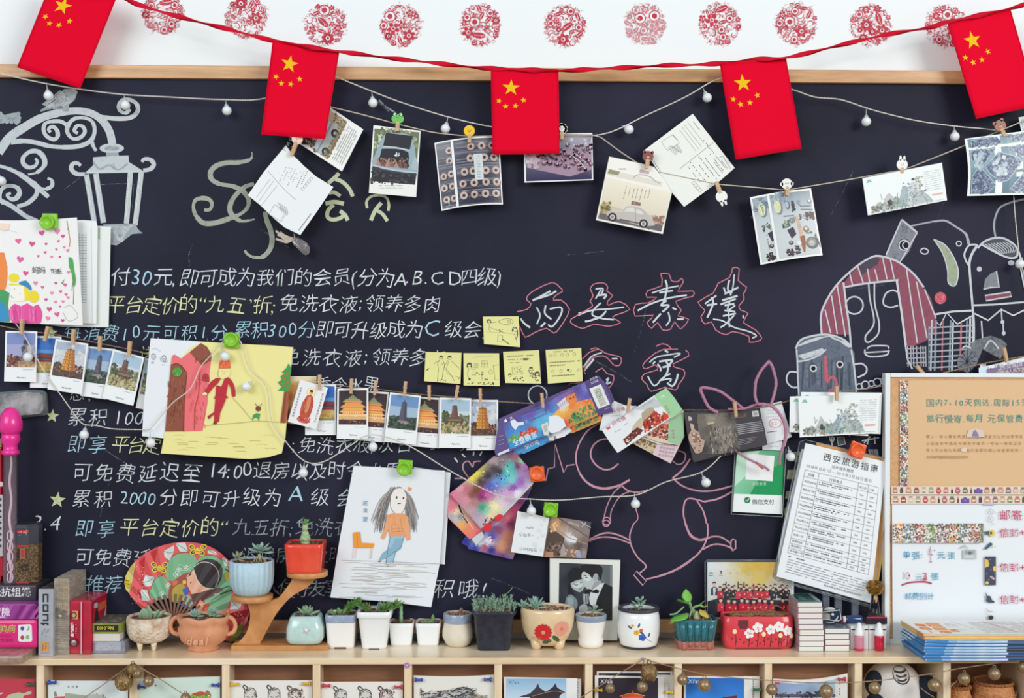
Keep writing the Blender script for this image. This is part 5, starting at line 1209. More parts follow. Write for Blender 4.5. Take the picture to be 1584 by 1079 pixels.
P.p(C8(610,518,700,518,680,570,650,640,640,712,600,712,600,650,565,680,545,665,600,630),rc);P.p(C8(600,705,628,712,615,735,590,732),'8f1626');P.p(C8(545,662,572,680,552,690),'8f1626');P.st(C8(612,490,700,488),.8,'7a1020');P.e(*C8(522,480)[0],3.6,2.6,'f2e8ae');P.st(C8(510,465,520,492,540,490),.5,'8a7a4a')
P.st(C8(752,510,820,580,900,680,925,705),.6,'9c9454');P.p(C8(918,700,925,655,955,640,985,645,972,708,962,680,935,680),'3f9c50');P.e(*C8(968,602)[0],4,4.4,'7a3c2c');P.st(C8(955,580,945,560),.8,'7a3c2c');P.st(C8(985,580,998,560),.8,'7a3c2c')
P.p(C8(1222,225,1245,270,1238,330,1238,400,1225,460,1130,450,1165,425,1130,380,1165,365,1155,330,1190,310,1165,300,1205,262),'2f9e44');
for a in ((1170,298,1240,345),(1180,330,1238,290),(1160,330,1230,400),(1150,380,1235,440),(1165,420,1238,350)):P.st(C8(*a),1.2,'c8502c')
P.p(C8(1185,460,1228,458,1200,722,1152,720),'9a4a2c');P.st(C8(1195,470,1170,715),1,'6c3020');P.st(C8(1215,470,1190,715),1,'b8603c')
P.st(C8(525,745,620,735,800,722,950,705,1150,715),.6,'a9a060')
for i in range(20):x=P.r.uniform(220,1080);y=P.r.uniform(820,960);P.st(C8(x,y,x+50,y-3,x+90,y+2),.5,'c9c078')
P.e(*C8(738,495)[0],.1,.1,rc);fin(P,m=M_PAPER)
magnet(359,526,'86c928',.068,'green magnet on the yellow drawing',3,1,-1,23)

# girl drawing
P=pcard('paper_sheet','plain sheet showing behind the right edge of the girl drawing','paper',[(640,722),(697,730.5),(688,872.5),(640,868)],.042,'e4e9ee',55);fin(P,m=M_PAPER) if P.v else None
P=pcard('child_drawing','pencil drawing of a long-haired girl with jeans beside an orange chair','drawing',[(547,720),(600,723),(688,727.5),(686,800),(680,872),(667,938.5),(600,930),(511,923.5),(526,830)],.050,'e8edf2',56)
for i in range(120):
    s_=P.r.choice((-1,1));x=613+s_*P.r.uniform(6,20)-(3 if s_ < 0 else -4);P.st([(613+s_*P.r.uniform(0,8),752+P.r.uniform(0,8)),(x+s_*2,775+P.r.uniform(-5,5)),(x+s_*P.r.uniform(6,15)-2,P.r.uniform(800,824))],P.r.uniform(.4,.8),P.r.choice(['8a8688','6c686c','a9a4a4','b9a89c']),sm=4)
P.p(sm_([(604,768),(605,785),(614,795),(624,790),(629,770),(622,755),(610,757)],3),'f0ebe6');P.st([(604,768),(605,785),(614,795),(624,790),(629,770)],.6,'8a7a74',sm=3)
P.e(613.5,769,1.5,2.2,'4c4c54');P.e(624,770,1.5,2,'4c4c54');P.q(615,777.5,620,779,'3a3034');P.p([(632,752),(637,755),(634,760),(631,757)],'e89a6c')
P.p(sm_([(599,796),(608,793),(626,794),(632,800),(631,829),(602,829)],1),'e9a26e');P.p([(599,797),(595,815),(589,832),(594,834),(602,816)],'eaa878');P.p([(630,798),(634,815),(635,834),(629,836),(625,815)],'eaa878');P.st([(607,818),(623,816),(623,821),(608,822)],.8,'b06a44')
for i in range(26):x=P.r.uniform(602,628);P.st([(x,797+P.r.uniform(0,20)),(x+2,812+P.r.uniform(0,14))],.7,P.r.choice(['d98a54','f3b88c']))
P.p([(604,829),(625,829),(620,845),(612,852),(607,872),(597,873),(600,850)],'9cc4d8');P.p([(612,832),(624,832),(620,848),(600,862),(585,868),(592,855),(606,845)],'8ab4cc');P.st([(625,829),(620,846),(598,862)],.6,'4c6878');P.st([(604,829),(600,850),(597,872)],.6,'4c6878');P.st([(612,852),(607,872)],.6,'4c6878');P.e(600,875,2,1.2,'5a5a64');P.e(587,868,2,1,'5a5a64')
P.p([(546,823),(557,822),(559,839),(579,840),(577,847),(547,847)],'ee9c34');P.st([(552,823),(553,846)],1,'d97c1c')
for x in (547,551,574,576):P.st([(x,848),(x-2,864)],.5,'d0a488')
P.st([(529,866),(600,868),(684,872)],.5,'a9a2a0')
for i in range(46):y=P.r.uniform(870,925);x=P.r.uniform(522,640);P.st([(x,y),(x+18,y+P.r.uniform(-2,2)),(x+36,y+1)],P.r.uniform(.6,1.2),P.r.choice(['d3cfcc','cbbfb6','d9d6d0','cfc8ba']),sm=2)
P.text('这',561,780,8,'5c90b0',jit=.1);P.text('是',562,792,7,'5c90b0',jit=.1);P.text('望',561,805,8,'5c90b0',jit=.1);fin(P,m=M_PAPER)
magnet(627,722,'86c928',.064,'green magnet on the girl drawing',4,2,2.5,22)

# ---- sticky notes
def note(q,seed,label,fn):
    o=sheet('sticky_note',q,.034,'e3df96',.0003,lambda U,V:.008*V*V,(3,6),M_PAPER);tag(o,label,'sticky note','yellow sticky notes')
    P=Paint(.0343,q,(55,52),lambda U,V:.008*V*V,(1,6),seed=seed);P.o=o;fn(P);fin(P,m=M_PAPER)
K1,K2='3c3c38','77745a'
def man(P,x,y,s_=1.0,hair=0,arms=1):
    P.ring(x,y,2.6*s_,.5,K1,n=10);P.p([(x-2.8*s_,y-.4*s_),(x-2*s_,y-3*s_),(x+2*s_,y-3.2*s_),(x+2.8*s_,y-.6*s_)],K1)
    if hair:P.p(sm_([(x-3*s_,y-2*s_),(x-3.6*s_,y+4*s_),(x-1.6*s_,y+3*s_),(x-2*s_,y-2*s_)],1),K1);P.p(sm_([(x+3*s_,y-2*s_),(x+3.6*s_,y+4*s_),(x+1.6*s_,y+3*s_),(x+2*s_,y-2*s_)],1),K1)
def n1(P):
    man(P,9,8,1,1);P.st([(8,11),(10,16),(8,22),(11,28)],.6,K2);P.st([(11,12),(20,10)],.6,K2);P.st([(24,8),(34,4),(44,5),(46,11),(36,14),(26,12),(24,8)],.6,K2,sm=3);P.ring(40,9,2.4,.5,K2);P.st([(10,20),(24,26),(34,29)],.6,K2);P.b(22,23,31,28,8,.4,.9,[K1]);P.st([(4,28),(50,30)],.5,'b4b07a');P.st([(22,33),(21,46),(28,44),(29,34),(22,33)],.6,K2);P.st([(28,40),(39,49)],1.3,K1);P.st([(44,26),(46,19),(51,20),(52,30),(50,38)],1.3,K1,sm=3);P.ring(49,23,3,.5,K1);P.st([(47,30),(50,42)],.6,K2)
def n2(P):
    man(P,24,9);man(P,37,9,1.1);P.st([(22,13),(19,20),(21,30),(20,48)],.6,K2);P.st([(27,13),(30,22),(28,34),(27,47)],.6,K2);P.st([(22,14),(13,20),(15,22)],.6,K2);P.st([(35,13),(30,25),(38,35),(46,48)],.6,K2,sm=3);P.st([(40,14),(52,26)],.6,K2);P.st([(36,15),(33,30),(38,38),(50,40)],.5,'a09c6c',sm=3);P.p([(1,33),(7,28),(5,32)],K1);P.b(20,47,33,50,8,.8,1.4,[K1],asp=.5);P.b(50,40,54,44,4,.5,1,[K1]);P.ring(26,20,1.5,.5,K2)
def n3(P):
    man(P,9,19,1.2,1);P.st([(8,24),(6,34),(8,40)],.6,K2);P.st([(11,25),(18,26)],.7,K1);P.p([(8,40),(11,40),(10,44),(7,43)],K1);P.st([(14,7),(28,5),(46,4)],.5,'aaa672');P.st([(28,12),(37,12),(37,22),(28,22),(28,12)],.5,K2);P.st([(32,12),(32,22)],.4,K2);P.st([(28,17),(37,17)],.4,K2);P.st([(45,20),(54,18)],.5,K2);P.st([(46,20),(48,42),(54,42)],.5,K2);P.b(14,30,30,35,14,.5,1,[K1]);P.st([(28,28),(28,43),(36,43)],.5,K2);P.st([(38,30),(42,26),(45,30),(41,34),(38,30)],.5,K2);P.b(6,47,46,50,22,.6,1.3,[K1]);P.b(32,41,37,45,5,.6,1.2,[K1]);P.tiny(16,17,23,3,3,K2,.6,word=(1,2))
def n4(P):
    P.tiny(6,7,50,1,4,K2,1.4,word=(1.5,3));P.tiny(7,12.5,44,1,4,K2,1.4,word=(1.5,3));P.q(30,12,37,15,K1);P.tiny(6,18,26,1,4,K2,.7,word=(1,3));P.st([(12,26),(27,25),(28,37),(12,38),(12,26)],.4,K2);P.b(14,27,26,36,24,.4,.8,[K2]);man(P,8,39,.9);man(P,41,29,1);man(P,50,37,1.2,1);P.b(36,31,46,44,26,.5,1,[K1]);P.b(12,42,28,48,24,.5,1,[K1]);P.b(46,42,52,48,9,.5,1,[K1])
def n5(P):
    P.tiny(12,3,46,1,4,'8a865c',1.5,word=(1.5,3));P.tiny(5,19,52,2,5,'8a865c',1.8,fill=.5,word=(2,4));P.tiny(4,40,50,1,4,'8a865c',1.8,word=(2,4))
    for x,y in ((7,9),(14,9),(25,9),(33,9),(44,9),(9,34),(22,34),(36,34)):P.ring(x,y,2.3,.5,'8a865c',n=8)
    P.e(33,33,1.8,1.8,'55523c');P.st([(47,36),(50,31),(53,36),(47,36)],.5,'8a865c')
note(C7(652,58,988,55,1003,345,662,315),61,'sticky note drawn with a figure and a key, alone above the others',n1)
note(C7(112,390,450,398,440,692,98,665),62,'sticky note with a couple drawn in pencil, leftmost of the row',n2)
note(C7(468,402,805,403,810,712,470,705),63,'sticky note with a long-haired figure in a room, second of the row',n3)
note(C7(842,390,1180,372,1200,688,862,682),64,'sticky note with writing above three small figures, third of the row',n4)
note(C7(1242,372,1578,352,1592,665,1264,688),65,'sticky note covered in small writing and circles, rightmost of the row',n5)
# ================================================================ TICKETS AND CARDS ON THE RIGHT
# ---- two long purple city tickets
def cityticket(off,d,lab,seed,front):
    ol=[(772+off,647+off),(926+off,580.5+off),(934+off,590+off),(947+off,622+off),(945+off,632+off),(768+off,707+off),(765+off,698+off)]
    P=pcard('ticket',lab,'ticket',ol,d,'5b4a86',seed);sh_=lambda *p:[(x+off,y+off) for x,y in D1(*p)]
    P.field(sh_(588,590,1370,185,1490,500,660,828),[(780+off,660+off,'5f5aa8'),(790+off,665+off,'4c80c8'),(800+off,650+off,'5c4c9c'),(820+off,640+off,'6a56ac'),(845+off,628+off,'5c54a8'),(870+off,612+off,'7a64b8'),(895+off,602+off,'4f4a94'),(905+off,600+off,'7c74c0'),(910+off,612+off,'5c5cb0'),(800+off,672+off,'4fa0d8'),(815+off,664+off,'3f8cd0'),(835+off,655+off,'5cb8e0'),(850+off,645+off,'6cc0e4'),(860+off,640+off,'4898d8'),(850+off,632+off,'5c74c4'),(840+off,675+off,'3f80c0'),(790+off,690+off,'3090cc'),(870+off,660+off,'8ca0a8'),(880+off,630+off,'e08048'),(900+off,655+off,'9c6c70'),(922+off,640+off,'7c8c50')],1.5,3.0,.10)
    P.p(sh_(1060,500,1120,440,1260,380,1430,340,1490,500,1200,620,1150,560),'e79a4c');P.field(sh_(1060,500,1120,440,1260,380,1430,340,1490,500,1200,620,1150,560),[(870+off,632+off,'f4cc6c'),(865+off,642+off,'f0b050'),(885+off,625+off,'e8803c'),(895+off,625+off,'f09050'),(910+off,620+off,'e06c34'),(900+off,632+off,'f2a858'),(880+off,645+off,'e89848'),(875+off,655+off,'d8583c'),(920+off,625+off,'f08848'),(890+off,645+off,'6c9450')],1.4,3,.14);P.b(858+off,610+off,925+off,660+off,40,.8,1.8,['f0b24c','e8803c','f6cf6c','d85a34','f2a05c'],mask=lambda x,y:inside(sh_(1060,500,1120,440,1260,380,1430,340,1490,500,1200,620,1150,560),x,y))
    P.p(sh_(1105,395,1180,330,1225,400,1150,460),'d9d3da');P.p(sh_(1180,330,1270,290,1295,360,1230,400),'e8873c');P.st(sh_(1170,320,1220,260,1290,300),1.2,'b0586c');
    for i in range(5):P.st(sh_(1120+i*18,405-i*13,1130+i*18,430-i*13),.8,'8a7c9c')
    P.q(*sh_(1225,335)[0],*sh_(1245,350)[0],'8a3c2c');P.q(*sh_(1255,320)[0],*sh_(1270,338)[0],'8a3c2c')
    P.b(880+off,623+off,925+off,655+off,160,1,2.6,['4f7c4c','6a9456','3c5c40','8aa45c'],mask=lambda x,y:inside(sh_(1230,500,1390,400,1440,400,1490,500,1220,590),x,y))
    P.p(sm_(sh_(1030,510,1080,500,1110,500,1170,540,1190,600,1130,650,1060,670,1015,640,1030,590),1),'e6ecf2');P.p(sm_(sh_(665,555,700,535,735,565,790,560,800,585,740,600,715,640,680,600),1),'dfe8f2')
    P.p(sh_(755,715,765,650,800,680,850,600,915,620,930,660),'c8503c');P.b(800+off,662+off,832+off,680+off,60,.8,2,['d86a4c','b03c34','e8a08c'],mask=lambda x,y:inside(sh_(755,715,765,650,850,600,930,660),x,y));P.b(787+off,672+off,803+off,684+off,50,.8,2,['5c9c4c','c84c3c','7cb45c'])
    P.p(sh_(660,770,950,650,965,690,690,815),'3f9ad4');P.p(sh_(955,590,1020,560,1030,690,985,690),'d8dcd2');P.p(sh_(975,600,1010,585,1018,650,990,660),'b8bcb4')
    if not front:P.p(sh_(700,790,940,700,950,720,740,815),'3f9ad4');P.b(800+off,664+off,890+off,690+off,40,.8,1.6,['c8503c','4c8c50','e8e4e0'])
    P.text('全价票',*sh_(760,770)[0],10 if front else 8,'e8f2f8',rot=-.42);P.text('全价票',*sh_(700,790)[0],11,'f0f6fa',rot=-.42,sx=.9) if front else None
    P.p(sh_(1375,185,1500,130,1640,470,1500,500),'55447c');P.p(sh_(1410,250,1520,205,1605,395,1495,440),'e4e6e2')
    x=0
    for i in range(13):
        w_=P.r.choice((5,8,11));a,b=1450+x*.42,262+x*1.0
        P.p(sh_(a,b,a+58,b-26,a+58+w_*.42,b-26+w_,a+w_*.42,b+w_),'8c9488');x +=w_+P.r.choice((4,6))
    for j in range(2):P.text('兵马俑',*sh_(1420+j*8,175+j*34)[0],4.2,'dcd8e8',rot=-.42)
    P.p(sh_(545,860,655,812,660,835,550,882),'d9dde6');P.st(sh_(560,700,600,690),.7,'a8a0c8');P.st(sh_(560,740,605,725),.7,'a8a0c8');P.st(sh_(560,780,605,762),.7,'a8a0c8')
    P.p(sh_(610,545,625,532,640,560,612,565),'f0f2f6');P.text('城',*sh_(665,540)[0],4.5,'eef0f6',rot=-.42);P.text('E',*sh_(815,570)[0],6,'c8dcf0',rot=-.42)
    P.st(sh_(770,490,990,420,1010,480,860,550),.8,'4a4484');P.st(sh_(1555,440,1600,428),.8,'b9b0d4');P.st(sh_(1545,250,1560,310),1,'c8c0dc');fin(P)
cityticket(8,.049,'second purple night-city ticket, its lower edge showing under the first',71,False)
cityticket(0,.058,'long purple ticket painted with a night city and barcode end, tilted up to the right',72,True)

# ---- three abstract art postcards
tri=lambda *p:D2(*p)
ol=tri(500,500,235,800,208,850,262,880,268,905,690,1008,707,960,735,560,830,420,888,285)
P=pcard('postcard','deep blue and crimson abstract postcard, lowest of the three','postcard',ol,.038,'3a3f9a',73)
P.field(ol,[(720,838,'1f2f9c'),(735,848,'2436a8'),(760,850,'26268c'),(775,862,'6a3c7c'),(792,866,'6a52b8'),(795,856,'b0806c'),(775,845,'d8906c'),(785,830,'c87c60'),(760,830,'3c3cb0'),(748,815,'6c5cc0'),(765,805,'a8b4e0'),(770,818,'8c4470'),(790,808,'7c1c4c'),(800,790,'c43c6c'),(790,775,'e0607c'),(806,775,'7c2c6c'),(815,765,'5a2058'),(800,765,'d890b0'),(820,750,'8c5c8c'),(756,836,'e8ecf8'),(742,838,'d8e4f0'),(785,800,'e8708c'),(750,845,'b05068')],1.3,3.2,.12)
P.b(753,828,762,838,14,.8,1.8,['eef2f6','d0dcf0','c43048']);fin(P)
#ABS2
ol=tri(92,385,72,605,283,815,400,745,600,590,500,300)
P=pcard('postcard','pink and yellow abstract postcard in the middle of the three','postcard',ol,.044,'e26a8c',74)
P.field(ol,[(697,768,'e06a8c'),(700,785,'e8708f'),(712,765,'d08a90'),(725,762,'c07c70'),(722,785,'f0b880'),(730,795,'f2a46c'),(700,800,'a8b0b4'),(706,803,'c0c4c8'),(712,798,'8f949c'),(712,812,'f2b054'),(722,820,'ee8c5c'),(724,830,'f07c70'),(740,815,'ef7c88'),(735,800,'e8909c'),(755,800,'f2b0b8'),(745,825,'d83c50'),(760,812,'c83048'),(770,790,'e0a0b0'),(705,792,'f0d0b0')],1.3,3.0,.06)
P.st(tri(240,375,215,440,185,480,205,560,265,660),2.6,'2a1a24',sm=5);P.b(711,762,719,780,30,.8,1.8,['2a1a24','4c2c34']);P.st(tri(165,540,230,600,320,720),1,'f4d0b0',sm=4)
P.p(tri(300,810,400,740,420,790,345,870),'cfd4da');fin(P)
ol=tri(92,385,245,262,510,30,715,-6,832,130,888,285,600,590,560,580,390,720)
P=pcard('postcard','topmost rainbow abstract postcard under the orange magnet','postcard',ol,.050,'8c6a8c',75)
P.field(ol,[(700,765,'e07c9c'),(712,752,'e0a0b0'),(722,755,'c87888'),(728,738,'f0e058'),(736,730,'e8dc4c'),(742,722,'b8ac58'),(745,745,'4c3c38'),(755,735,'3c3034'),(765,725,'4c3c40'),(775,715,'8c7884'),(765,712,'b09aa0'),(790,702,'7c5c74'),(800,705,'a85c74'),(808,712,'8cc8a0'),(800,720,'7c3c68'),(812,722,'b070b8'),(772,730,'3a3038'),(785,727,'5cd0c0'),(792,722,'4ab8b8'),(780,740,'58b8e0'),(790,740,'6cd8d0'),(768,745,'6c90dc'),(758,752,'4c60c0'),(748,760,'b02c80'),(744,768,'8c2c6c'),(755,765,'d868b0'),(738,758,'7c4434'),(730,765,'8c5444'),(735,778,'b88080'),(745,785,'3c9c84'),(752,790,'7cd0b0'),(765,782,'f0ecb0'),(758,795,'f0d8b0'),(775,775,'e8d0dc'),(785,765,'d8a8d8'),(795,755,'8c50b0'),(805,745,'a46cc8'),(800,762,'f0e0f0'),(815,735,'c8a0dc'),(818,745,'d8c0e4'),(745,803,'c8b0c0'),(740,795,'b0a0b8'),(722,772,'d890a0'),(730,790,'c0a0a8')],1.2,3.4,.10)
for i in range(16):P.st([(P.r.uniform(745,800),P.r.uniform(708,775))]+[(0,0)]*0+[(P.r.uniform(745,800),P.r.uniform(708,775))],.1,'8c5c8c')
P.b(745,722,795,772,46,.7,2.2,['e8f0f4','5cd0d8','c83c98','3c2c40','f0a0d0','4c70d0'],asp=.4);P.b(765,708,790,722,20,.8,1.8,['b8a0a8','5c4c54'],asp=.5)
P.p(tri(600,590,888,285,870,285,585,580),'b8dcd4')
P.p(tri(520,600,560,575,600,590,570,640,545,650,520,630),'d82c3c');P.p(tri(400,715,440,660,500,680,470,740,430,740),'d82c3c');P.b(748,800,770,818,26,.8,2.2,['f0f2f4','3a2830','d8303c']);fin(P)
magnet(831,733,'f2682c',.064,'orange magnet on the abstract postcards',-6,1,-2,23)

# ---- small note and cafe photo
P=pcard('postcard','dim photo postcard of a cafe roof and people, beside the small white note','postcard',D2(1020,598,1428,652,1380,995,960,978),.046,'8c7468',76)
P.field(D2(1020,598,1428,652,1380,995,960,978),[(850,805,'9c8478'),(862,808,'d8a070'),(870,806,'8c7468'),(885,812,'8a7a74'),(905,812,'9a9494'),(855,820,'b49484'),(870,822,'c0a490'),(880,830,'e0e0e4'),(850,835,'54423c'),(862,840,'4c3c38'),(870,845,'6c584c'),(905,835,'7c6c68'),(895,845,'5c4c48'),(905,855,'9c8c90'),(855,858,'7c6050'),(880,855,'8c7468'),(890,825,'a08c84'),(912,845,'6c5c58')],1.2,3,.12);P.p(D2(1110,606,1428,652,1405,790,1240,700),'8c7c78');P.p(D2(1330,640,1428,652,1415,720),'4c4a50');P.st(D2(1120,612,1250,700,1400,790),1,'4a3c38');P.st(D2(1330,650,1425,705),.8,'d8dce0');P.st(D2(1380,650,1340,700),.8,'d8dce0')
P.p(D2(1030,690,1180,800,1150,960,1000,970),'574640');P.p(D2(1200,790,1260,780,1300,810,1280,850,1220,840),'dfe6ec');P.st(D2(1040,680,1220,800,1390,860),1.4,'b08c70');P.b(845,838,868,862,70,.8,2.2,['3c302e','786058','9c8474']);P.p(sm_(D2(1145,900,1165,850,1185,900,1190,975,1140,975),1),'a8a0a0');P.p(sm_(D2(1285,920,1320,915,1340,990,1290,990),1),'98a4c8');P.b(875,845,893,862,26,1,2.4,['d0a890','8c6c5c']);P.p(D2(990,930,1075,935,1070,985,985,980),'b98a6c')
P.b(850,808,862,822,20,1,2,['d8a868','f0c890']);P.text('DHUGG',*D2(1212,660)[0],4.6,'e4e0dc',rot=.35);fin(P)
P=pcard('note_card','small white handwritten note beside the cafe photo','note',D2(735,548,900,580,1032,612,975,978,672,935),.054,'e9eef0',77)
P.text('Hello',*D2(812,715)[0],5.6,'6f747c',rot=.04,jit=.1);P.text('小仙女~',*D2(745,785)[0],6.4,'6f747c',rot=.03,jit=.12);P.text('DHUGG',*D2(752,915)[0],6.6,'4c5056',rot=.1,sp=1.12)
P.b(792,798,846,856,16,2,4,['e0e5e8','dfe3e7']);fin(P)
magnet(852,788,'86c928',.062,'green magnet over the cafe photo',5,1,-1,22)

# ---- fan of tickets
P=pcard('ticket','white terracotta warrior ticket sheet at the back of the fan','ticket',D3(80,360,185,242,290,285,400,290,420,330,90,520,42,520),.052,'e2e6ea',78)
P.text('兵马俑',*D3(155,352)[0],7.5,'c0485a',rot=-.15,jit=.1);P.st(D3(150,385,245,378),.6,'9a9ca4',wob=.4);fin(P)
P=pcard('ticket','pink-ended ticket lowest in the fan','ticket',D3(340,610,500,560,850,568,715,832,580,760,360,645),.046,'cdb9a0',79)
P.b(985,678,1018,702,120,1,2.6,['8c7a4c','a89464','6c5c3c','c4b488'],mask=lambda x,y:inside(D3(350,600,600,600,590,760,360,645),x,y));P.p(D3(600,615,848,570,715,830,545,745),'dcc4cc')
for j in range(4):P.text('秦始皇帝陵',*D3(620-j*8,655+j*34)[0],4.6,'8a6a74',rot=.16)
fin(P)
P=pcard('ticket','second green-ended ticket in the fan','ticket',D3(420,560,520,420,838,330,840,560,800,660,600,630),.052,'d8c8b8',80)
P.b(1000,655,1035,682,160,1,2.6,['b83c28','8c2c20','d85c34','5c2c24','c8907c'],mask=lambda x,y:inside(D3(480,560,560,430,698,420,690,610),x,y));P.p(D3(698,420,838,345,838,580,800,655,690,630),'9cc49c');P.text('参观券',*D3(722,510)[0],5,'a85c5c',rot=1.45);P.st(D3(695,585,838,580),.8,'7aa880');fin(P)
P=pcard('ticket','third ticket in the fan, mostly covered, red print showing','ticket',D3(440,590,560,520,700,560,690,640,600,650),.049,'e0d4c8',81)
P.b(1000,670,1034,686,60,1,2.4,['a8341e','d84c2c','8c7a4c'],mask=lambda x,y:inside(D3(460,590,560,530,690,570,680,615),x,y));fin(P)
ol=D3(65,512,200,440,380,310,560,190,672,118,750,210,826,325,700,410,480,560,215,732,140,630)
P=pcard('ticket','front ticket of the fan with a carriage picture and a green end','ticket',ol,.060,'e6e9ed',82)
P.p(D3(560,190,672,118,750,210,826,325,720,410,640,300),'9fd0a0');P.text('参观券',*D3(652,290)[0],5,'a8605c',rot=1.05);P.text('门票',*D3(622,222)[0],4,'f0f4f0',rot=-.5)
P.p(D3(380,320,560,205,640,290,500,330),'c3cace');P.p(sm_(D3(440,360,500,310,555,305,550,350,510,400,450,440),2),'b5a488');P.p(sm_(D3(360,480,430,400,455,440,440,500,400,520,350,530),2),'c9bba4')
P.p(D3(455,440,560,340,620,370,700,400,530,505,470,545),'a8301f');P.b(995,635,1036,670,200,.8,2.2,['7a2018','c84428','5a201c','e8d8d0','d85a30'],mask=lambda x,y:inside(D3(455,440,560,340,620,370,700,400,530,505,470,545),x,y));P.p(D3(640,340,690,370,700,400,650,430),'d8402c');P.p(D3(265,610,290,585,400,490,460,520,300,660),'6c2a24');P.b(964,666,992,686,80,.7,1.8,['8c3c30','4c1e1c','e0ccc4'],mask=lambda x,y:inside(D3(265,610,290,585,400,490,460,520,300,660),x,y))
P.text('兵马俑',*D3(170,480)[0],8,'c0485a',rot=-.5,jit=.08);P.b(938,658,944,664,14,.8,1.6,['c84c58']);P.st(D3(185,535,250,505),.6,'9a9ca4',wob=.4);P.st(D3(280,470,310,450),1,'b8b0bc');P.text('世界文化遗产',*D3(450,300)[0],3.4,'9aa0a8',rot=-.5);fin(P)

# ---- dark bronze ticket with others behind
P=pcard('ticket','white ticket with a round red stamp behind the dark ticket','ticket',D4(455,420,662,366,700,500,760,702,700,725,525,768),.044,'e8ebee',83)
P.ring(*D4(605,575)[0],9.5,.9,'d8605c',n=20,ry=6.5);P.text('0.2',*D4(570,590)[0],6.5,'c85450',rot=-.1);P.st(D4(530,660,620,648),1,'4c4c54');P.tiny(1187,634,1208,3,5,'b8bcc2',.7,word=(2,4));fin(P)
P=pcard('ticket','lower white ticket edge peeking out beneath the dark ticket','ticket',D4(480,770,670,735,672,832,485,824),.040,'e4e8ec',84);P.tiny(1190,690,1206,1,3,'e0b8b4',.8);fin(P)
P=pcard('ticket','edge of a black ticket lying under the dark bronze ticket','ticket',D3(1350,760-80,1545,650,1580,690,930,822,900,760),.044,'2e2b30',85);P.st(D3(1380,690,1520,668),.8,'8c8a90');fin(P)
ol=D3(840,345,1200,335,1545,308,1600,500,1628,655,1560,672,1200,745,935,820,915,760,880,600)
P=pcard('ticket','wide dark ticket printed with a bronze figure and rows of warriors','ticket',ol,.058,'3a363c',86)
P.p(D3(970,365,1310,350,1370,690,1200,740,990,740),'6c645f');P.field(D3(960,365,1320,350,1370,690,1200,742,990,745),[(1085,645,'6c665c'),(1100,648,'948c7c'),(1115,645,'7c746c'),(1130,645,'4c4848'),(1095,665,'5c5654'),(1110,668,'8c8478'),(1125,672,'9a9084'),(1105,690,'6c6660'),(1120,692,'8a8278'),(1138,670,'5a5454'),(1090,695,'3c383c'),(1135,695,'504a4a')],1.2,2.6,.2)
for i in range(90):x,y=P.r.uniform(1098,1142),P.r.uniform(656,698);P.st([(x,y),(x+P.r.uniform(-1,1),y+3),(x+P.r.uniform(-2,2),y+6)],P.r.uniform(.5,1.4),P.r.choice(['4a4444','b0a699','6b6460','38343a']))
P.p(sm_(D3(900,450,935,470,940,510,985,540,1000,600,1035,615,1010,720,950,735,930,700,890,620,885,560,910,520),2),'b89c8c');P.p(sm_(D3(910,560,950,540,985,570,985,620,940,640),2),'8c6f60');P.b(1068,664,1090,698,50,.8,2,['d8bca8','7c6254','ccae9c'],mask=lambda x,y:inside(D3(900,540,985,540,1020,715,950,735),x,y));P.p(D3(880,385,910,395,920,425,885,430),'c4bab4');P.p(D3(895,452,930,468,938,510,910,520),'c4ac9c')
P.text('秦始皇兵马俑',*D3(1200,410)[0],6.4,'8c7468',rot=-.08);P.p(D3(1480,340,1540,332,1548,385,1488,392),'c8ccd0');P.p(D3(1495,352,1528,347,1533,375,1500,380),'9a9ea4')
for j in range(7):P.st(D3(1328+j*5,470+j*17,1570+j*4,436+j*17),1,'b4b4b8') if j < 6 else None
for j in range(4):P.st(D3(1350+j*3,610+j*16,1540-j*20,580+j*17),.7,'8c8a90')
P.tiny(1140,712,1141,1,1,'8a868a');P.p(D3(1055,450,1120,435,1125,455,1065,468),'b8b48c');P.st(D3(1100,420,1400,395),.5,'9a9088');fin(P)

# ---- green payment sign in a clear stand
pt=thing('payment_sign','green and white payment sign in a clear plastic sleeve','sign',W(1171,745,.04))
m_clear=mat('eef4f6',0.05,trans=1.0,ior=1.25)
s_=sheet('card_insert',[(1140,699),(1213,694),(1209,795),(1133,791)],.036,'eef2f2',.001,parent=pt)
P=Paint(.0365,seed=87);P.p([(1140,699),(1213,694),(1210.5,765.5),(1134.5,763)],['a9dcc0','2da56c','0a9456','7fcaa0']);P.p([(1140,699),(1175,697),(1160,730),(1136,752)],'bfe6cf');P.p([(1180,730),(1212,715),(1210.5,765.5),(1160,764)],'0f9858')
P.b(1176,745,1208,760,1,1,1,['0f9858']);P.p([(1156,701),(1198,705),(1195,744),(1153,741)],'f2f4f4');P.text('微信支付',1163.5,779,8.6,'5c6468');P.e(1156,773,4.8,4.8,'1a7c4c',n=18);P.st([(1153.5,773),(1155.5,775),(1159,770.5)],1.2,'f0f4f0');P.text('西安素璞',1163,750,5.6,'b8dcc8');P.o=pt;fin(P)
for pts in ([(1137,699),(1131,794.5),(1210,799),(1216,694)],):tube('sleeve_edge',[W(x,y,.040) for x,y in pts],.0011,mat('b9c4c4',.15,trans=.5),pt)
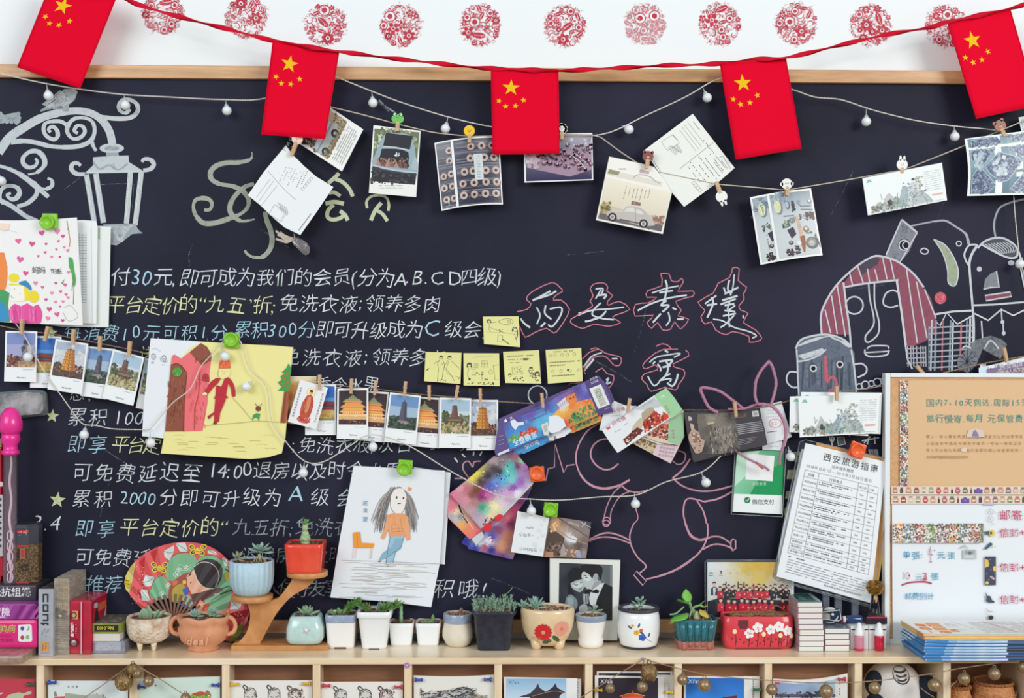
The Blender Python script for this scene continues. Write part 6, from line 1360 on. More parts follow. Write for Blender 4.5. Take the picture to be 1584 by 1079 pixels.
# ---- fluffy pink rabbit-ear headband
hb=thing('rabbit_ear_headband','fuzzy pink wire headband with two rabbit ears hooked over the twine','headband',W(1170,640,.07))
m_pk=mat('d9a0bc',0.95,col2='c988a8',scale=500,bump=1.0,bscale=1600,bdist=.002)
def fuzz(name,px,d,r=.0028):
    path=px_path(px,d,7);o=tube(name,path,r,m_pk,hb,8);rr=random.Random(4);vs,fs=[],[]
    for k in range(0,len(path)-1):
        for _ in range(7):
            p=path[k].lerp(path[k+1],rr.random());v=Vector((rr.gauss(0,1),rr.gauss(0,1),rr.gauss(0,1))).normalized()
            a,f=tube_data([p,p+v*r*1.5],[.0004,.0001],3,off=len(vs));vs +=a;fs +=f
    mesh_obj('fluff',vs,fs,m_pk,o,parent_world(o))
fuzz('ear_wire',D4(440,395,416,330,415,250,425,170,470,80,530,8,548,-4,575,40,600,120,612,200,595,300,565,395),.066)
fuzz('ear_wire',D3(1160,352,1085,310,1050,260,1015,185,1000,122,1090,125,1190,158,1290,230,1350,275,1400,318),.066)
fuzz('band_wire',D4(440,395,500,396,560,410,620,455,670,530,700,620,698,720,670,820,648,900,645,965),.074);fuzz('band_wire',D4(440,395,390,410,320,435,250,440,160,440),.066,.0022)
fuzz('band_wire',D4(255,845,320,895,400,935,460,965,510,990,545,1018),.060,.0022);tube('wire_tip',px_path(D4(430,945,470,985,490,1000),.064),.002,mat('c8684c',.5),hb)
# ---- ink landscape tickets hung together
for q,d,lab,sd in (([(1239,606),(1364,607),(1362,671),(1241,668)],.052,'rearmost ink landscape ticket of the three above the price sheet',91),([(1222,613),(1345,609),(1343,674),(1221,668)],.057,'middle ink landscape ticket of the three above the price sheet, poking out on the left',92),([(1235,614),(1361,607.5),(1358,669.5),(1237,676)],.063,'front ink landscape ticket of the three above the price sheet',93)):
    P=card('ticket',lab,'ticket',q,d,(125,60),'edf3f3',seed=sd);landscape(P);P.q(119,2,121.5,4,'1a1a20') if sd == 91 else None;fin(P)

# ---- price sheets in a clear sleeve
q0=[(1246,685),(1371,714),(1346.5,932),(1201,891)]
P=pcard('paper_sheet','orange-edged sheet behind the price sheet','paper',[(1262,684),(1372,709),(1372,800),(1367,850),(1352,934),(1330,925)],.040,'e8a85c',95);P.p([(1366,840),(1369,840),(1354,930),(1351,930)],'e9c86c');fin(P)
P=pcard('paper_sheet','further white sheet peeking left of the price sheet','paper',[(1240,694),(1300,700),(1300,890),(1210,894),(1201,885),(1206,840)],.044,'dfe4e8',96);P.st([(1238,700),(1207,860)],.8,'b9c0c6');fin(P)
PW,PH=125,205
P=card('price_sheet','printed price table sheet in a clear sleeve, tilted, under the orange magnet','notice',q0,.050,(PW,PH),'f6fafd',seed=97)
P.text('西安旅游指南',30,18,12.5,'3a3d46',sp=1.15,bold=.01);P.text('过年城市推荐',45,27,5.6,'55585f');P.text('2018年12月1日—2019年2月28日报价',8,34.5,5.6,'5c6068',sp=1.12)
P.st([(8,39),(118,39),(118,166),(8,166),(8,39)],.6,'6a6e76')
ys=[39,49,62,74,86,97,109,120,131,143,151,158.5,166]
for y in ys:P.st([(8,y),(118,y)],.55,'7a7e86')
for x in (29,88,103):P.st([(x,39),(x,166)],.55,'7a7e86')
P.text('线路',13,46.5,5,'4c5058');P.text('行程景点',45,46.5,5,'5c6068');P.text('成人价',90,46,3.6,'5c6068');P.text('儿童',105,46,3.6,'5c6068')
names=['兵马俑东线','华清池东线','西线法门寺','延安壶口线','华山西峰线','华山北峰线','华山西上北','华山北上西','古城一日','袁家村线','黄河壶口','兵马俑一日']
for i in range(1,len(ys)-1):
    P.text(names[i],10,ys[i]+(ys[i+1]-ys[i])*.62,3.6,'45484f');h=ys[i+1]-ys[i]
    P.tiny(31,ys[i]+2.2,86,1,4,'5a5d65',1.5,word=(1,3));P.tiny(31,ys[i]+5.2,70,1,4,'6c7078',1.3,word=(1,3)) if h > 8 else None
    P.text(str(P.r.choice((160,220,268,320,380,420))),92,ys[i]+h*.62,3.6,'5a5d65');P.text(str(P.r.choice((120,180,230,260))),107,ys[i]+h*.62,3.6,'5a5d65')
P.tiny(10,170,34,1,4,'6c7078',1.6);P.tiny(10,175,116,6,3.7,'a3a8b0',1.1,word=(1,3));P.text('具体价格以实际为准,谢谢您的合作',62,199.5,3.3,'4c5058');fin(P)
sl=thing('plastic_sleeve','clear plastic sleeve around the tilted price sheet','sleeve',W(1285,800,.054))
for pts in ([(1237,683),(1246,680),(1373,709)],[(1237,683),(1196,893),(1204,898),(1347,939),(1371,800)],[(1204,896),(1346,936)]):tube('welded_edge',[W(x,y,.054) for x,y in pts],.0009,mat('a9b2b8',.12,trans=.6),sl)
m_film,nt,ns,bs=new_mat('clear film');tr=ns.new('ShaderNodeBsdfTransparent');gl_=ns.new('ShaderNodeBsdfGlossy');gl_.inputs['Roughness'].default_value=.12;mx_=ns.new('ShaderNodeMixShader');mx_.inputs[0].default_value=.03
nt.links.new(tr.outputs[0],mx_.inputs[1]);nt.links.new(gl_.outputs[0],mx_.inputs[2]);nt.links.new(mx_.outputs[0],ns['Material Output'].inputs[0])
sheet('film',[(1238,681),(1373,709),(1348,938),(1197,895)],.0535,'ffffff',.0002,None,(2,2),m_film,parent=sl)
magnet(1326,696,'f4622a',.064,'orange magnet on the price sheet',20,0,0,24)
# ---- night view ticket above the cork board
P=pcard('ticket','ticket with a purple city photo, partly hidden above the cork board','ticket',[(1514,569),(1600,548),(1600,600),(1516,600)],.040,'e8edf2',98)
P.p(D5(1170,20,1170,110,1230,112,1225,15),['e4ecf2','bcd8e8','b0d0e4','d8e4ec']);P.p([(1526,571),(1600,556),(1600,600),(1526,600)],'77698c');P.b(1528,562,1584,588,90,1,3,['6a5c80','8c7c98','b8a088','5a5078']);P.text('西安城墙',1547,572,9,'c8c0d4',rot=-.2);P.text('中国联通人民文化旅',1535,582,6.6,'d8c8a0',rot=-.2);P.text('票',*D5(1192,40)[0],5,'d84858');fin(P)

# ================================================================ CORK BOARD
ck=thing('cork_board','white-framed cork notice board with a kraft sheet and a handwritten paper, standing on the shelf','notice board',W(1490,790,.055))
dk=.058
m_wf=mat('e9ecec',0.35,coat=.2);m_cork=mat('c99a6c',.9,col2='dcb083',scale=260,bump=.5,bscale=500)
x0,x1=W(1369,790,dk).x,W(1369,790,dk).x + .47;z1,z0=W(1480,577,dk).z,ZT;fw=8.2*S(dk)
for nm,b in (('frame_side',(x0,z0,x0+fw,z1)),('frame_side',(x1-fw,z0,x1,z1)),('frame_side',(x0+fw,z1-fw*.8,x1-fw,z1)),('frame_side',(x0+fw,z0,x1-fw,z0+fw))):
    box(nm,b[0],-dk,b[1],b[2],-dk+.020,b[3],m_wf,ck,.0015)
box('cork_panel',x0+fw*.7,-dk+.005,z0+fw*.7,x1-fw*.7,-dk+.012,z1-fw*.6,m_cork,ck)
ks=sheet('kraft_sheet',[(1404,588),(1604,588),(1604,754),(1404,757)],dk-.003,'dfb88c',.0006,parent=ck)
wp=sheet('white_paper',[(1380,778),(1604,778),(1604,984),(1381,987)],dk-.0035,'e8eef2',.0006,lambda U,V:.003*math.sin(3.14*V)*(1-U),(6,8),parent=ck)
P=Paint(dk-.0024,seed=101);tl='3f8f88'
P.spaced('国内7-10天到达.国际15天到达',1433,1620,627,12.5,tl,jit=.1,wob=.02);P.spaced('旅行慢寄.每月',1433,1522,652,13,tl,jit=.1,wob=.02);P.spaced('元保管费',1528,1584,652,13,tl,jit=.1,wob=.02)
for i,(t,xe) in enumerate((('寄上一份心情给未来的自己或朋友们让时间慢慢走',1584),('小店提供明信片代寄服务每月一号统一寄出以及',1582),('写上您的地址与邮编我们会帮您细心保管直到那一',1584),('天到来时再寄出谢谢您的支持',1498))):P.spaced(t,1433,xe,677+i*10.6,5.4,'b4895e',jit=.14,wob=.02)
P.p(sm_(D5(1040,700,1060,640,1120,620,1200,640,1215,700,1180,712,1050,712),1),'dcc8b8');P.p(D5(1090,700,1105,650,1125,635,1150,670,1160,700),'8c7f98');P.st(D5(1050,705,1205,708),1,'6c6478');P.p(sm_(D5(990,820,1020,800,1050,815,1040,845,1000,845),1),'e2ccbc')
P.o=ck;P.done('print',ks,M_PAPER)
def floral(P,x0,y0,x1,y1,vert=True):
    P.q(x0,y0,x1,y1,'e9e6e0');L=(y1-y0) if vert else (x1-x0);k=0;pals=(['e0a060','c87840','eac08a','6c4c3c'],['5c7074','8ca0a0','3c4c50','a8b4b0'],['a8584c','c87c5c','7c3c34','d89c84'],['7c9c5c','a0b878','5c7844'],['d88c8c','3c3038','8c5c64','b8b0b0'])
    while k*17 < L:
        a,b=k*17,min((k+1)*17,L);c=pals[k % 5]
        bx=(x0,y0+a,x1,y0+b) if vert else (x0+a,y0,x0+b,y1)
        P.b(*bx,46,.8,2.6,c + ['7a7070'],asp=.6);P.b(*bx,16,.4,.9,['4c4448','8c8484']);k +=1
P=Paint(dk-.0020,seed=102);P.clip=(1392,588,1405,754);floral(P,1392,588,1405,754);P.clip=None;P.done('washi_tape',ck,M_PAPER)
P=Paint(dk+.0042,seed=103);P.clip=(1381,809,1521,839);floral(P,1381,809,1521,824,False);floral(P,1381,824,1521,839,False);P.clip=None;P.done('washi_tape',ck,M_PAPER)
def jars(P,x0,x1,y0,y1,sd):
    P.q(x0,y0,x1,y1,'e6d6c6');r=random.Random(sd);x=x0+1;i=0
    kinds=[('c87c64','r'),('55504e','t'),('d8a080','l'),('a8383c','r'),('d8ccb4','r'),('a8b090','r'),('c84c50','o'),('d88c78','r'),('3c3434','b'),('b86468','o'),('6c7464','r'),('8c4444','b'),('6c50a0','h'),('b8745c','r'),('4c4458','t'),('d09478','l'),('94707c','r'),('d8b898','r'),('8c9c6c','r')]
    while x < x1-4:
        c,k=kinds[(i+sd) % len(kinds)];w_={'r':9,'t':6.5,'l':10.5,'o':9,'b':4.5,'h':13}[k];h=(y1-y0)
        if k == 'h':P.q(x,y0+h*.35,x+w_,y1-1.5,c);P.q(x+4,y0+h*.22,x+9,y0+h*.35,c);P.q(x+5,y0+h*.55,x+8,y0+h*.6,'c8bce0')
        elif k == 'b':P.p([(x+1,y1-1.5),(x+w_-.5,y1-1.5),(x+w_-.5,y0+h*.5),(x+w_*.62,y0+h*.32),(x+w_*.62,y0+1.5),(x+w_*.42,y0+1.5),(x+w_*.42,y0+h*.32),(x+1,y0+h*.5)],c)
        elif k == 'o':P.e(x+w_/2,y0+h*.56,w_/2-.4,h*.38,c,n=14);P.q(x+w_*.2,y0+1.2,x+w_*.8,y0+h*.22,'a8686c');P.q(x+w_*.25,y0+h*.5,x+w_*.75,y0+h*.62,'e8d4c8')
        else:
            P.p(sm_([(x+.8,y1-2),(x+.6,y0+h*.45),(x+w_*.2,y0+h*.26),(x+w_*.8,y0+h*.26),(x+w_-.6,y0+h*.45),(x+w_-.8,y1-2)],2),c);P.q(x+w_*.18,y0+1.4,x+w_*.82,y0+h*.24,r.choice(['6c4c44','8c7c6c','a86c5c']));P.q(x+w_*.2,y0+h*.5,x+w_*.8,y0+h*.66,'ecdfd0' if k !='t' else c);P.b(x+1.5,y0+h*.7,x+w_-1.5,y1-3,5,.5,.9,[r.choice(['8c3c34','5c6c44','e0b090'])])
        x +=w_+2.4;i +=1
P=Paint(dk-.0014,seed=104);jars(P,1379,1604,752,764.5,0);P.done('washi_tape',ck,M_PAPER)
P=Paint(dk-.0012,seed=105);jars(P,1379,1604,766,779,2);P.q(1521,778.5,1538,781,'b0b4d4');P.done('washi_tape',ck,M_PAPER)
P=Paint(dk+.0012,seed=106);bu2,mg='3d9cc4','c23c64'
P.spaced('单張:',1396,1430,863,13,bu2,jit=.08,wob=.02);P.st(D8(495,830,470,925,525,925),.8,'7a4468');P.st(D8(498,860,495,1005),.8,'b04c64');P.st(D8(480,1008,515,1010),.8,'b04c64');P.e(*D8(540,872)[0],1,1,'7a3c54');P.spaced('元張',1450,1481,863,12.5,bu2,jit=.08,wob=.02)
P.text('10',1394,896,18,'c0808c',bold=-.022,sx=.95);P.e(1406.5,890,1.3,1.3,'7a3c54');P.text('元',1416,896,12,'7cb8cc');P.text('3',1427,896,16,'c0607c');P.e(1431,895,3,2.6,'c85a6c');P.text('張',1440,896,12.5,bu2);P.st(E1(108,178,160,160,220,152,300,152,348,166),2.4,'b8385c',sm=4)
P.spaced('邮费别计',1399,1445,926,11.5,bu2,jit=.06,wob=.02)
P.spaced('邮寄:',1546,1590,803,17,mg,jit=.06,wob=.02);
for y in (829,882,932):P.spaced('信封+邮票',1546,1617,y,15,mg,jit=.06,wob=.02)
for y in (791,802):P.ring(1532,y,4.2,.7,'a9adb0',n=14);P.e(1532,y,.8,.8,'8a8e92')
P.st([(1535,788),(1540,794)],.6,'a9adb0');P.st([(1532,807),(1539,812)],.6,'a9adb0');P.q(1490,849.5,1510,864,'c0c4c4');P.q(1492,851,1508,857,'a0a4a6');P.e(1500,855,3.4,2.6,'6c7074');P.q(1493,859,1507,862,'d4d6d6');P.st([(1485,848),(1492,843),(1497,848)],1.6,'a8b4a4')
P.p(D8(1110,660,1150,650,1200,645,1210,690,1150,695),'4a6070');P.e(1534.5,824,4.4,5.4,'e8cc58');P.e(1533,824,2,2.4,'6c3c34');P.p(D8(1120,855,1185,780,1215,790,1215,810,1150,860,1130,865),'46556c');P.e(1538,845,1.6,1.6,'e8dca0')
P.q(1523.5,860.5,1540.5,904.5,'3c4258');P.p([(1523.5,864),(1529,866),(1530,875),(1523.5,878)],'e4c050');P.e(1538.5,879,2.6,4,'e4c050');P.e(1527,901,2.8,2.6,'e4c050');P.e(1535,893,4.4,1.8,'d8a8b8',.6);P.b(1526,864,1539,900,8,.6,1.2,['8c94a8','c8b8c4'])
P.p(sm_(E1(775,228,790,262,815,265,830,300,850,305,845,320,800,318,780,305,785,280,778,250),1),'3f4656');P.st(E1(782,365,800,385,835,388),1,'d08c74',sm=3);P.st(E1(782,400,800,420,815,425),.6,'a9adb0',sm=3);P.e(*E1(820,437)[0],4,3.4,'33343c')
P.text('心动',*E1(95,560)[0],5.6,'5c6068');P.done('lettering',wp,M_PAPER)
# ================================================================ THINGS ON THE SHELF TOP
def shelf_pt(px,py,z=None):
    z=ZT if z is None else z
    v=CR @ Vector(((px - 792.0)/F,-(py - 539.5)/F,-1.0));t=(z - CP.z)/v.z
    return CP + v*t
def dep(px,py,z=None):return -shelf_pt(px,py,z).y
class Body:
    """turned pot: outer profile in pixels [(half width, y)...] from foot to rim"""
    def __init__(s,name,label,cx,prof,group='planted pots on the shelf',sq=0,z0=None,wall=2.6,soil=4,material=None,n=48,fl=0,fla=0,d=None,rimmat=None,sxy=(1,1),foot=0,inner=True,cat='plant pot'):
        yb=prof[0][1];z0=ZT if z0 is None else z0;rb=prof[0][0]
        dc=dep(cx,yb,z0);s.dc=(dc - rb*S(dc)*sxy[1]) if d is None else d
        rm=max(p[0] for p in prof);s.s=S(s.dc + rm*S(s.dc)*.6*sxy[1])
        s.cx,s.yb,s.sq,s.sxy=cx,yb,sq,sxy
        c=W(cx,900,s.dc);c.z=z0;s.c=c;s.o=thing(name,label,cat,c,group)
        s.prof=[(hw*s.s,(yb-y)*s.s) for hw,y in prof]
        H=s.prof[-1][1];R=s.prof[-1][0];w=wall*s.s
        foot_h=foot*s.s
        full=[(s.prof[0][0],foot_h)] + [(r,max(h,foot_h)) for r,h in s.prof[1:]]
        pr=full + ([(R-w*.5,H+w*.25),(R-w,H),(max(R-w*1.3,.001),H-soil*s.s),(.0005,H-soil*s.s)] if inner else [(R*.6,H+.0002)])
        s.mesh=lathe('body',pr,material,s.o,n,True,sq=sq,fl=fl,fla=fla,sxy=sxy)
        s.H,s.R,s.ri,s.hs=H,R,R-w*1.2,H-soil*s.s
    def r_at(s,h):
        P=s.prof
        for (r0,h0),(r1,h1) in zip(P[:-1],P[1:]):
            if h0 <=h <=h1:return r0 + (r1-r0)*((h-h0)/max(h1-h0,1e-9))
        return P[-1][0] if h > P[-1][1] else P[0][0]
    def fn(s,off=.0005):
        def f(u,v,z):
            X=(u-s.cx)*s.s;h=(s.yb-v)*s.s;r=s.r_at(h);X2=X/s.sxy[0]
            if s.sq:
                n=2+s.sq*10;t=min(abs(X2)/r,.985);y=r*(1-t**n)**(1/n)
            else:y=math.sqrt(max(r*r - X2*X2,1e-8))
            return s.c + Vector((X,-y*s.sxy[1] - off - z,h))
        return f
    def paint(s,seed=1,off=.0005):
        P=Paint(0,fn=s.fn(off),seed=seed);P.o=s.o;return P
    def soil(s,cols=('7c5a48','94705c','5c4238','a88670','c2a48c'),n=150,size=1.5,name='gravel'):
        r=random.Random(int(s.cx));vs,fs,cs=[],[],[];m=s.sq
        lathe('soil',[(s.ri*.99,s.hs+.0006),(s.ri*.5,s.hs+.0016),(.0005,s.hs+.002)],mat('5a4236',.95,col2='7c5f4c',scale=300,bump=.8,bscale=500),s.o,24,True,sq=s.sq,sxy=s.sxy)
        for _ in range(n):
            for _t in range(20):
                x,y=r.uniform(-1,1),r.uniform(-1,1)
                if (abs(x)**(2+m*10)+abs(y)**(2+m*10)) < .86:break
            p=Vector((x*s.ri*s.sxy[0],y*s.ri*s.sxy[1],s.hs+.002));q=r.uniform(.5,1.1)*size*s.s;c=lin(r.choice(cols));k=len(vs)
            for a in range(4):vs.append(s.c+p+Vector((q*math.cos(a*1.57+r.random()),q*math.sin(a*1.57+r.random()),0)))
            vs.append(s.c+p+Vector((r.uniform(-.3,.3)*q,r.uniform(-.3,.3)*q,q*.8)))
            for a in range(4):fs.append((k+a,k+(a+1) % 4,k+4));cs +=[c]*3
        g=mesh_obj(name,vs,fs,M_PAINT,s.o,s.c,False,cs);g['kind']='stuff'
_lf={}
def leaf_mesh(kind):
    if kind in _lf:return _lf[kind]
    bm=bmesh.new();nu,nv=8,7;rings=[]
    for j in range(nv+1):
        t=j/nv
        w={'fat':math.sin(math.pi*(t*.86+.10))**.8,'spoon':(math.sin(math.pi*min(1,t*.95+.05)**1.9)*.98+.08*(1-t)),'thin':math.sin(math.pi*(t*.8+.16)),'broad':math.sin(math.pi*(t*.9+.07))}[kind]
        w=max(w,.02);th={'fat':.42,'spoon':.22,'thin':.5,'broad':.05}[kind]*w
        rings.append([bm.verts.new((.5*w*math.cos(6.283*k/nu),.5*th*math.sin(6.283*k/nu)-(.08*math.cos(6.283*k/nu)**2*w if kind in ('broad','spoon') else 0),t)) for k in range(nu)])
    for a,b in zip(rings[:-1],rings[1:]):
        for k in range(nu):bm.faces.new((a[k],a[(k+1) % nu],b[(k+1) % nu],b[k]))
    bm.faces.new(rings[0][::-1]);bm.faces.new(rings[-1])
    me=bpy.data.meshes.new('leaf');bm.to_mesh(me);bm.free();me.polygons.foreach_set('use_smooth',[True]*len(me.polygons));_lf[kind]=me
    return me
def leaf_mat(c0,c1,rough=.5):
    return mat(c0,rough,col2=c1,scale=90,lo=.3,hi=.7,sss=.1)
def leaf(parent,base,dir_,L,w,kind,m,roll=0.0):
    key=(kind,m.name)
    if key not in _lf:
        me=leaf_mesh(kind).copy();me.materials.clear();me.materials.append(m);_lf[key]=me
    o=bpy.data.objects.new('leaf',_lf[key]);COL.objects.link(o);o.parent=parent
    d=Vector(dir_).normalized();q=d.to_track_quat('Z','Y')
    o.matrix_local=Matrix.Translation(Vector(base)) @ q.to_matrix().to_4x4() @ Matrix.Rotation(roll,4,'Z') @ Matrix.Diagonal((w,w,L,1))
    return o
def rosette(parent,c,n,L,w,kind,m,el=(.2,1.1),seed=1,stem=None):
    L *=1.22;w *=1.2
    r=random.Random(seed)
    for i in range(n):
        t=i/max(n-1,1);a=i*2.4+r.uniform(-.15,.15);e=el[0]+(el[1]-el[0])*t
        k=1-.35*t
        leaf(parent,Vector(c)+Vector((0,0,L*.12*t)),(math.cos(a)*math.cos(e),math.sin(a)*math.cos(e),math.sin(e)),L*k*r.uniform(.88,1.1),w*k,kind,m,0)
G1,G2,G3,G4,G5=leaf_mat('7fa080','a3bf9c'),leaf_mat('5d8a50','86ac6c'),leaf_mat('7ea596','b0cbb8'),leaf_mat('5fae3c','8ccc5c'),leaf_mat('8c9a7c','b5b59a')
M_STEM=mat('8fae78',.6);M_TAN=mat('b09472',.8)
def loc(B,dx,h,dy=0):return Vector((dx*B.s,dy*B.s,h))
def ceramic(c,c2=None,**k):return mat(c,k.pop('rough',.18),coat=k.pop('coat',.5),col2=c2,scale=k.pop('scale',30),**k)

# ---- rough stone bowl on three feet
B=Body('planter','rough beige stone bowl planter on stubby feet',231,[(12,996),(22,994),(30,988),(34,976),(35,964),(33.5,956)],d=.078,material=mat('c9a88a',.95,col2='ecdfcd',scale=45,bump=1.0,bscale=190,bdist=.004,lo=.35,hi=.6),wall=4,soil=3,foot=0)
ft=10.5*B.s
for o_ in B.o.children:o_.location.z +=ft
B.c.z +=ft;B.o.location.z +=0
for a in (-2.2,-.9,1.57):
    bm=lathe_bm([(.0026,0),(.0040,.003),(.0048,.008),(.0062,ft+.004)],12);bm_obj('foot',bm,mat('dcc4a4',.9,col2='f2ead8',scale=200),B.o,(math.cos(a)*.021,math.sin(a)*.021,0),smooth=True)
B.hs +=ft
B.c.z -=ft
lathe('soil',[(B.ri*.99,B.hs+.0006),(.0005,B.hs+.002)],mat('6c4c40',.95,col2='8c6654',scale=300,bump=.8,bscale=500),B.o,24)
for dx,dz,a,L in ((-12,0,.35,13),(-6,0,.1,12),(4,1,-.1,16),(10,0,.5,12),(14,0,.9,14),(-2,4,0,11)):leaf(B.o,loc(B,dx,B.hs,-6),(a,-.35,1),L*1.5*B.s,11*B.s,'fat',G1)

# ---- terracotta pot with raised word
TC=mat('e2a17a',.75,col2='d18e68',scale=40,bump=.15,bscale=300)
B=Body('planter','terracotta two-handled pot with the raised word Ideal',315,[(22,1007),(24,1004),(21,1001),(34,992),(39,980),(39,973),(36,969),(38,964),(41,958),(40,954)],material=TC,wall=3,soil=5,d=.086,sxy=(1,.86),n=96)
bm=bmesh.new()
for v in B.mesh.data.vertices:
    if v.co.z > B.H*.62:v.co.z +=.0022*math.sin(math.atan2(v.co.y,v.co.x)*6+1.2)*(v.co.z/B.H-.55)*2
bm.free();B.soil(n=60)
for sx,hx in ((-1,272.5),(1,353.5)):
    pts=[B.c + Vector(((sx*x)*B.s,-.004,(1007-y)*B.s)) for x,y in ((37,957),(43,957),(48.5,963),(50,972),(46,980),(37,983))]
    tube('handle',[Vector(p) for p in sm_([tuple(p) for p in pts],5)],.0040,TC,B.o,10)
P=B.paint(3,.0026);P.step=2e-4;P.text('Ideal',291,994,19,'eab592',shear=.25,sp=.98,bold=.014);o_=P.done('raised_lettering',B.o,mat('efb793',.7))
o_.modifiers.new('t','SOLIDIFY').thickness=.0016
for dx,dy in ((-13,0),(14,2)):rosette(B.o,loc(B,dx,B.hs+.004,dy),16,12*B.s,6*B.s,'fat',G3,(.05,1.3),int(dx))
for dx in (10,16):tube('stem',[B.c+loc(B,dx,B.hs),B.c+loc(B,dx+1,B.hs+.010,-4)],.002,M_STEM,B.o)
rosette(B.o,loc(B,15,B.hs+.012,-2),12,9*B.s,4.6*B.s,'fat',G3,(.1,1.3),5)

# ---- wooden two-tier plant stand
WD=wood_mat('stand wood','b97c45','c98b52','d69b62',scale=2.5,stretch=(3,6,3),rough=.5)
st_=thing('plant_stand','curved wooden plant stand with two round trays','plant stand',shelf_pt(432,1005))
db=dep(432,1006)
bz1=ZT+8.0*S(db)
xa,xb=W(357.5,1000,db).x,W(507,1000,db).x
box('base',xa,-db,ZT,xb,-.035,bz1,WD,st_,.001)
body=[(358,999.5),(372.5,989.6),(382.5,974.7),(386.6,958),(385.8,941.5),(379,929),(375,926.5),(410.7,925.7),(417,929.5),(430.6,924.9),(440,913),(450,899),(454,891.5),(491,891.5),(476,907.5),(450.5,922.6),(428,948),(415,970.6),(403,993),(402,1000)]
def slab(name,pts,d,th,m,parent,zmin=None):
    vs=[W(x,y,d) for x,y in pts]
    if zmin is not None:
        for v in vs:v.z=max(v.z,zmin)
    N=len(vs);vs +=[v+Vector((0,th,0)) for v in vs]
    fs=[tuple(range(N)),tuple(range(2*N-1,N-1,-1))] + [(i,i+N,(i+1) % N+N,(i+1) % N) for i in range(N)]
    o=mesh_obj(name,vs,fs,m,parent,parent_world(parent));b=o.modifiers.new('b','BEVEL');b.width=.0008;b.segments=2
    return o
slab('post',sm_(body[:6],3)[:-1]+body[5:10]+sm_(body[9:13],3)[1:-1]+body[12:14]+sm_(body[13:19],3)[1:-1]+body[18:],.082,.020,WD,st_,bz1-.0003)
for nm,cx,yt,rw in (('tray',391,918.5,31),('tray',475.5,881.5,31.5)):
    c=W(cx,yt+4.5,.072);s_=S(.085)
    lathe(nm,[(rw*s_*.97,-4.2*s_),(rw*s_,-3.4*s_),(rw*s_,3.4*s_),(rw*s_*.97,4.0*s_),(.001,4.0*s_)],WD,st_,48,True,loc=c-parent_world(st_))
def tier_z(cx,yt):return W(cx,yt+4.5,.072).z + 4.05*S(.085)
# pale blue fluted pot
B=Body('planter','pale blue speckled fluted pot on the lower tray of the stand',389.5,[(22,919),(28,914),(33,902),(34.5,888),(34.5,866)],z0=tier_z(391,918.5),d=.072,material=mat('a9c8d6',.5,col2='bcd8e4',scale=900,lo=.42,hi=.5),wall=3,soil=3,fl=22,fla=.035,n=110)
B.soil(('6c5244','94705c','b0907a','4c382e'),90)
tube('stem',[B.c+loc(B,12,B.hs),B.c+loc(B,13,B.hs+.008),B.c+loc(B,11,B.hs+.016)],[.003,.0035,.0028],mat('9fb88c',.6),B.o)
rosette(B.o,loc(B,12,B.hs+.018),12,20*B.s,9*B.s,'spoon',G3,(.05,.9),3)
for a in (-.9,-.4,.3,.9,1.6):tube('root',[B.c+loc(B,12,B.hs+.014),B.c+loc(B,12+9*math.sin(a),B.hs+.006,-3),B.c+loc(B,12+13*math.sin(a),B.hs-.001,-6)],.0011,M_TAN,B.o)
rosette(B.o,loc(B,-22,B.hs+.006),8,14*B.s,5*B.s,'fat',G5,(.3,1.3),4);tube('stem',[B.c+loc(B,-10,B.hs+.001),B.c+loc(B,-18,B.hs+.004),B.c+loc(B,-24,B.hs+.008)],.0018,M_TAN,B.o)
tube('stem',[B.c+loc(B,-27,B.hs+.006),B.c+loc(B,-33,B.hs+.004,-4),B.c+loc(B,-37,B.hs-.004,-6),B.c+loc(B,-34,B.hs-.010,-8)],.0008,M_TAN,B.o)
# red square pot
B=Body('planter','glossy red square pot with a small cactus on the upper tray',473,[(25.5,882),(26.5,878),(29.5,843),(30,838)],z0=tier_z(475.5,881.5),d=.072,sq=.75,material=ceramic('e8402e','f25a44',scale=20),wall=4,soil=3)
B.soil(('6c5244','94705c','4c382e'),60)
CG=mat('8fae74',.7,col2='b9c6a0',scale=160,bump=.8,bscale=350,bdist=.002)
for r_,z,rr in ((7.5,3,9),(9,9,8),(6.5,16,6),(5,26,8)):lathe('cactus_body',[(r_*.5*B.s,(z-rr)*B.s),(r_*.95*B.s,(z-rr*.4)*B.s),(r_*B.s,z*B.s),(r_*.8*B.s,(z+rr*.6)*B.s),(r_*.3*B.s,(z+rr)*B.s)],CG,B.o,16,True,loc=(-1*B.s,0,B.hs),fl=12,fla=.12)
rosette(B.o,loc(B,-1,B.hs+.034),9,11*B.s,4.5*B.s,'thin',G2,(.5,1.5),6);rosette(B.o,loc(B,-3,B.hs+.006,-3),9,8*B.s,4*B.s,'fat',G5,(.2,1.2),8)

# ---- folding fan
PVX,PVY,DF=268.0,968.0,.040
fan=thing('folding_fan','round folding fan painted with flowers and a black-haired figure, open behind the pots','fan',W(PVX,PVY,DF))
outl=sm_([(219,941),(205,925),(193,905),(195,890),(204,873),(225,855),(255,842),(288,838),(320,843),(345,858),(362,878),(376,905),(385,935),(385,950),(377,972),(357,992)],4)
A0,A1=math.atan2(941-PVY,219-PVX),math.atan2(992-PVY,357-PVX)
A0=A0 % 6.283;A1=A1+6.283
NP=30
def pleat(x,y):
    a=math.atan2(y-PVY,x-PVX) % 6.283
    if a < 2:a +=6.283
    t=(a-A0)/(A1-A0)*NP;i=min(max(math.floor(t),0),NP-1)
    a0,a1=A0+(A1-A0)*i/NP,A0+(A1-A0)*(i+1)/NP;dx,dy=x-PVX,y-PVY;det=math.sin(a1-a0)
    al_,be=(dx*math.sin(a1)-dy*math.cos(a1))/det,(dy*math.cos(a0)-dx*math.sin(a0))/det
    k=.000022;return (al_-be)*k*(1 if i % 2 else -1)
inner=[]
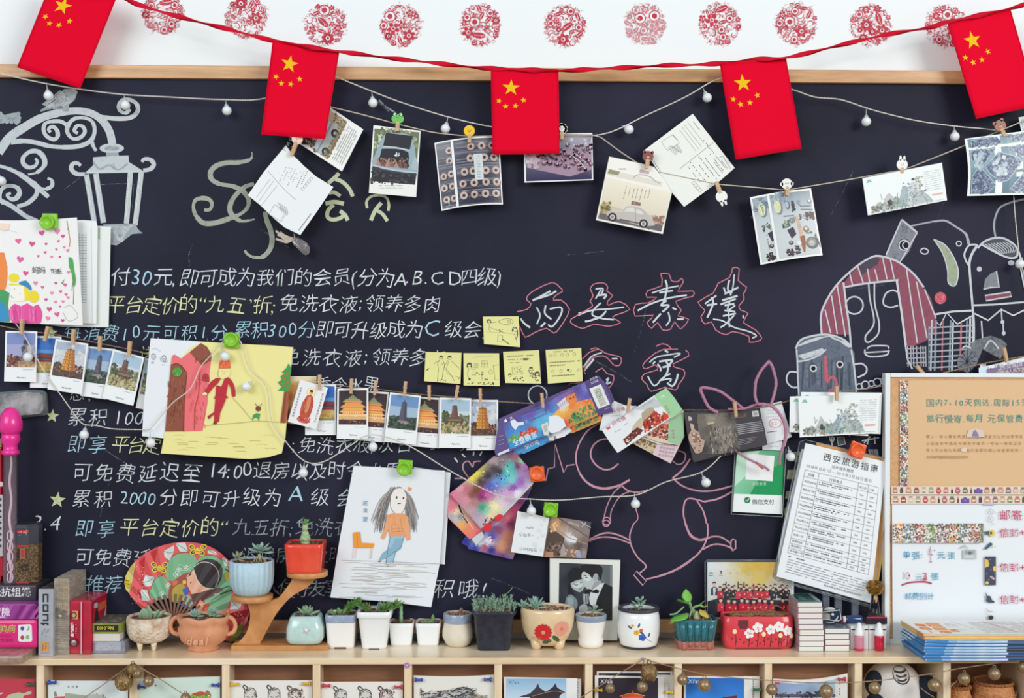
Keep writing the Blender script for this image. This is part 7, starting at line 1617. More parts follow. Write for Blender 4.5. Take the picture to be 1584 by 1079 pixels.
for i in range(25):
    a=A0+(A1-A0)*i/24;inner.append((PVX+(50-4*i/24)*math.cos(a),PVY+(46)*math.sin(a)))
region=outl + inner[::-1]
def fanp(seed,d):
    P=Paint(d,seed=seed);P.bend=lambda U,V:pleat(U,V);P.o=fan
    P.planes=[((PVX,PVY,0),(-math.sin(A0+(A1-A0)*i/NP),math.cos(A0+(A1-A0)*i/NP),0)) for i in range(NP+1)]
    return P
P=fanp(1,DF-.0008);P.p(region,'c83c4c');o_=P.done('fan_leaf',fan,M_PAPER);o_.modifiers.new('t','SOLIDIFY').thickness=.0004
P=fanp(2,DF)
cutp=lambda pts:pts
P.p(outl + inner[::-1],'e05a5c')
P.p(sm_(C5(20,520,25,430,75,340,120,300,105,380,90,470,60,590,30,560),1),'c9c46c')
for a in ((150,300,210,240,190,560),(250,210,330,170,300,300),(130,560,180,540,200,700)):P.p(C5(*a),'c8303c')
P.p(sm_(C5(410,340,470,240,560,215,660,225,700,300,690,400,560,470,430,470,400,400),2),'7fb88c');P.p(sm_(C5(700,290,760,230,870,240,960,300,1010,420,1030,560,990,720,900,780,800,740,720,500),2),'7fb88c');P.p(sm_(C5(290,470,350,420,430,480,450,560,420,640,270,650,255,560),2),'7fb88c')
P.st(C5(260,560,300,460,400,400,420,310,480,235,590,205,680,225,760,230,880,245,970,310),1.2,'9a4a44',sm=3)
for pts in (C5(385,195,480,140,480,200,440,285,395,250),C5(495,120,590,115,615,200,540,200),C5(185,490,215,420,300,440,270,520,215,530),C5(165,555,230,560,255,670,180,660),C5(800,180,870,200,900,235,800,215),C5(930,250,975,270,1000,330,960,340),C5(1020,660,1130,660,1100,740,1010,745)):
    P.p(sm_(pts,1,True),'d8e0dc');x=sum(p[0] for p in pts)/len(pts);y=sum(p[1] for p in pts)/len(pts);P.st([pts[0],(x,y),pts[len(pts)//2]],.9,'3f7a5c')
def bee(x,y,s_=1):
    for dx,dy in ((-9,-3),(9,-3),(-7,5),(6,6)):P.e(x+dx*s_,y+dy*s_,5.5*s_,4.2*s_,'e8c83c',.5 if dx*dy > 0 else -.5);P.e(x+dx*s_,y+dy*s_,3.6*s_,2.6*s_,'3f3a5c',.5 if dx*dy > 0 else -.5);P.e(x+dx*s_*.9,y+dy*s_*.9,2*s_,1.2*s_,'d8b84c',.5 if dx*dy > 0 else -.5)
    P.e(x,y+3*s_,4*s_,5*s_,'e8cc3c');P.st([(x-3*s_,y+4*s_),(x+3*s_,y+4*s_)],.8,'3a2c2c')
bee(*C5(345,340)[0],.95);bee(*C5(705,175)[0],1.0);P.e(*C5(45,490)[0],5,7,'e8cc3c');P.st(C5(25,470,65,475),.8,'3a2c2c');P.st(C5(25,500,65,510),.8,'3a2c2c');P.e(*C5(985,430)[0],4,7,'e0c040');P.st(C5(960,360,1005,390),1.6,'3a3450')
for x,y,r_ in ((510,415,30),(530,365,20),(375,600,26),(600,350,22),(430,520,24)):
    for k in range(4):P.ring(*C5(x+r_*.6*math.cos(k*1.57),y+r_*.6*math.sin(k*1.57))[0],r_/12,.9,'dfe8e0',n=10)
for i in range(26):a,b=P.r.uniform(520,640),P.r.uniform(320,380);P.e(*C5(a,b)[0],.7,.7,'dfe8e0',n=5,up=i == 0)
P.p(sm_(C5(425,640,440,530,520,440,640,390,700,440,650,520,560,560,450,660),2),'a8584c');P.p(sm_(C5(455,630,470,550,540,500,580,520,590,600,540,680,460,670),2),'b8a848');P.e(*C5(580,487)[0],3,3.4,'e8c83c');P.e(*C5(490,495)[0],5,3,'e0783c',-.7)
P.p(sm_(C5(600,430,660,375,690,380,720,470,840,540,800,560,700,595,650,600,610,520),1),'edb69a');P.p(sm_(C5(668,355,700,305,790,268,880,285,940,360,920,470,860,545,780,540,710,480),2),'3a3236');P.st(C5(665,345,740,300,830,310,890,370,905,450,870,530),1.1,'d8c4b8',sm=3);P.st(C5(660,380,710,480,780,540,860,545),.9,'e8d8cc',sm=3);P.p(C5(610,440,655,365,640,420),'3a3236')
P.e(*C5(640,492)[0],1.1,1.1,'3a2c2c');P.e(*C5(716,568)[0],1.2,1,'c8504c');P.p(C5(560,555,610,530,625,570,600,625,570,590),'4a62b4');P.p(C5(640,600,700,590,920,535,945,560,860,610,760,660,690,700,665,710),'6a4644');P.st(C5(900,560,1005,520),1.6,'4a3c3c');P.st(C5(915,600,1030,560),1.6,'4a3c3c');P.st(C5(860,600,915,598),1,'e0d4cc');P.st(C5(750,695,880,650,920,615),.8,'e8dcd4')
P.p(sm_(C5(560,640,610,600,650,640,665,720,620,740,570,690),1),'9cc4ac');P.p(C5(500,660,600,700,660,740,640,760,540,700),'3f58b0');P.p(sm_(C5(700,700,730,650,765,690,750,760,690,740),1),'e8ac8c');P.p(C5(760,700,820,690,800,740,760,750),'d8603c')
P.p(sm_(C5(990,790,1140,740,1150,650,1190,760,1130,860,1060,930),1),'a81c34');P.p(sm_(C5(1050,930,1130,860,1120,960,1060,1040,1000,1050),1),'8ca048');P.b(358,936,380,965,30,.5,1,['e8a060','d84858','f0d0c0']);P.st(C5(990,780,1010,750,960,770),1.4,'e8c83c')
P.b(200,868,222,935,40,.5,.9,['f0b0a0','f2c8b8'])
P.done('painted_print',fan,M_PAPER)
rb=mat('8a6350',.5)
for i in range(15):
    a=A0+.14+(A1-A0-.6)*i/14;e=(PVX+54*math.cos(a),PVY+50*math.sin(a));tt=(math.sin(a),-math.cos(a))
    slab('rib',[(PVX+1.2*tt[0],PVY+1.2*tt[1]),(PVX-1.2*tt[0],PVY-1.2*tt[1]),(e[0]-2.0*tt[0],e[1]-2.0*tt[1]),(e[0]+2.0*tt[0],e[1]+2.0*tt[1])],DF-.001+.0007*(i % 2)+.003,.0008,rb,fan)
vs,fs=tube_data([W(PVX,PVY,DF+.006),W(PVX,PVY,DF-.004)],.003,12);mesh_obj('pivot',vs,fs,mat('3a2c28',.3),fan,parent_world(fan),True)

# ---- celadon pot on the stand's base
B=Body('planter','small celadon green rounded-square pot with a star ornament, on the stand base',474,[(20,990),(26,987),(29,980),(28.5,965),(24,950),(22,947)],sq=.3,z0=bz1,d=.070,material=ceramic('b4d2cc','c6deda',scale=60),wall=4,soil=2)
B.soil(n=60)
for k in range(4):bm=lathe_bm([(.003,0),(.0035,.0015)],10);bm_obj('foot',bm,mat('5c4038',.8),B.o,(math.cos(.8+k*1.57)*.022,math.sin(.8+k*1.57)*.022,0))
rosette(B.o,loc(B,0,B.hs),12,17*B.s,9*B.s,'fat',G1,(.35,1.4),2);P=B.paint(2);star(P,478,966,7,'b9b4b8',.3,.5);star(P,478,965,4,'e4dfe0',.5,.5);P.done('star_ornament',B.o,mat('c9c4c8',.4)) if 0 else P.done('star_ornament',B.o)

# ---- row of small white pots
def squarepot(label,cx,hw0,yb,hw1,yt,m,sq=.6,rim=None,soil=3,wall=2.6,band=None,d=None):
    return Body('planter',label,cx,[(hw0,yb),(hw0+(hw1-hw0)*.15,yb-4),(hw0+(hw1-hw0)*.85,yt+7),(hw1,yt+5),(hw1,yt)],sq=sq,material=m,wall=wall,soil=soil,d=d)
WHT=ceramic('f2f1ee',None);BLR=ceramic('8c9cb8','a6b2c8',scale=120)
def band(B,y0,y1,m,name='glaze_band'):
    h0,h1=(B.yb-y1)*B.s,(B.yb-y0)*B.s;ps=[(B.r_at(h)+.0005,h) for h in [h0+(h1-h0)*k/4 for k in range(5)]]
    ps +=[(ps[-1][0]-.0006,ps[-1][1]+.0006),(B.ri,B.H+.0006)] if y0 <=B.yb-B.H/B.s+.5 else []
    lathe(name,ps,m,B.o,48,True,sq=B.sq,sxy=B.sxy,cap=False)
def notch(B,w,h,m=None):
    c=B.c + Vector((0,-B.prof[0][0]*B.sxy[1]-.0006,0));box('foot_notch',c.x-w*B.s,c.y,ZT+.0001,c.x+w*B.s,c.y+.004,ZT+h*B.s,m or mat('5c4840',.8),B.o)
B=squarepot('white square pot with a speckled blue rim band and leaning green sprig',529,20.5,1003,23.8,952,WHT);band(B,952,963,BLR);notch(B,9,2.6);B.soil(('8c5c48','a87460','6c4838'),90)
def sprig(B,base,tip,n,L,m,seed,w=.28):
    r=random.Random(seed);vs,fs=[],[];base,tip=B.c+base,B.c+tip
    for i in range(n):
        p=base.lerp(tip,i/n) + Vector((r.gauss(0,.0012),r.gauss(0,.0012),0));d=(Vector((r.uniform(-1,1),r.uniform(-1,.4),r.uniform(0,1))) + (tip-base).normalized()*.9).normalized()
        l=L*r.uniform(.6,1.1)*B.s;u=d.cross(Vector((r.uniform(-1,1),1,r.uniform(-1,1)))).normalized()*l*w*.5;k=len(vs)
        vs +=[p,p+d*l*.5+u,p+d*l,p+d*l*.5-u];fs.append((k,k+1,k+2,k+3))
    o=mesh_obj('foliage',vs,fs,m,B.o,parent_world(B.o));tube('stem',[base,(base+tip)/2,tip],.0009,M_STEM,B.o);return o
GF=mat('4f7f3c',.6,col2='7ca455',scale=200);GF2=mat('7ca088',.6,col2='a4bfa4',scale=300)
sprig(B,loc(B,4,B.hs),loc(B,24,B.hs+.026,-6),150,11,GF,1);sprig(B,loc(B,2,B.hs),loc(B,12,B.hs+.018),80,9,GF,2)
for dx,a in ((-8,-.6),(-3,-.1),(2,.4),(-10,-1)):leaf(B.o,loc(B,dx,B.hs,-4),(a,-.3,.8),14*B.s,9*B.s,'fat',G2)
B=squarepot('tall white square pot with a vent at its foot, ferny greenery on top',580.5,18,1004,26.0,946,ceramic('f1f4f7'),soil=4);B.soil(('8c5c48','a87460','6c4838'),90);notch(B,8,2.4)
lathe('rim',[(26.1*B.s,B.H-9*B.s),(27*B.s,B.H-8*B.s),(27.2*B.s,B.H),(26.6*B.s,B.H+.0008),(B.ri,B.H)],ceramic('f1f4f7'),B.o,48,True,sq=B.sq,cap=False)
sprig(B,loc(B,-8,B.hs),loc(B,-26,B.hs+.012,4),100,13,GF,3);sprig(B,loc(B,6,B.hs),loc(B,34,B.hs+.010,2),150,14,GF,4);sprig(B,loc(B,4,B.hs),loc(B,8,B.hs+.014,-4),60,9,GF2,5)
tube('stem',[B.c+loc(B,-6,B.hs),B.c+loc(B,-10,B.hs+.010),B.c+loc(B,-14,B.hs+.018)],.0016,mat('7c5c48',.8),B.o);tube('stem',[B.c+loc(B,0,B.hs),B.c+loc(B,-7,B.hs+.006,-6)],.0013,mat('7c5c48',.8),B.o)
B=squarepot('small white cup pot holding one upright green cactus finger',621.5,16,999,19.5,964,ceramic('f2f4f5'),sq=.35,wall=2);B.soil(n=50)
lathe('cactus_body',[(2.6*B.s,-.001),(3.0*B.s,10*B.s),(2.6*B.s,11*B.s),(2.9*B.s,18*B.s),(2.4*B.s,19*B.s),(2.6*B.s,25*B.s),(1*B.s,29*B.s)],mat('7fae80',.6,col2='a8caa0',scale=300),B.o,14,True,loc=(-1*B.s,0,B.hs))
B=squarepot('small white cup pot with two low dark green buds',663,16,999,19.5,964,ceramic('f2f4f5'),sq=.35,wall=2);B.soil(n=50)
for dx,h in ((-9,5),(-4,6),(1,5),(5,7),(7,14)):lathe('bud',[(1*B.s,0),(3*B.s,h*.4*B.s),(2.6*B.s,h*.8*B.s),(.8*B.s,h*B.s)],mat('5a7f4c',.7,col2='86a070',scale=300,bump=.6,bscale=500),B.o,10,True,loc=(dx*B.s,-3*B.s,B.hs))
B=Body('planter','round cream pot with a speckled blue rim and bare brown soil',708.5,[(14,1001),(16,1000),(20,996),(24.3,986),(24,976),(21.5,964),(22.5,957),(22.5,951)],material=ceramic('e6dcc8'),wall=3,soil=2);band(B,951,964,BLR);B.soil(('8c5c48','a87460','6c4838','c09478'),160)
for a in (-1,.2,1.2):leaf(B.o,loc(B,2,B.hs+.004),(math.cos(a)*.6,-.2,.6),9*B.s,4*B.s,'thin',mat('a88468',.8))
tube('stem',[B.c+loc(B,2,B.hs),B.c+loc(B,2,B.hs+.006)],.0008,M_TAN,B.o)
# black square pot
m_blk=mat('1f2230',.35,col2='2e3244',scale=80,bump=.3,bscale=300,coat=.2)
B=squarepot('black plastic square pot crowded with thin grey-green stems',764,24.5,1006,32.5,945,m_blk,sq=.8,soil=3);B.soil(('b08c70','d0b090','8c6c58'),130)
lathe('rim',[(32*B.s,B.H-5*B.s),(34.3*B.s,B.H-4*B.s),(34.6*B.s,B.H),(33*B.s,B.H+.0008),(B.ri,B.H)],m_blk,B.o,48,True,sq=B.sq,cap=False)
r=random.Random(9);vs,fs=[],[]
for i in range(90):
    x,y=r.uniform(-29,32),r.uniform(-26,26);p=B.c+loc(B,x,B.hs,y);h=r.uniform(9,20)*B.s;q=p+Vector((r.uniform(-5,5)*B.s,r.uniform(-4,4)*B.s,h));a,f=tube_data([p,p.lerp(q,.5)+Vector((r.uniform(-.001,.001),0,.001)),q],.0005,4,off=len(vs));vs +=a;fs +=f
    for k in range(7):
        d=Vector((r.uniform(-1,1),r.uniform(-1,1),r.uniform(-.1,1))).normalized();l=r.uniform(3,6)*B.s;pp=p.lerp(q,r.uniform(.35,1));u=d.cross(Vector((0,1,.3))).normalized()*.0009;k0=len(vs);vs +=[pp,pp+d*l*.5+u,pp+d*l,pp+d*l*.5-u];fs.append((k0,k0+1,k0+2,k0+3))
mesh_obj('foliage',vs,fs,GF2,B.o,parent_world(B.o))['kind']='stuff'
tube('long_stem',[B.c+loc(B,14,B.hs),B.c+loc(B,19,B.hs+.030),B.c+loc(B,24,B.hs+.034),B.c+loc(B,29,B.hs+.042)],.0006,M_STEM,B.o)
# footed floral pot
B=Body('planter','cream footed pot with a raised red flower and a pink flower',847,[(25,998),(33,988),(39,975),(42,960),(42.5,946),(41,942)],d=.078,material=ceramic('ecd2ac','e2c498',scale=25),wall=4,soil=3,foot=0,sxy=(1,.8))
ft=7*B.s
for o_ in B.o.children:o_.location.z +=ft
P=Paint(0,fn=(lambda f:(lambda u,v,z:f(u,v,z)+Vector((0,0,0))))(B.fn(.0006)),seed=1);P.o=B.o
B.c=B.c + Vector((0,0,ft));
def flower(P,x,y,R,c,c2,n=14,cc='c82038'):
    P.e(x,y,R*.7,R*.7,c,n=16)
    for k in range(n):a=6.283*k/n;P.e(x+R*.62*math.cos(a),y+R*.62*math.sin(a),R*.4,R*.17,c,a,8,up=k == 0);P.st([(x+R*.25*math.cos(a+.2),y+R*.25*math.sin(a+.2)),(x+R*.95*math.cos(a+.2),y+R*.95*math.sin(a+.2))],.5,c2,up=k == 0)
    P.e(x,y,R*.22,R*.22,cc,n=8)
P.fn=B.fn(.0006)
flower(P,839,974.5,14,'d8222e','9c1420',15,'e8a060');flower(P,867.5,969.5,12.5,'eba08c','f4c8b4',15,'e07c70')
for x,y,a in ((845,989.5,-.3),(859,985,.75)):P.e(x,y,7.4,3.6,'3f5c34',a,14);P.st([(x-6*math.cos(a),y-6*math.sin(a)),(x+6*math.cos(a),y+6*math.sin(a))],.6,'7c9460')
P.q(822,983,834,992,'d9b880');[P.st([(823+i*2.6,983.5),(823+i*2.6,991.5)],.6,'b89458') for i in range(5)];o_=P.done('raised_flowers',B.o,M_GLOSS)
P.o=None
for sx in (-1,1):
    for sy in (-1,1):bm=lathe_bm([(.0068,0),(.0085,.004),(.0105,ft),(.012,ft+.010)],16);bm_obj('foot',bm,ceramic('ecd2ac','e2c498',scale=25),B.o,(sx*.021,sy*.012,0),smooth=True)
B.c=B.c - Vector((0,0,ft));B.hs +=ft;B.soil(('8c6450','b08468','d0a888','6c4c3c','e4c8a8'),260,1.7)
rosette(B.o,loc(B,-20,B.hs+.003,-4),16,19*B.s,6*B.s,'fat',G3,(.1,1.4),3);rosette(B.o,loc(B,-38,B.hs+.004,0),11,13*B.s,5*B.s,'fat',G3,(.1,1.3),7)
# white pot with blue rim
B=Body('planter','white round pot with a plain blue-grey rim in front of the couple photo',914,[(15,1003),(18,1001),(19.5,997),(20,990),(18.5,986),(22,970),(24,958),(24.5,953)],material=ceramic('f3f0ea'),wall=3.4,soil=3);band(B,953,961,ceramic('8c9cb4'));B.soil(('8c5c48','b08468','d0a888','6c4838'),170)
tube('stem',[B.c+loc(B,4,B.hs),B.c+loc(B,4,B.hs+.010),B.c+loc(B,5,B.hs+.018)],.0016,mat('a8c49c',.6),B.o)
for a,e,L,w_ in ((0.1,.15,15,9),(2.9,.35,17,9),(3.6,.7,13,8),(5.6,.3,14,9),(4.6,.2,12,8),(1.2,1.0,12,8),(5.2,1.0,13,9)):leaf(B.o,loc(B,5,B.hs+.010),(math.cos(a),math.sin(a),math.tan(e)),L*B.s,w_*B.s,'spoon',leaf_mat('8faa94','b5b8a4'))
# white pot, dark rim, small flowers
DK=mat('54505a',.5,col2='2e2c34',scale=300)
B=Body('planter','white barrel pot with dark rims and a painted blue and yellow posy',988,[(26,1005),(29,1000),(32.5,985),(33.5,970),(32.5,957),(30,946)],material=ceramic('f4f6f7'),wall=5,soil=4);band(B,1000.5,1005,DK,'base_band');B.soil(('a49484','8c8478','c0b4a4'),80)
lathe('rim',[(29.5*B.s,B.H-.003),(32*B.s,B.H-.002),(32.6*B.s,B.H+.001),(31*B.s,B.H+.004),(27*B.s,B.H+.004),(26*B.s,B.H-.001)],DK,B.o,48,True,cap=False)
P=B.paint(4)
for x,y,r_,c in ((981,976.5,4.4,'f0b81c'),(988,973,3,'e0743c'),(990,984,6,'3c68c8'),(975,966.5,2.6,'ecd45c')):
    for k in range(5):P.e(x+r_*.55*math.cos(k*1.257),y+r_*.55*math.sin(k*1.257),r_*.5,r_*.45,c,n=10,up=k == 0)
    P.e(x,y,r_*.3,r_*.3,'2c3c7c' if c == '3c68c8' else 'c07818',n=8)
for x,y,a in ((971,969,.6),(984.5,965.5,-1.2),(1000.5,980.5,-1.2),(989,977,.5)):P.e(x,y,3.6,1.6,'54647c',a,10)
P.st([(995,985),(1000,989),(1005,992)],.7,'8c94b8',sm=2);P.done('painted_posy',B.o,M_GLOSS)
tube('stem',[B.c+loc(B,0,B.hs),B.c+loc(B,1,B.hs+.016)],.0018,mat('9fc08c',.6),B.o)
for k in range(9):a=k*2.4;e=.15+.1*k;leaf(B.o,loc(B,1,B.hs+.004+.0016*k),(math.cos(a),math.sin(a),math.tan(min(e,1.1))),(20-k)*B.s,8.5*B.s,'spoon',G3)
# teal ribbed pot
TE=ceramic('2a7a86','1f6270',scale=60);TR=mat('a86458',.8,col2='b87868',scale=100)
B=Body('planter','teal ribbed rectangular pot with an unglazed reddish foot and a leafy sprout',1074.5,[(27,1005),(28,1000),(28.5,991.5),(31,975),(33,961),(33.2,959)],sq=.6,material=TE,wall=3,soil=3,sxy=(1,.75));band(B,991,1005,TR,'unglazed_foot')
for k in range(5):
    x0_=(-22+k*11);vs,fs=tube_data([B.c+Vector((x0_*.9*B.s,-(28.5*B.s)*.75+.0010,14*B.s)),B.c+Vector((x0_*.96*B.s,-(31*B.s)*.75+.0010,30*B.s)),B.c+Vector((x0_*1.05*B.s,-(33*B.s)*.75+.0010,44*B.s))],.0052,14);mesh_obj('rib',vs,fs,TE,B.o,parent_world(B.o),True)
    vs,fs=tube_data([B.c+Vector((x0_*.86*B.s,-(27.5*B.s)*.75+.001,6*B.s if 0 < k < 4 else 0)),B.c+Vector((x0_*.9*B.s,-(28.5*B.s)*.75+.0010,13.5*B.s))],.0050,14);mesh_obj('foot_rib',vs,fs,TR,B.o,parent_world(B.o),True)
notch(B,13,4.5,mat('4a3430',.9));B.soil(('6c4c3c','a87c64','d0a888','4c342c'),200)
tube('stem',[B.c+loc(B,2,B.hs),B.c+loc(B,0,B.hs+.012),B.c+loc(B,-6,B.hs+.024),B.c+loc(B,-8,B.hs+.034)],[.0055,.0045,.003,.002],M_STEM,B.o)
for (bx,bh,by),dr,L,w_ in (((-7,.028,0),(-.75,-.5,.42),27,27),((-12,.014,-6),(-.75,-.5,-.22),36,26),((-2,.020,0),(.75,-.25,.62),24,18),((-8,.030,4),(-.15,.3,.8),22,20),((-26,.006,-8),(-.9,-.3,-.5),18,14)):leaf(B.o,loc(B,bx,B.hs+bh,by),dr,L*B.s,w_*B.s,'broad',G4 if L > 20 else leaf_mat('a9b84c','d8b850'),0)
tube('stem',px_path([(1066,955),(1072,940),(1082,936),(1088,938)],B.dc+.012),.0018,M_STEM,B.o);tube('stem',px_path([(1058,938),(1046,948),(1036,950)],B.dc+.012),.0016,M_STEM,B.o)
leaf(B.o,loc(B,8,B.hs+.020,-4),(.35,-.5,-.35),20*B.s,16*B.s,'broad',leaf_mat('d8c85c','b8b044'));leaf(B.o,loc(B,9,B.hs+.024,-2),(.8,-.2,.2),12*B.s,10*B.s,'broad',leaf_mat('e0cc60','b8b044'))
lathe('bulb',[(3*B.s,0),(6*B.s,4*B.s),(4.5*B.s,9*B.s),(2*B.s,14*B.s)],mat('d8c4a4',.6,col2='b8c48c',scale=150),B.o,14,True,loc=(3*B.s,-5*B.s,B.hs));lathe('bulb',[(3*B.s,0),(5.5*B.s,5*B.s),(5*B.s,9*B.s),(3*B.s,14*B.s)],mat('8c6450',.8,col2='b89070',scale=200),B.o,14,True,loc=(15*B.s,2*B.s,B.hs))
# long red pot
RD=ceramic('e0404c','d83442',scale=30,rough=.3)
B=Body('planter','long red pot painted with white blossoms on dark stems',1170,[(50,1001),(53,996),(55.5,985),(55,965),(54,951)],sq=.55,material=RD,wall=3,soil=2.5,sxy=(1,.38),d=.072);notch(B,36,2.6,mat('8c2830',.8));
r=random.Random(2);vs,fs=[],[]
for i in range(240):
    p=B.c+Vector((r.uniform(-.85,.85)*B.ri,r.uniform(-.7,.7)*B.ri*.38,B.hs+r.uniform(.001,.005)));a=r.gauss(0,.35);q=p+Vector((math.cos(a)*.014,math.sin(a)*.006,r.uniform(-.002,.003)));b,f=tube_data([p,p.lerp(q,.5)+Vector((0,0,r.uniform(0,.003))),q],.0004,4,off=len(vs));vs +=b;fs +=f
mesh_obj('dried_moss',vs,fs,mat('b08c64',.9,col2='8c6444',scale=400),B.o,parent_world(B.o))['kind']='stuff'
lathe('soil',[(B.ri*.98,B.hs+.0006),(.0005,B.hs+.001)],mat('5c4030',.95),B.o,32,sq=B.sq,sxy=B.sxy)
for p_ in ([(1150,949),(1165,938),(1180,942),(1200,946)],[(1188,946),(1200,936),(1215,944)],[(1135,948),(1132,940),(1128,937)]):tube('twig',px_path(p_,.085),.0008,mat('9c7048',.8),B.o)
P=B.paint(6);P.p([(1138,955.5),(1153,955.5),(1153,965),(1150,969),(1140,968.5),(1137,963)],'6c2c34')
def wflower(x,y,R):
    for k in range(5):a=6.283*k/5-.5;P.e(x+R*.55*math.cos(a),y+R*.55*math.sin(a),R*.52,R*.46,'f4eeee',a,10,up=k == 0)
    P.e(x,y,R*.18,R*.18,'e88c9c',n=6)
for x,y,R in ((1154.5,976,7.5),(1168,967,8),(1188,970,7.5),(1201,965.5,8),(1214,972,7.5)):P.st([(x,y+4),(x+.5,y+14),(x-1,997)],1.2,'4c2c34',sm=2);wflower(x,y,R)
for x,y in ((1132,973),(1177,977),(1203,979),(1220.5,980)):P.st([(x,y+2),(x+2,y+10),(x+1.5,996)],.9,'4c2c34',sm=2);P.e(x,y,3.3,3.8,'f0e0b0',n=12)
for i in range(16):x,y=1128+i*6.2,984+(i*5) % 9;P.e(x,y,2,.9,'4c2c34',(-.8 if i % 2 else .8),6)
P.done('painted_blossoms',B.o,M_GLOSS)
# ================================================================ BOXES AND TINS AT THE LEFT END
def facing(P):return P
def pbox(name,label,cat,x0,x1,d0,d1,z0,z1,m,bevel=.0012,group=None,xr=None,back=None):
    """box whose front face spans pixel columns x0..x1 at distance d0 off the wall, back at d1; z in metres"""
    a,b=W(x0,950,d0).x,W(x1,950,d0).x
    o=box(name,a,-d0,z0,b,-d1,z1,m,None,bevel);tag(o,label,cat,group);return o,a,b
def front_paint(o,d0,seed=1):P=Paint(d0+.0004,seed=seed);P.o=o;return P
def zz(y,d):return W(792,y,d).z - (.0)      # height of pixel row y at distance d
def side_fn(x,off=.0005):
    """print on a face that looks along x: u = distance off the wall in mm, v = height in mm above the shelf top"""
    return lambda u,v,z:Vector((x+off+z,-u/1000,ZT+v/1000))
def top_fn(z0,off=.0005):return lambda u,v,z:Vector((u/1000,-v/1000,z0+off+z))
m_pinkb=mat('e0267c',.35,coat=.3);
# clear box with wooden pieces, overhanging the shelf edge
h0=.0134
o,a,b=pbox('wood_block_case','flat clear case of wooden pieces, lowest in the stack of games at the left end','game box',-60,35,.190,.07,ZT,ZT+h0,mat('b99a8a',.25,col2='8c6a5a',scale=60,coat=.6),.001)
P=front_paint(o,.190,1);P.q(-40,1016,34,1017.2,'cdb9b4');P.q(-40,1024,34,1025,'8c7a7c');P.done('case_seam',o,M_GLOSS)
z1=ZT+h0;o,a,b=pbox('game_box','hot pink game box with a white corner panel of small shapes','game box',-60,58,.133,.035,z1+.0002,z1+.052,m_pinkb,.006)
P=front_paint(o,.133,2);yb,yt=1001,957
P.p(sm_([(28,966),(46,965),(49,967),(50,990),(48,992),(30,992),(28,990)],1),'f0ecee');P.e(34.5,971.5,3,3.4,'5c4c9c');P.p(sm_([(44,967),(46,969),(45,974),(41,975),(43,972)],1),'7cb070');P.e(34.5,985.5,3,3.6,'c83c54');P.e(42.5,985,3,3.6,'8cc080');P.text('大脑病',-16,977,13.5,'b8c05c',shear=.12,bold=.01);P.q(-10,981,17,985,'c81e6c');P.text('儿童记忆游戏',-16,992,6,'8c1c54');P.done('print',o,M_GLOSS)
z2=z1+.0525;h=.0275;o,a,b=pbox('game_box','flat purple game box between the pink and the dark one','game box',-60,54,.133,.028,z2,z2+h,mat('8e2a86',.3,col2='a83c98',scale=14,coat=.3),.001)
P=front_paint(o,.133,3)
for i in range(9):P.p([(-10+i*8,957),(-6+i*8,957),(4+i*9,935),(-3+i*9,935)],al(P.r.choice(['9c3c94','7a2074','b050a4']),1))
P.text('大冒險',-26,951,14,'ece0ee',bold=.014);P.q(-10,953,8,955,'d8b8d8');P.done('print',o,M_GLOSS)
z3=z2+h+.0003;hh=.0276;o,a,b=pbox('game_box','dark grey game box with bold white lettering on top of the stack','game box',-60,55.6,.100,.022,z3,z3+hh,mat('4a444e',.45,col2='3c3842',scale=40),.0008)
P=front_paint(o,.100,4);P.q(-30,906,55,907.4,'6c6670');P.q(-30,925,55,926,'2c2a30');P.text('抵抗組織',-14,921,15.5,'e4e2e6',bold=.02);P.done('print',o,M_GLOSS)
z4=z3+hh
# octagonal tin
tn=thing('tin','octagonal black and gold tea tin with a dark lid on the dark grey box','tin',Vector((W(40,850,.062).x,-.062,z4+.0003)))
s_=S(.062);zt_=(893-803)*s_
GOLD=mat('8c6c44',.4,col2='2e2622',scale=420,lo=.42,hi=.56);m_lid=mat('34343e',.4,col2='3e3e4a',scale=60)
rr=24*s_
for nm,pr,m in (('tin_body',[(rr*.97,0),(rr,.002),(rr,zt_*.64),(rr,zt_*.66)],GOLD),('lid',[(rr*1.02,zt_*.66),(rr*1.02,zt_*.95),(rr*.9,zt_),(rr*.4,zt_*.99)],m_lid)):
    bm=lathe_bm(pr,8,sxy=(1,.9));o=bm_obj(nm,bm,m,tn,smooth=False,bevel=.0008)
fy=-.062+.0  # front facet plane
P=Paint(0,fn=lambda u,v,z:Vector((W(u,850,.086).x,-.0878-z,z4+(893-v)*S(.0878))),seed=5);P.o=tn
P.q(27,810,45,814,'c8303c');P.q(27,833,45,835.5,'c8303c');P.q(27,889,45,891.5,'c03040');P.q(31,838,40,854,'8c6c44');P.q(33,840,38.5,851,'c02834');P.q(27,838,30,856,'241e20');P.b(28,862,44,876,40,.6,1.4,['2c2422','3c2e28']);
for i in range(7):
    for j in range(6):P.e(28+i*2.6,818+j*2.4,.5,.5,'8c8c98',n=5,up=False)
P.b(29,810,43,818,10,.5,1,['f0d8d0']);fin(P,'printed_label')
vs,fs=tube_data([Vector((tn.location.x+rr*.70,tn.location.y-rr*.62,z4+.02)),Vector((tn.location.x+rr*.70,tn.location.y-rr*.62,z4+.021))],.001,4)
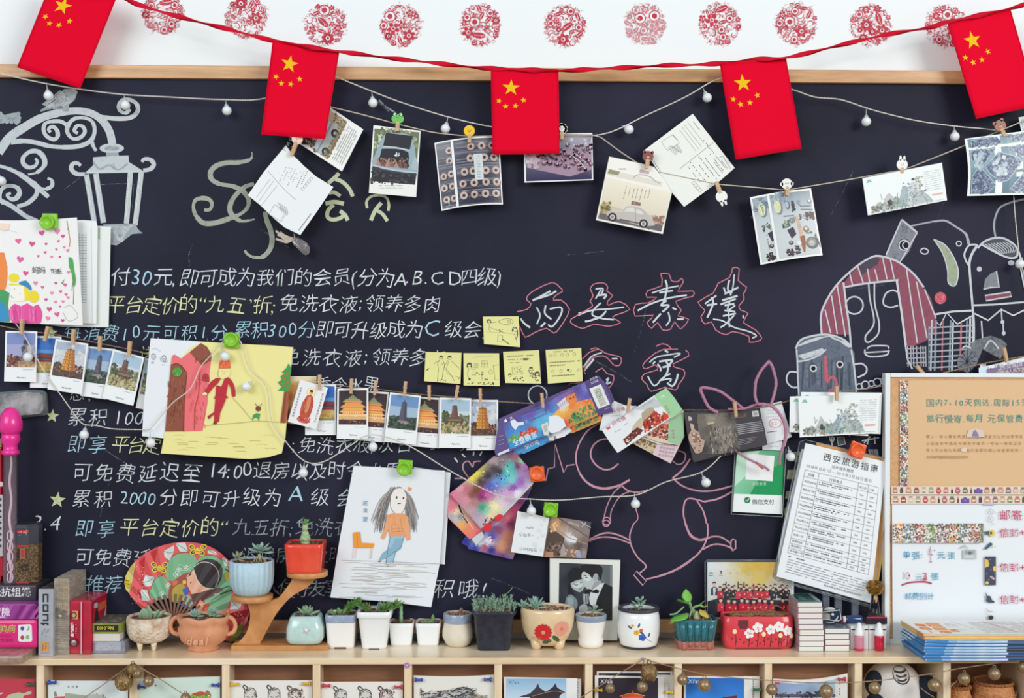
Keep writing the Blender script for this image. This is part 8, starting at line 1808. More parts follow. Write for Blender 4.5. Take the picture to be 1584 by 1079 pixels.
# bubble wand
wd_=thing('bubble_wand','clear tube bubble wand with a bright pink rounded cap standing at the left edge','toy',Vector((W(16,800,.083).x,-.083,z3+hh+.0003)));s_=S(.083);zc=lambda y:W(16,y,.083).z - wd_.location.z
PK=mat('ee2c94',.3,coat=.4)
for nm,pr in (('cap_head',[(4*s_,zc(675)),(12*s_,zc(672)),(17.5*s_,zc(664)),(17.5*s_,zc(652)),(13*s_,zc(638)),(7*s_,zc(631)),(.5*s_,zc(629.5))]),('cap_neck',[(10*s_,zc(704)),(13.5*s_,zc(701)),(13*s_,zc(697)),(10.5*s_,zc(695)),(10.5*s_,zc(688)),(14.5*s_,zc(680)),(13.5*s_,zc(672)),(9*s_,zc(667))])):lathe(nm,pr,PK,wd_,28)
m_tube=mat('fbeaf2',.05,trans=.93,ior=1.1)
lathe('tube',[(9.6*s_,.0005),(9.8*s_,.002),(9.8*s_,zc(702)),(9.2*s_,zc(702)),(9.2*s_,.003)],m_tube,wd_,28,cap=False)
tube('bubble_ring_stick',[wd_.location+Vector((.0018*math.sin(k*.9),.001*math.cos(k*.9),.004+k*(zc(705)-.004)/24)) for k in range(25)],.0022,mat('ece6ea',.3),wd_,8)
for k in range(5):
    cz=.012+k*.019;pts=[wd_.location+Vector((.0052*math.cos(a),-.001,cz+.0095*math.sin(a))) for a in [6.283*j/16 for j in range(16)]];vs,fs=tube_data(pts,.0011,6,True);mesh_obj('wand_loop',vs,fs,mat('f0ecee',.3),wd_,parent_world(wd_),True)
# red packet beside it
o=box('red_packet',W(-30,800,.055).x,-.062,z4+.0003,W(4,800,.055).x,-.048,z4+.0003+(895-690)*S(.06),mat('c41c34',.35,coat=.3),None,.002);tag(o,'tall red and white packet cut off by the left edge','packet')
P=Paint(.0625,seed=6);P.q(-20,745,4,752,'e8dcdc');P.q(-20,765,4,860,'d8d4d8');[P.q(-1,770+i*9,2.4,774+i*9,'3c3c44') for i in range(9)];P.q(-20,862,4,890,'c02436');P.o=o;fin(P)
o=box('cardboard_piece',W(-30,690,.05).x,-.058,z4+.0003+(895-690)*S(.06)+.0003,W(5,690,.05).x,-.046,z4+(895-676)*S(.06),mat('b08c6c',.8),None,.001);tag(o,'small brown cardboard top poking up behind the bubble wand','cardboard')
# upright game box
o,a,b=pbox('game_box','narrow upright silver game box reading coup down its spine','game box',59.5,82.3,.136,.043,ZT+.0002,ZT+(1013-909.6)*S(.136),mat('b4b8be',.4,col2='a2a6ae',scale=30),.0008)
P=front_paint(o,.136,7)
bx=[[(66,918),(75,918),(75,930),(72.4,930),(72.4,920.6),(68.4,920.6),(68.4,926.5),(71,926.5),(71,930),(66,930)]]
for i in range(1):pass
def blk(pts):P.p(pts,'2c2c34')
# c
for r_ in ((66,918,75,920.4),(66,918,68.4,931),(72.6,918,75,931)):P.q(*r_,'2c2c34')
for r_ in ((66,934,75,936.4),(66,934,68.4,946),(72.6,934,75,946),(66,943.6,75,946)):P.q(*r_,'2c2c34')
for r_ in ((66,949,75,951.4),(72.6,949,75,960),(66,957.6,75,960)):P.q(*r_,'2c2c34')
for r_ in ((63,962.6,75,965),(66,962.6,68.4,967),(72.6,962.6,75,967)):P.q(*r_,'2c2c34')
P.b(64,972,76,984,14,.4,.9,['8c8c94','c05c5c','6c6c74']);P.q(63.5,992,75.5,1008,'d89c54');P.text('Indie',69.5,994,5,'5c4024',rot=1.57);P.q(66,995,67,1006,'8c6030');P.q(63,1009,76,1009.6,'8c9098');fin(P)
P=Paint(0,fn=top_fn(ZT+(1013-909.6)*S(.136)),seed=8);P.o=o;P.q(a*1000+1,45,b*1000-1,134,'3e3a40');P.b(a*1000+2,47,b*1000-2,130,60,1,3,['55504e','2e2a2e','6c665c']);P.done('top_print',o,M_PAPER)
# carved wooden block
m_cw=mat('8f8478',.75,col2='b3a898',scale=30,bump=.9,bscale=140,bdist=.003,stretch=(1,1,3))
o,a,b=pbox('carved_box','upright grey-brown box carved with square seal characters','box',83.3,107,.125,.03,ZT+.0002,ZT+(1010.5-893.5)*S(.125),m_cw,.0012)
P=front_paint(o,.125,9)
for j in range(5):
    for i in range(2):P.text('回囲圖國呂品曲亞田'[(i+j*2) % 9],90+i*7.6,906+j*8.8,7.6,'b49468' if i else 'a08868')
for y in range(950,1008,3):P.st([(84,y),(106,y+.5)],.8,P.r.choice(['7c7268','a49a8c','8c8276']),wob=.3)
P.b(86,942,104,956,26,1.5,3.5,['6c665e','7c756a']);P.e(93,952,3,1.6,'c8c0b4');P.st([(88,900),(88,905),(92,905)],.7,'8c7c68');fin(P)
P=Paint(0,fn=side_fn(b),seed=10);P.o=o
for j in range(10):
    for i in range(7):x=36+i*12;y=50+j*7.2;P.st([(x,y),(x+8,y),(x+8,y+5),(x+3,y+5),(x+3,y+2.5)],.9,P.r.choice(['746c62','b9b0a2']))
for k in range(10):P.st([(34,4+k*4.4),(122,4+k*4.4)],.8,P.r.choice(['746c62','a59c8e']),wob=.3)
P.done('carved_side',o,M_PAPER)
# red tin box, turned a little
def prism(name,plan,z0,z1,m,bevel=.0015,parent=None):
    bm=bmesh.new();P_=[(W(x,950,d).x,-d) for x,d in plan];cx=sum(p[0] for p in P_)/len(P_);cy=sum(p[1] for p in P_)/len(P_)
    lo=[bm.verts.new((x-cx,y-cy,0)) for x,y in P_];hi=[bm.verts.new((x-cx,y-cy,z1-z0)) for x,y in P_];N=len(P_)
    bm.faces.new(lo[::-1]);bm.faces.new(hi)
    for k in range(N):bm.faces.new((lo[k],lo[(k+1) % N],hi[(k+1) % N],hi[k]))
    bmesh.ops.recalc_face_normals(bm,faces=bm.faces[:])
    o=bm_obj(name,bm,m,parent,(cx,cy,z0),bevel=bevel,seg=3);return o,P_
zr=ZT+(1010-927)*S(.125)
o,PL=prism('tin_box',[(106,.122),(141,.126),(166,.035),(136,.031)],ZT+.0002,zr,mat('c01c3c',.3,col2='aa1834',scale=40,coat=.5),.0045);tag(o,'red metal game tin with white characters down its rounded spine','tin')
P=Paint(0,fn=lambda u,v,z:Vector((W(u,950,.124).x,-.1262-z-(u-106)*.0001,ZT+(1010-v)*S(.126))),seed=11);P.o=o
P.q(126,928,127.4,1008,'e0c0c8');P.q(113,942,122,955,'d89c54');P.e(115,949,5,5.4,'5c2c2c');P.e(115,949,3,3.4,'c89888');P.text('德',109.6,965.4,6,'ece6e6',bold=.02);P.text('國',109.6,971,6,'ece6e6',bold=.02);P.text('蟑',109.6,976.6,6,'ece6e6',bold=.02);P.text('螂',109.6,982,6,'ece6e6',bold=.02);P.e(115,991,6.4,6.4,'4c2834');P.e(115,991,4.6,4.6,'8c7078');P.e(115,989,2.6,2,'d8b8b4');P.tiny(117.5,963,120,6,2.6,'d87c8c',1,word=(1,2));fin(P)
v0,v1=Vector((PL[1][0],PL[1][1],0)),Vector((PL[2][0],PL[2][1],0));dr=(v1-v0);nr=Vector((-dr.y,dr.x,0)).normalized();nr=nr if nr.x > 0 else -nr
P=Paint(0,fn=lambda u,v,z:v0+dr*(.06+.88*u)+nr*(.0006+z)+Vector((0,0,ZT+v)),seed=12);P.o=o;H_=zr-ZT
P.p([(0,.03*H_+.002),(1,.004),(1,H_*.93),(0,H_*.93)],'b82038');P.p([(.1,.01),(.35,.012),(.5,.05),(.3,.085),(.12,.06),(.2,.04)],'2c2428');P.p([(.45,.055),(.75,.05),(.98,.075),(.9,.055),(.98,.04),(.7,.03),(.5,.02)],'c8d0e0');P.p([(.1,H_*.84),(.35,H_*.8),(.36,H_*.9),(.12,H_*.92)],'b8c8d8');P.text('德國蟑螂',.35,H_*.66,.20,'e8783c',bold=.01) if 0 else None
for i in range(5):P.p([(.4+i*.11,H_*.72),(.49+i*.11,H_*.72),(.49+i*.11,H_*.86),(.4+i*.11,H_*.86)],'e0703c')
P.done('side_print',o,M_GLOSS)
# stack of three small boxes
y0=1009.5;dq=.117;s_=S(dq)
o,a,b=pbox('acrylic_case','low blue-grey clear plastic case, bottom of the short stack beside the red tin','case',142,193,dq,.040,ZT+.0002,ZT+18.5*s_,mat('8f93a8',.15,col2='a9adbe',scale=90,coat=.6,trans=.3),.0014)
P=front_paint(o,dq,13);P.q(147,993,188,1006,'a3a6b6');[P.q(149+i*1.7,994.5,150+i*1.7,1005,'b9bbc6') for i in range(22)];P.b(147,993,188,1006,20,.5,1,['8c8fa0']);fin(P,'cards_inside')
o,a,b=pbox('card_box','plain white middle box of the short stack beside the red tin','box',143.5,185,dq,.045,ZT+18.7*s_,ZT+31*s_,mat('d8d4cc',.5),.001)
o,a,b=pbox('dice_box','black box with a yellow-green edge reading No.0103 upside down, top of the short stack','box',142.5,187,dq+.002,.040,ZT+31.2*s_,ZT+46.5*s_,mat('8c9440',.4,col2='787f38',scale=60),.0012)
P=front_paint(o,dq+.002,14);P.q(146,966.5,183,976.5,'24221e');P.text('No.0103',176,968.5,7.4,'e0cc3c',rot=math.pi,bold=.02,sx=.95,sp=1.02);fin(P)
P=Paint(0,fn=top_fn(ZT+46.5*s_),seed=15);P.o=o;P.q(a*1000+2,42,b*1000-2,116,'5c5a54');P.b(a*1000+3,44,b*1000-3,114,50,1.5,5,['6c6a60','8c877a','4a4844','7c6c54']);P.done('top_print',o,M_PAPER)

# ================================================================ FRAMED PHOTOS STANDING ON THE SHELF
def couple():
    d=.030;q=[(850.5,863),(959.5,866),(955,990),(850.5,989.5)]
    o=sheet('photo_print',q,d+.012,'e6e6e0',.003);tag(o,'black and white photo of an embracing couple in a wide white border','photo')
    P=Paint(d+.0125,seed=20);P.o=o;G=lambda *p:F6(*p)
    P.p(G(170,135,725,157,722,738,162,742),'22242c')
    P.field(G(172,137,723,158,720,736,164,740),[(870,880,'3c4048'),(885,885,'2c3038'),(868,920,'30343c'),(868,955,'26282e'),(940,880,'5c666c'),(944,900,'6c767c'),(943,915,'464c54'),(940,945,'1c1e24'),(925,955,'1a1c22'),(900,955,'30343c'),(880,895,'22262e')],1.4,2.4,.06)
    P.p(G(640,165,722,160,720,385,650,350),'5c6468');P.p(G(700,165,722,162,721,380,700,370),'7c8488')
    P.p(sm_(G(300,190,370,185,420,230,430,290,380,320,330,360,300,420,340,480,300,520,262,450,255,380,270,330,258,250),2),'16181e')          # her hair
    P.p(sm_(G(285,350,330,325,400,305,435,310,440,350,425,400,390,440,350,430,300,395),2),'a9b2b4');P.p(sm_(G(300,370,340,345,400,325,420,360,380,400,330,395),2),'ccd2d0');P.st(G(320,355,345,368,365,360),1.2,'3c4248');P.st(G(385,345,410,340),1,'4c5258');P.st(G(370,400,390,408,405,398),1.1,'5c5f64')
    P.p(sm_(G(240,500,280,465,320,480,360,540,350,610,300,640,250,600,232,550),2),'7c8a92');P.p(sm_(G(250,510,290,490,320,530,300,580,262,570),2),'98a6ac')                    # shoulder
    P.p(sm_(G(405,240,440,225,500,265,540,270,580,330,540,400,480,415,430,380,415,320,400,280),2),'bcc4c4');P.p(sm_(G(430,250,480,270,500,310,460,330,425,300),2),'d4dad8')      # his face
    P.p(sm_(G(385,215,400,165,480,150,570,155,620,190,615,260,600,320,575,260,530,255,515,300,480,255,430,225),2),'1c1c20');P.e(*G(548,285)[0],4,6,'a3aaac',.2);P.p(sm_(G(540,330,600,320,610,350,560,410,500,410,520,370),1),'9aa2a4')
    P.st(G(425,262,460,272),1.1,'2c2c32');P.st(G(440,285,465,290),1.2,'33343a');P.st(G(430,390,455,395),1,'5c5f64')
    P.p(sm_(G(640,345,725,390,722,736,520,736,480,640,540,560,600,430),1),'17181d');P.p(G(600,350,640,345,600,430,560,520,545,600,500,640,480,500,500,430),'d4dad8');P.p(sm_(G(435,425,480,405,520,425,560,408,588,430,575,455,530,450,500,440,460,470,432,455),1),'141519')
    P.p(G(360,600,480,560,545,600,500,700,380,720),'2c3038');P.p(sm_(G(380,590,430,560,470,600,440,660,400,680,370,640),2),'a9aeae');P.p(G(412,460,475,462,472,560,425,560),'b9c2c6');[P.st(G(425+i*18,465,430+i*14,550),1.2,'3c4248') for i in range(3)]
    fin(P)
couple()
# group photo in a clear stand
gp=thing('group_photo_stand','clear acrylic stand with a group photo of people in red and black, yellow sky','photo stand',W(1158,912,.034))
dg=.040
sheet('photo_card',[(1094,869),(1228,869),(1228,957),(1094,957)],dg,'e8ecee',.001,parent=gp)
P=Paint(dg+.0006,seed=21);P.o=gp
P.p(E3(487,142,1470,142,1470,785,487,785),'d8dcd8')
P.field(E3(487,142,1470,142,1470,450,487,450),[(1098,872,'e4ecf2'),(1098,900,'d8e0e4'),(1120,875,'e6e8e4'),(1135,880,'e0d8b8'),(1145,872,'dcc878'),(1155,880,'dcb83c'),(1170,875,'dcb43a'),(1185,880,'dcb84c'),(1200,875,'d8b048'),(1175,893,'e0c464'),(1150,895,'dcd0a0'),(1200,905,'d8d0c0'),(1120,900,'dcdcd8'),(1220,880,'d0b050'),(1220,905,'c8c0b4')],2.2,2.6,.02)
P.e(1100,886,3.4,2.2,'aab2b8');P.q(1096,889,1103,890.4,'8c949c');P.p([(1113,882),(1118,882),(1116.4,885),(1116.4,888),(1114.6,888),(1114.6,885)],'5c646c');P.q(1112,889,1118,890,'a4aab0');[P.e(1130+i*10,886,2.2,1.8,'c8c4a8',n=8) for i in range(6)]
P.p(E3(487,600,620,560,1470,590,1470,785,487,785),'24242e')
def person(P,x,y,s_,top,skin='e8c0a8',black=False,arm=0):
    P.p(sm_([(x-4.6*s_,y+15*s_),(x-4.4*s_,y+6*s_),(x-2*s_,y+3.4*s_),(x+2*s_,y+3.4*s_),(x+4.4*s_,y+6*s_),(x+4.6*s_,y+15*s_)],1),top);P.e(x,y,2.3*s_,2.9*s_,skin,n=10);P.p(sm_([(x-2.6*s_,y),(x-2.3*s_,y-2.6*s_),(x,y-3.8*s_),(x+2.3*s_,y-2.6*s_),(x+2.6*s_,y),(x+1.6*s_,y-1.4*s_),(x-1.6*s_,y-1.4*s_)],1),'1c181c')
    P.e(x+1.5*s_,y+9*s_,1.2*s_,1.4*s_,skin,n=7)
    if arm:P.st([(x-3.4*s_,y+6*s_),(x-4.6*s_,y-2*s_),(x-4*s_,y-7*s_)],1.8*s_,top);P.e(x-4*s_,y-8*s_,1,1.2,skin,n=6)
rd_,bk_='d0203c','1c1c24'
person(P,1105,903,1.15,'2c3448');P.p([(1103,908),(1107,908),(1106,920),(1103.6,921)],'d0dce4')
for i,(x,c) in enumerate(((1120,bk_),(1127,bk_),(1136,bk_),(1146,bk_),(1155,bk_),(1165,bk_),(1174,bk_),(1182,bk_),(1192,bk_),(1199,bk_),(1210,bk_),(1218,bk_))):person(P,x,905.5+(i % 3),.95,c,arm=i in (1,3,4))
for i,(x,c) in enumerate(((1114,rd_),(1124,bk_),(1133,bk_),(1142.5,rd_),(1150.5,rd_),(1160,rd_),(1170,rd_),(1177,rd_),(1185,rd_),(1196,bk_),(1207,bk_),(1216,bk_))):person(P,x,909.5+(i % 2)*1.4,1.0,c if c == bk_ else P.r.choice(['d0203c','d8304c','c81c38']),arm=i == 6)
P.p(E3(560,720,1470,690,1470,785,560,785),'1e1c24')
for i,x in enumerate((1115,1127,1136,1147.5,1156,1166,1175,1183.5,1194,1211,1222)):person(P,x,928+(i*7) % 3,1.15,P.r.choice(['d42440','dc3450','cc1e3a']))
P.p(E3(487,600,580,590,570,785,487,785),'1e2230');P.done('print',gp,M_GLOSS)
tube('stand_edge',[W(x,y,dg+.002) for x,y in ((1091,957),(1090.5,869),(1094,866),(1228,866))],.0014,mat('8c949c',.1,trans=.6),gp)
sheet('clear_front',[(1091,867),(1228,867),(1228,958),(1091,958)],dg+.0022,'ffffff',.0003,None,(2,2),m_film,parent=gp)

# ================================================================ NOTEBOOKS, BOXES AND BOTTLES
def notebooks(x0,x1,d0,d1,y_list,lab,shift,covers,gname):
    for i,(ya,yb_) in enumerate(zip(y_list[:-1],y_list[1:])): # from the bottom up
        s_=S(d0);za,zb=ZT+(y_list[0]-ya)*s_,ZT+(y_list[0]-yb_)*s_-.0002;sh_=shift[i % len(shift)]
        t=thing('notebook',f'{lab}, {["bottom", "second from the bottom", "third from the bottom", "fourth from the bottom", "fifth from the bottom", "sixth from the bottom", "seventh from the bottom", "second from the top", "topmost"][i if i < len(y_list)-2 else 8]}' if i < len(y_list)-2 else f'{lab}, topmost with a dark cover','notebook',Vector((W((x0+x1)/2+sh_,980,d0).x,-(d0+d1)/2,za)),gname)
        a,b=W(x0+sh_,980,d0).x,W(x1+sh_,980,d0).x;th=.0006
        box('pages',a+.0006,-d0+.0004,za+th,b-.0006,-d1+.001,zb-th,mat('ecebe6',.7,col2='dcdad4',scale=20,stretch=(1,1,60)),t)
        c=mat(covers[i % len(covers)],.5);box('cover',a,-d0,za,b,-d1,za+th,c,t);box('cover',a,-d0,zb-th,b,-d1,zb,c,t)
        box('spine',a-.0004,-d0,za,a+.0005,-d1,zb,mat('b9989a',.6,col2='a5868c',scale=60),t)
    return t,a,b,zb
t,a,b,zb=notebooks(1236,1274,.112,.030,[1003,995,987,978,969.5,961,952,943.5,934,926],'pocket notebook in the tall white stack',(0,.6,.4,1,-.3,-1,-1.6,-1.2,-2),('4c4448','d8c8cc','5c2c34','c8b8b8','8c4450','9c7cb0','b8404c','7c3038','244c48'),'pocket notebooks stacked beside the red pot')
P=Paint(0,fn=top_fn(zb,.0003),seed=22);P.o=t;P.q(a*1000+.5,31,b*1000-.5,111,'8c9a98');P.q(a*1000+4,36,b*1000-8,106,'1f4a48')
for i in range(7):P.st([(a*1000+10,50+i*7),(a*1000+20+P.r.uniform(0,14),50+i*7)],1,'a9c0bc')
P.ring(a*1000+14,88,6,1,'a9c0bc');P.done('cover_print',t,M_GLOSS)
t,a,b,zb=notebooks(1276.5,1314,.112,.040,[1003,993.5,984.5,975.5,967],'pocket notebook in the lower white stack',(0,.3,-.3,.2),('4c4448','b83444','8c6c70','2c4480'),'pocket notebooks in the second stack')
box('clear_wrap',a+.001,-.1125,zb-.0006,b-.001,-.041,zb+.0008,mat('c4ccd8',.1,trans=.7),t)
for x0_,x1_,lab in ((1316,1343.5,'left of the two plain white boxes behind the dropper bottles'),(1344.5,1371,'right of the two plain white boxes behind the dropper bottles')):
    o,a,b=pbox('white_box',lab,'box',x0_,x1_,.098,.035,ZT+.0002,ZT+(1000.5-964)*S(.098),mat('dcdcdc',.5),.0008)
    P=front_paint(o,.098,23);P.q(x0_+1,972.5,x0_+9,974.2,'2c2c30');P.q(x1_-6,972.5,x1_-.5,974.2,'2c2c30');P.q(x0_+1,966.5,x1_-1,967.2,'c4c4c4');fin(P,'printed_line')
ztb=ZT+(1000.5-964)*S(.098)
# black gift box with red ribbon line and the gold globe on it
o,a,b=pbox('trophy_box','small black box with a red stripe under the glass globe ornament','box',1340,1372.5,.085,.035,ztb+.0002,ztb+.0125,mat('221e28',.35),.001)
P=front_paint(o,.085,24);P.q(1341,953.5,1372,955.7,'c82c48');fin(P,'red_stripe')
gl=thing('glass_globe','clear glass ornament with gold flakes in its round head','ornament',Vector((W(1353,930,.066).x,-.066,ztb+.0127)));s_=S(.066);zc=lambda y:W(1353,y,.066).z - gl.location.z
M_GL=mat('f4f4f6',.03,trans=1.0,ior=1.3)
lathe('stem',[(10*s_,0),(10.5*s_,.001),(9*s_,.003),(7*s_,zc(935)),(5.5*s_,zc(921)),(4*s_,zc(919))],M_GL,gl,20);lathe('foot',[(14*s_,0),(14*s_,.002),(10*s_,.003)],mat('2c2430',.3),gl,24)
lathe('globe',[(4*s_,zc(920)),(10*s_,zc(917)),(13.5*s_,zc(910)),(13*s_,zc(903)),(9*s_,zc(898)),(.5*s_,zc(897))],mat('f4ecd8',.03,trans=1.0,ior=1.12),gl,28)
r=random.Random(4);bm=bmesh.new()
for _ in range(110):
    a_,q=r.uniform(0,6.28),11.4*s_*r.uniform(.5,1.0);zz_=zc(908)+r.uniform(-8,8)*s_;k=max(0,1-((zz_-zc(908))/(11*s_))**2)**.5;c=Vector((q*k*math.cos(a_),q*k*math.sin(a_),zz_));u=Vector((r.uniform(-1,1),r.uniform(-1,1),r.uniform(-1,1))).normalized();v=u.cross(Vector((r.random(),1,r.random()))).normalized();l=r.uniform(1.6,3.6)*s_
    bm.faces.new([bm.verts.new(c+u*l),bm.verts.new(c+v*l),bm.verts.new(c-u*l),bm.verts.new(c-v*l*.7)])
bm_obj('gold_flakes',bm,mat('d8ac54',.35,metal=.5,col2='6c4c24',scale=500),gl)
# blue items lying on the notebooks / boxes
bt=thing('blue_bottle','small blue bottle with a white collar lying on its side on the white boxes','bottle',Vector((W(1320,950,.078).x,-.078,ztb+.0082)))
bm=lathe_bm([(.0035,-.030),(.0045,-.029),(.0045,-.021),(.0058,-.020),(.0058,-.0150),(.0072,-.0145),(.0078,-.010),(.0080,.012),(.0070,.016),(.003,.017)],20);bm.transform(Matrix.Rotation(math.pi/2,4,'Y'))
o=bm_obj('bottle_body',bm,mat('173463',.15,coat=.5),bt,smooth=True)
for nm,x0_,x1_,rr,c in (('collar',-.0205,-.0140,.0062,'e4dcdc'),('cap',-.031,-.0206,.0056,'7c2c3c')):
    bm=lathe_bm([(rr,x0_),(rr,x1_)],20);bm.transform(Matrix.Rotation(math.pi/2,4,'Y'));bm_obj(nm,bm,mat(c,.3),bt,smooth=True)
z5=zb+.0009;s_=S(.09)
rl=thing('tape_cutter','dark blue tape cutter with a round white reel on the lower notebook stack','tape dispenser',Vector((W(1289,950,.085).x,-.085,z5)))
c_=rl.location
slab('holder',[(1271,945),(1299,942),(1300.5,958),(1297,963),(1272,960),(1285,958),(1285,949)],.090,.012,mat('1c2a48',.3),rl,z5+.0002)
vs,fs=tube_data([W(1284,951,.086),W(1284,951,.076)],12.5*s_,28);mesh_obj('reel',vs,fs,mat('d4d0c4',.5),rl,parent_world(rl),True);vs,fs=tube_data([W(1288,950,.0935),W(1288,950,.09)],2.2*s_,12);mesh_obj('hub',vs,fs,mat('d8dce0',.4),rl,parent_world(rl),True)
tube('guide',[W(x,y,.0925) for x,y in ((1273,946),(1299,943),(1301,957),(1297,960),(1273,957))],.0009,mat('d8dce4',.3),rl)
for x,lab in ((1277,'behind the tall notebook stack'),(1296,'above the tape cutter'),(1322,'behind the blue bottle')):
    o=box('clear_tube_case',W(x-5,930,.040).x,-.046,ZT+.0002,W(x+5,930,.040).x,-.036,W(x,914,.04).z,mat('a8b0c0',.1,trans=.7,ior=1.2),None,.001);tag(o,'clear upright plastic case ' + lab,'case','clear plastic cases at the back of the shelf')
# dropper bottles
for cx,col,col2,lab in ((1331,'e8688c','f09cb4','dropper bottle of pale pink liquid with a white nozzle'),(1362,'d4103c','d4103c','dropper bottle of deep red liquid with a white nozzle')):
    p0=shelf_pt(cx,1007);t=thing('dropper_bottle',lab,'bottle',Vector((p0.x,p0.y+.009,ZT)),'dropper bottles');s_=S(.115);R=7.6*s_
    body=mat(col,.12,coat=.5,trans=.15) if cx > 1340 else mat(col2,.12,coat=.5,trans=.35)
    lathe('bottle_body',[(R*.9,.0003),(R,.0015),(R,21*s_),(R*.94,23*s_),(R*.7,24*s_)],body,t,28)
    if cx < 1340:lathe('liquid',[(R*1.004,.0012),(R*1.004,4*s_)],mat('d8285c',.2),t,28)
    lathe('cap',[(R*.95,23.5*s_),(R*.98,25*s_),(R*.86,30*s_),(R*.5,37*s_),(R*.42,41.5*s_),(R*.2,43*s_)],mat('eeeff0',.35),t,28)

# ================================================================ MAGAZINES AT THE RIGHT END
dfm,dbm=.186,.070;s_=S(dfm);ztop=ZT+(1023.5-982)*s_
m_a=W(1430,1000,dfm).x;m_b=m_a+.30
NM=9;hts=[0,.112,.222,.334,.444,.556,.668,.80,.91,1.0];Hm=ztop-ZT
for i in range(NM):
    za,zb_=ZT+Hm*hts[i]+.0003,ZT+Hm*hts[i+1]-.0001;top=i >=7;r=random.Random(i)
    ox,oy=r.uniform(-.0025,.0025),r.uniform(-.003,.001)
    ordn=['bottom','second from the bottom','third from the bottom','fourth from the bottom','fifth from the bottom','sixth from the bottom','seventh from the bottom','second from the top','topmost'][i]
    t=thing('magazine',f'magazine {ordn} of the pile on the right, ' + ('yellow edged' if top else 'blue and white edged') + (' with an illustrated map cover' if i == NM-1 else ''),'magazine',Vector(((m_a+m_b)/2,-(dfm+dbm)/2,za)),'magazines piled at the right end of the shelf')
    a,b,y1,y0_=m_a+ox,m_b+ox,-dfm+oy,-dbm
    # the left end curls up a little towards the back
    def sheetbox(nm,za,zb_,m,e=0,off=0.0):
        n=8;vs,fs=[],[]
        for k in range(n+1):
            t_=k/n;x=a+e+(b-a-2*e)*t_;lift=(.0016*(i/NM))*(1-min(t_*6,1))**2;xs_=-.004*(1-t_)*(i/NM)
            vs +=[Vector((x,y1+e,za+lift)),Vector((x+xs_,y0_-e,za+lift*.5)),Vector((x+xs_,y0_-e,zb_+lift*.5)),Vector((x,y1+e,zb_+lift))]
        for k in range(n):
            for q in range(4):fs.append((4*k+q,4*k+(q+1) % 4,4*k+4+(q+1) % 4,4*k+4+q))
        fs +=[(0,3,2,1),(4*n,4*n+1,4*n+2,4*n+3)]
        return mesh_obj(nm,vs,fs,m,t,parent_world(t))
    if top:pages=mat('e0b050',.5,col2='ecc878',scale=12,stretch=(6,1,80));cov=mat('d8a060',.4)
    else:pages=mat('dfe8f0',.5,col2='9cc0e0',scale=9,stretch=(3,1,60),lo=.4,hi=.62);cov=mat('2878b8',.3,coat=.3)
    sheetbox('pages',za+.0004,zb_-.0004,pages,.0004);sheetbox('cover',za,za+.0005,cov);sheetbox('cover',zb_-.0005,zb_,cov if not top else mat('e4e4e4',.5))
    box('spine',a-.0006,y1,za,a+.0006,y0_,zb_,mat('1f68ac',.3,col2='3c90d0',scale=60,coat=.3) if not top else mat('c88c58',.4),t)
    if not top:
        P=Paint(0,fn=lambda u,v,z:Vector((a+u/1000,y1-.0003-z,za+(zb_-za)*v)),seed=30+i);P.o=t;P.q(2,.16,30+i*2,.84,'3c8cd0');P.q(30+i*2,.16,46+i*2,.84,'8cbce4');P.q(150,.16,250,.84,P.r.choice(['3a3c58','5c6080','2c3048']));P.done('edge_print',t,M_PAPER)
zc_=zb_
def covf(u,v,z):
    X,Y=u/1000,v/1000;t_=X/(m_b-m_a);lift=.0016*(1-min(t_*6,1))**2
    return Vector((m_a+ox+X-.004*(1-t_)*(Y/(dfm-dbm)),-dfm+oy+Y,zc_+.0003+lift*(1-.5*Y/(dfm-dbm))+z))
P=Paint(0,fn=covf,seed=40);P.o=t;P.size=(280,116);P.cuts=(14,3);P.quad=None
P.q(.5,.5,290,115,'e8e8e6');P.p([(6,12),(58,6),(58,90),(14,108)],'f0eadc');
for x,y,w_,h_ in ((10,10,20,18),(34,8,22,16),(8,34,22,20),(34,32,24,22),(12,62,18,20),(34,62,26,30),(60,20,14,20)):P.p(sm_([(x,y),(x+w_,y-2),(x+w_+2,y+h_),(x+2,y+h_+2)],1,True),P.r.choice(['e08848','e89c5c','d87840']));P.b(x+3,y+3,x+w_-3,y+h_-3,8,1,2.6,['f0dcc8','c8643c'])
P.st([(62,30),(110,44),(90,104)],1,'a0a4a8');P.tiny(118,10,262,16,6,'b4b6ba',1.6,word=(3,8));P.st([(150,104),(178,20)],5,'e0a4ac');P.tiny(70,60,88,5,6,'b4b6ba',1.4);P.done('cover_print',t,M_PAPER)

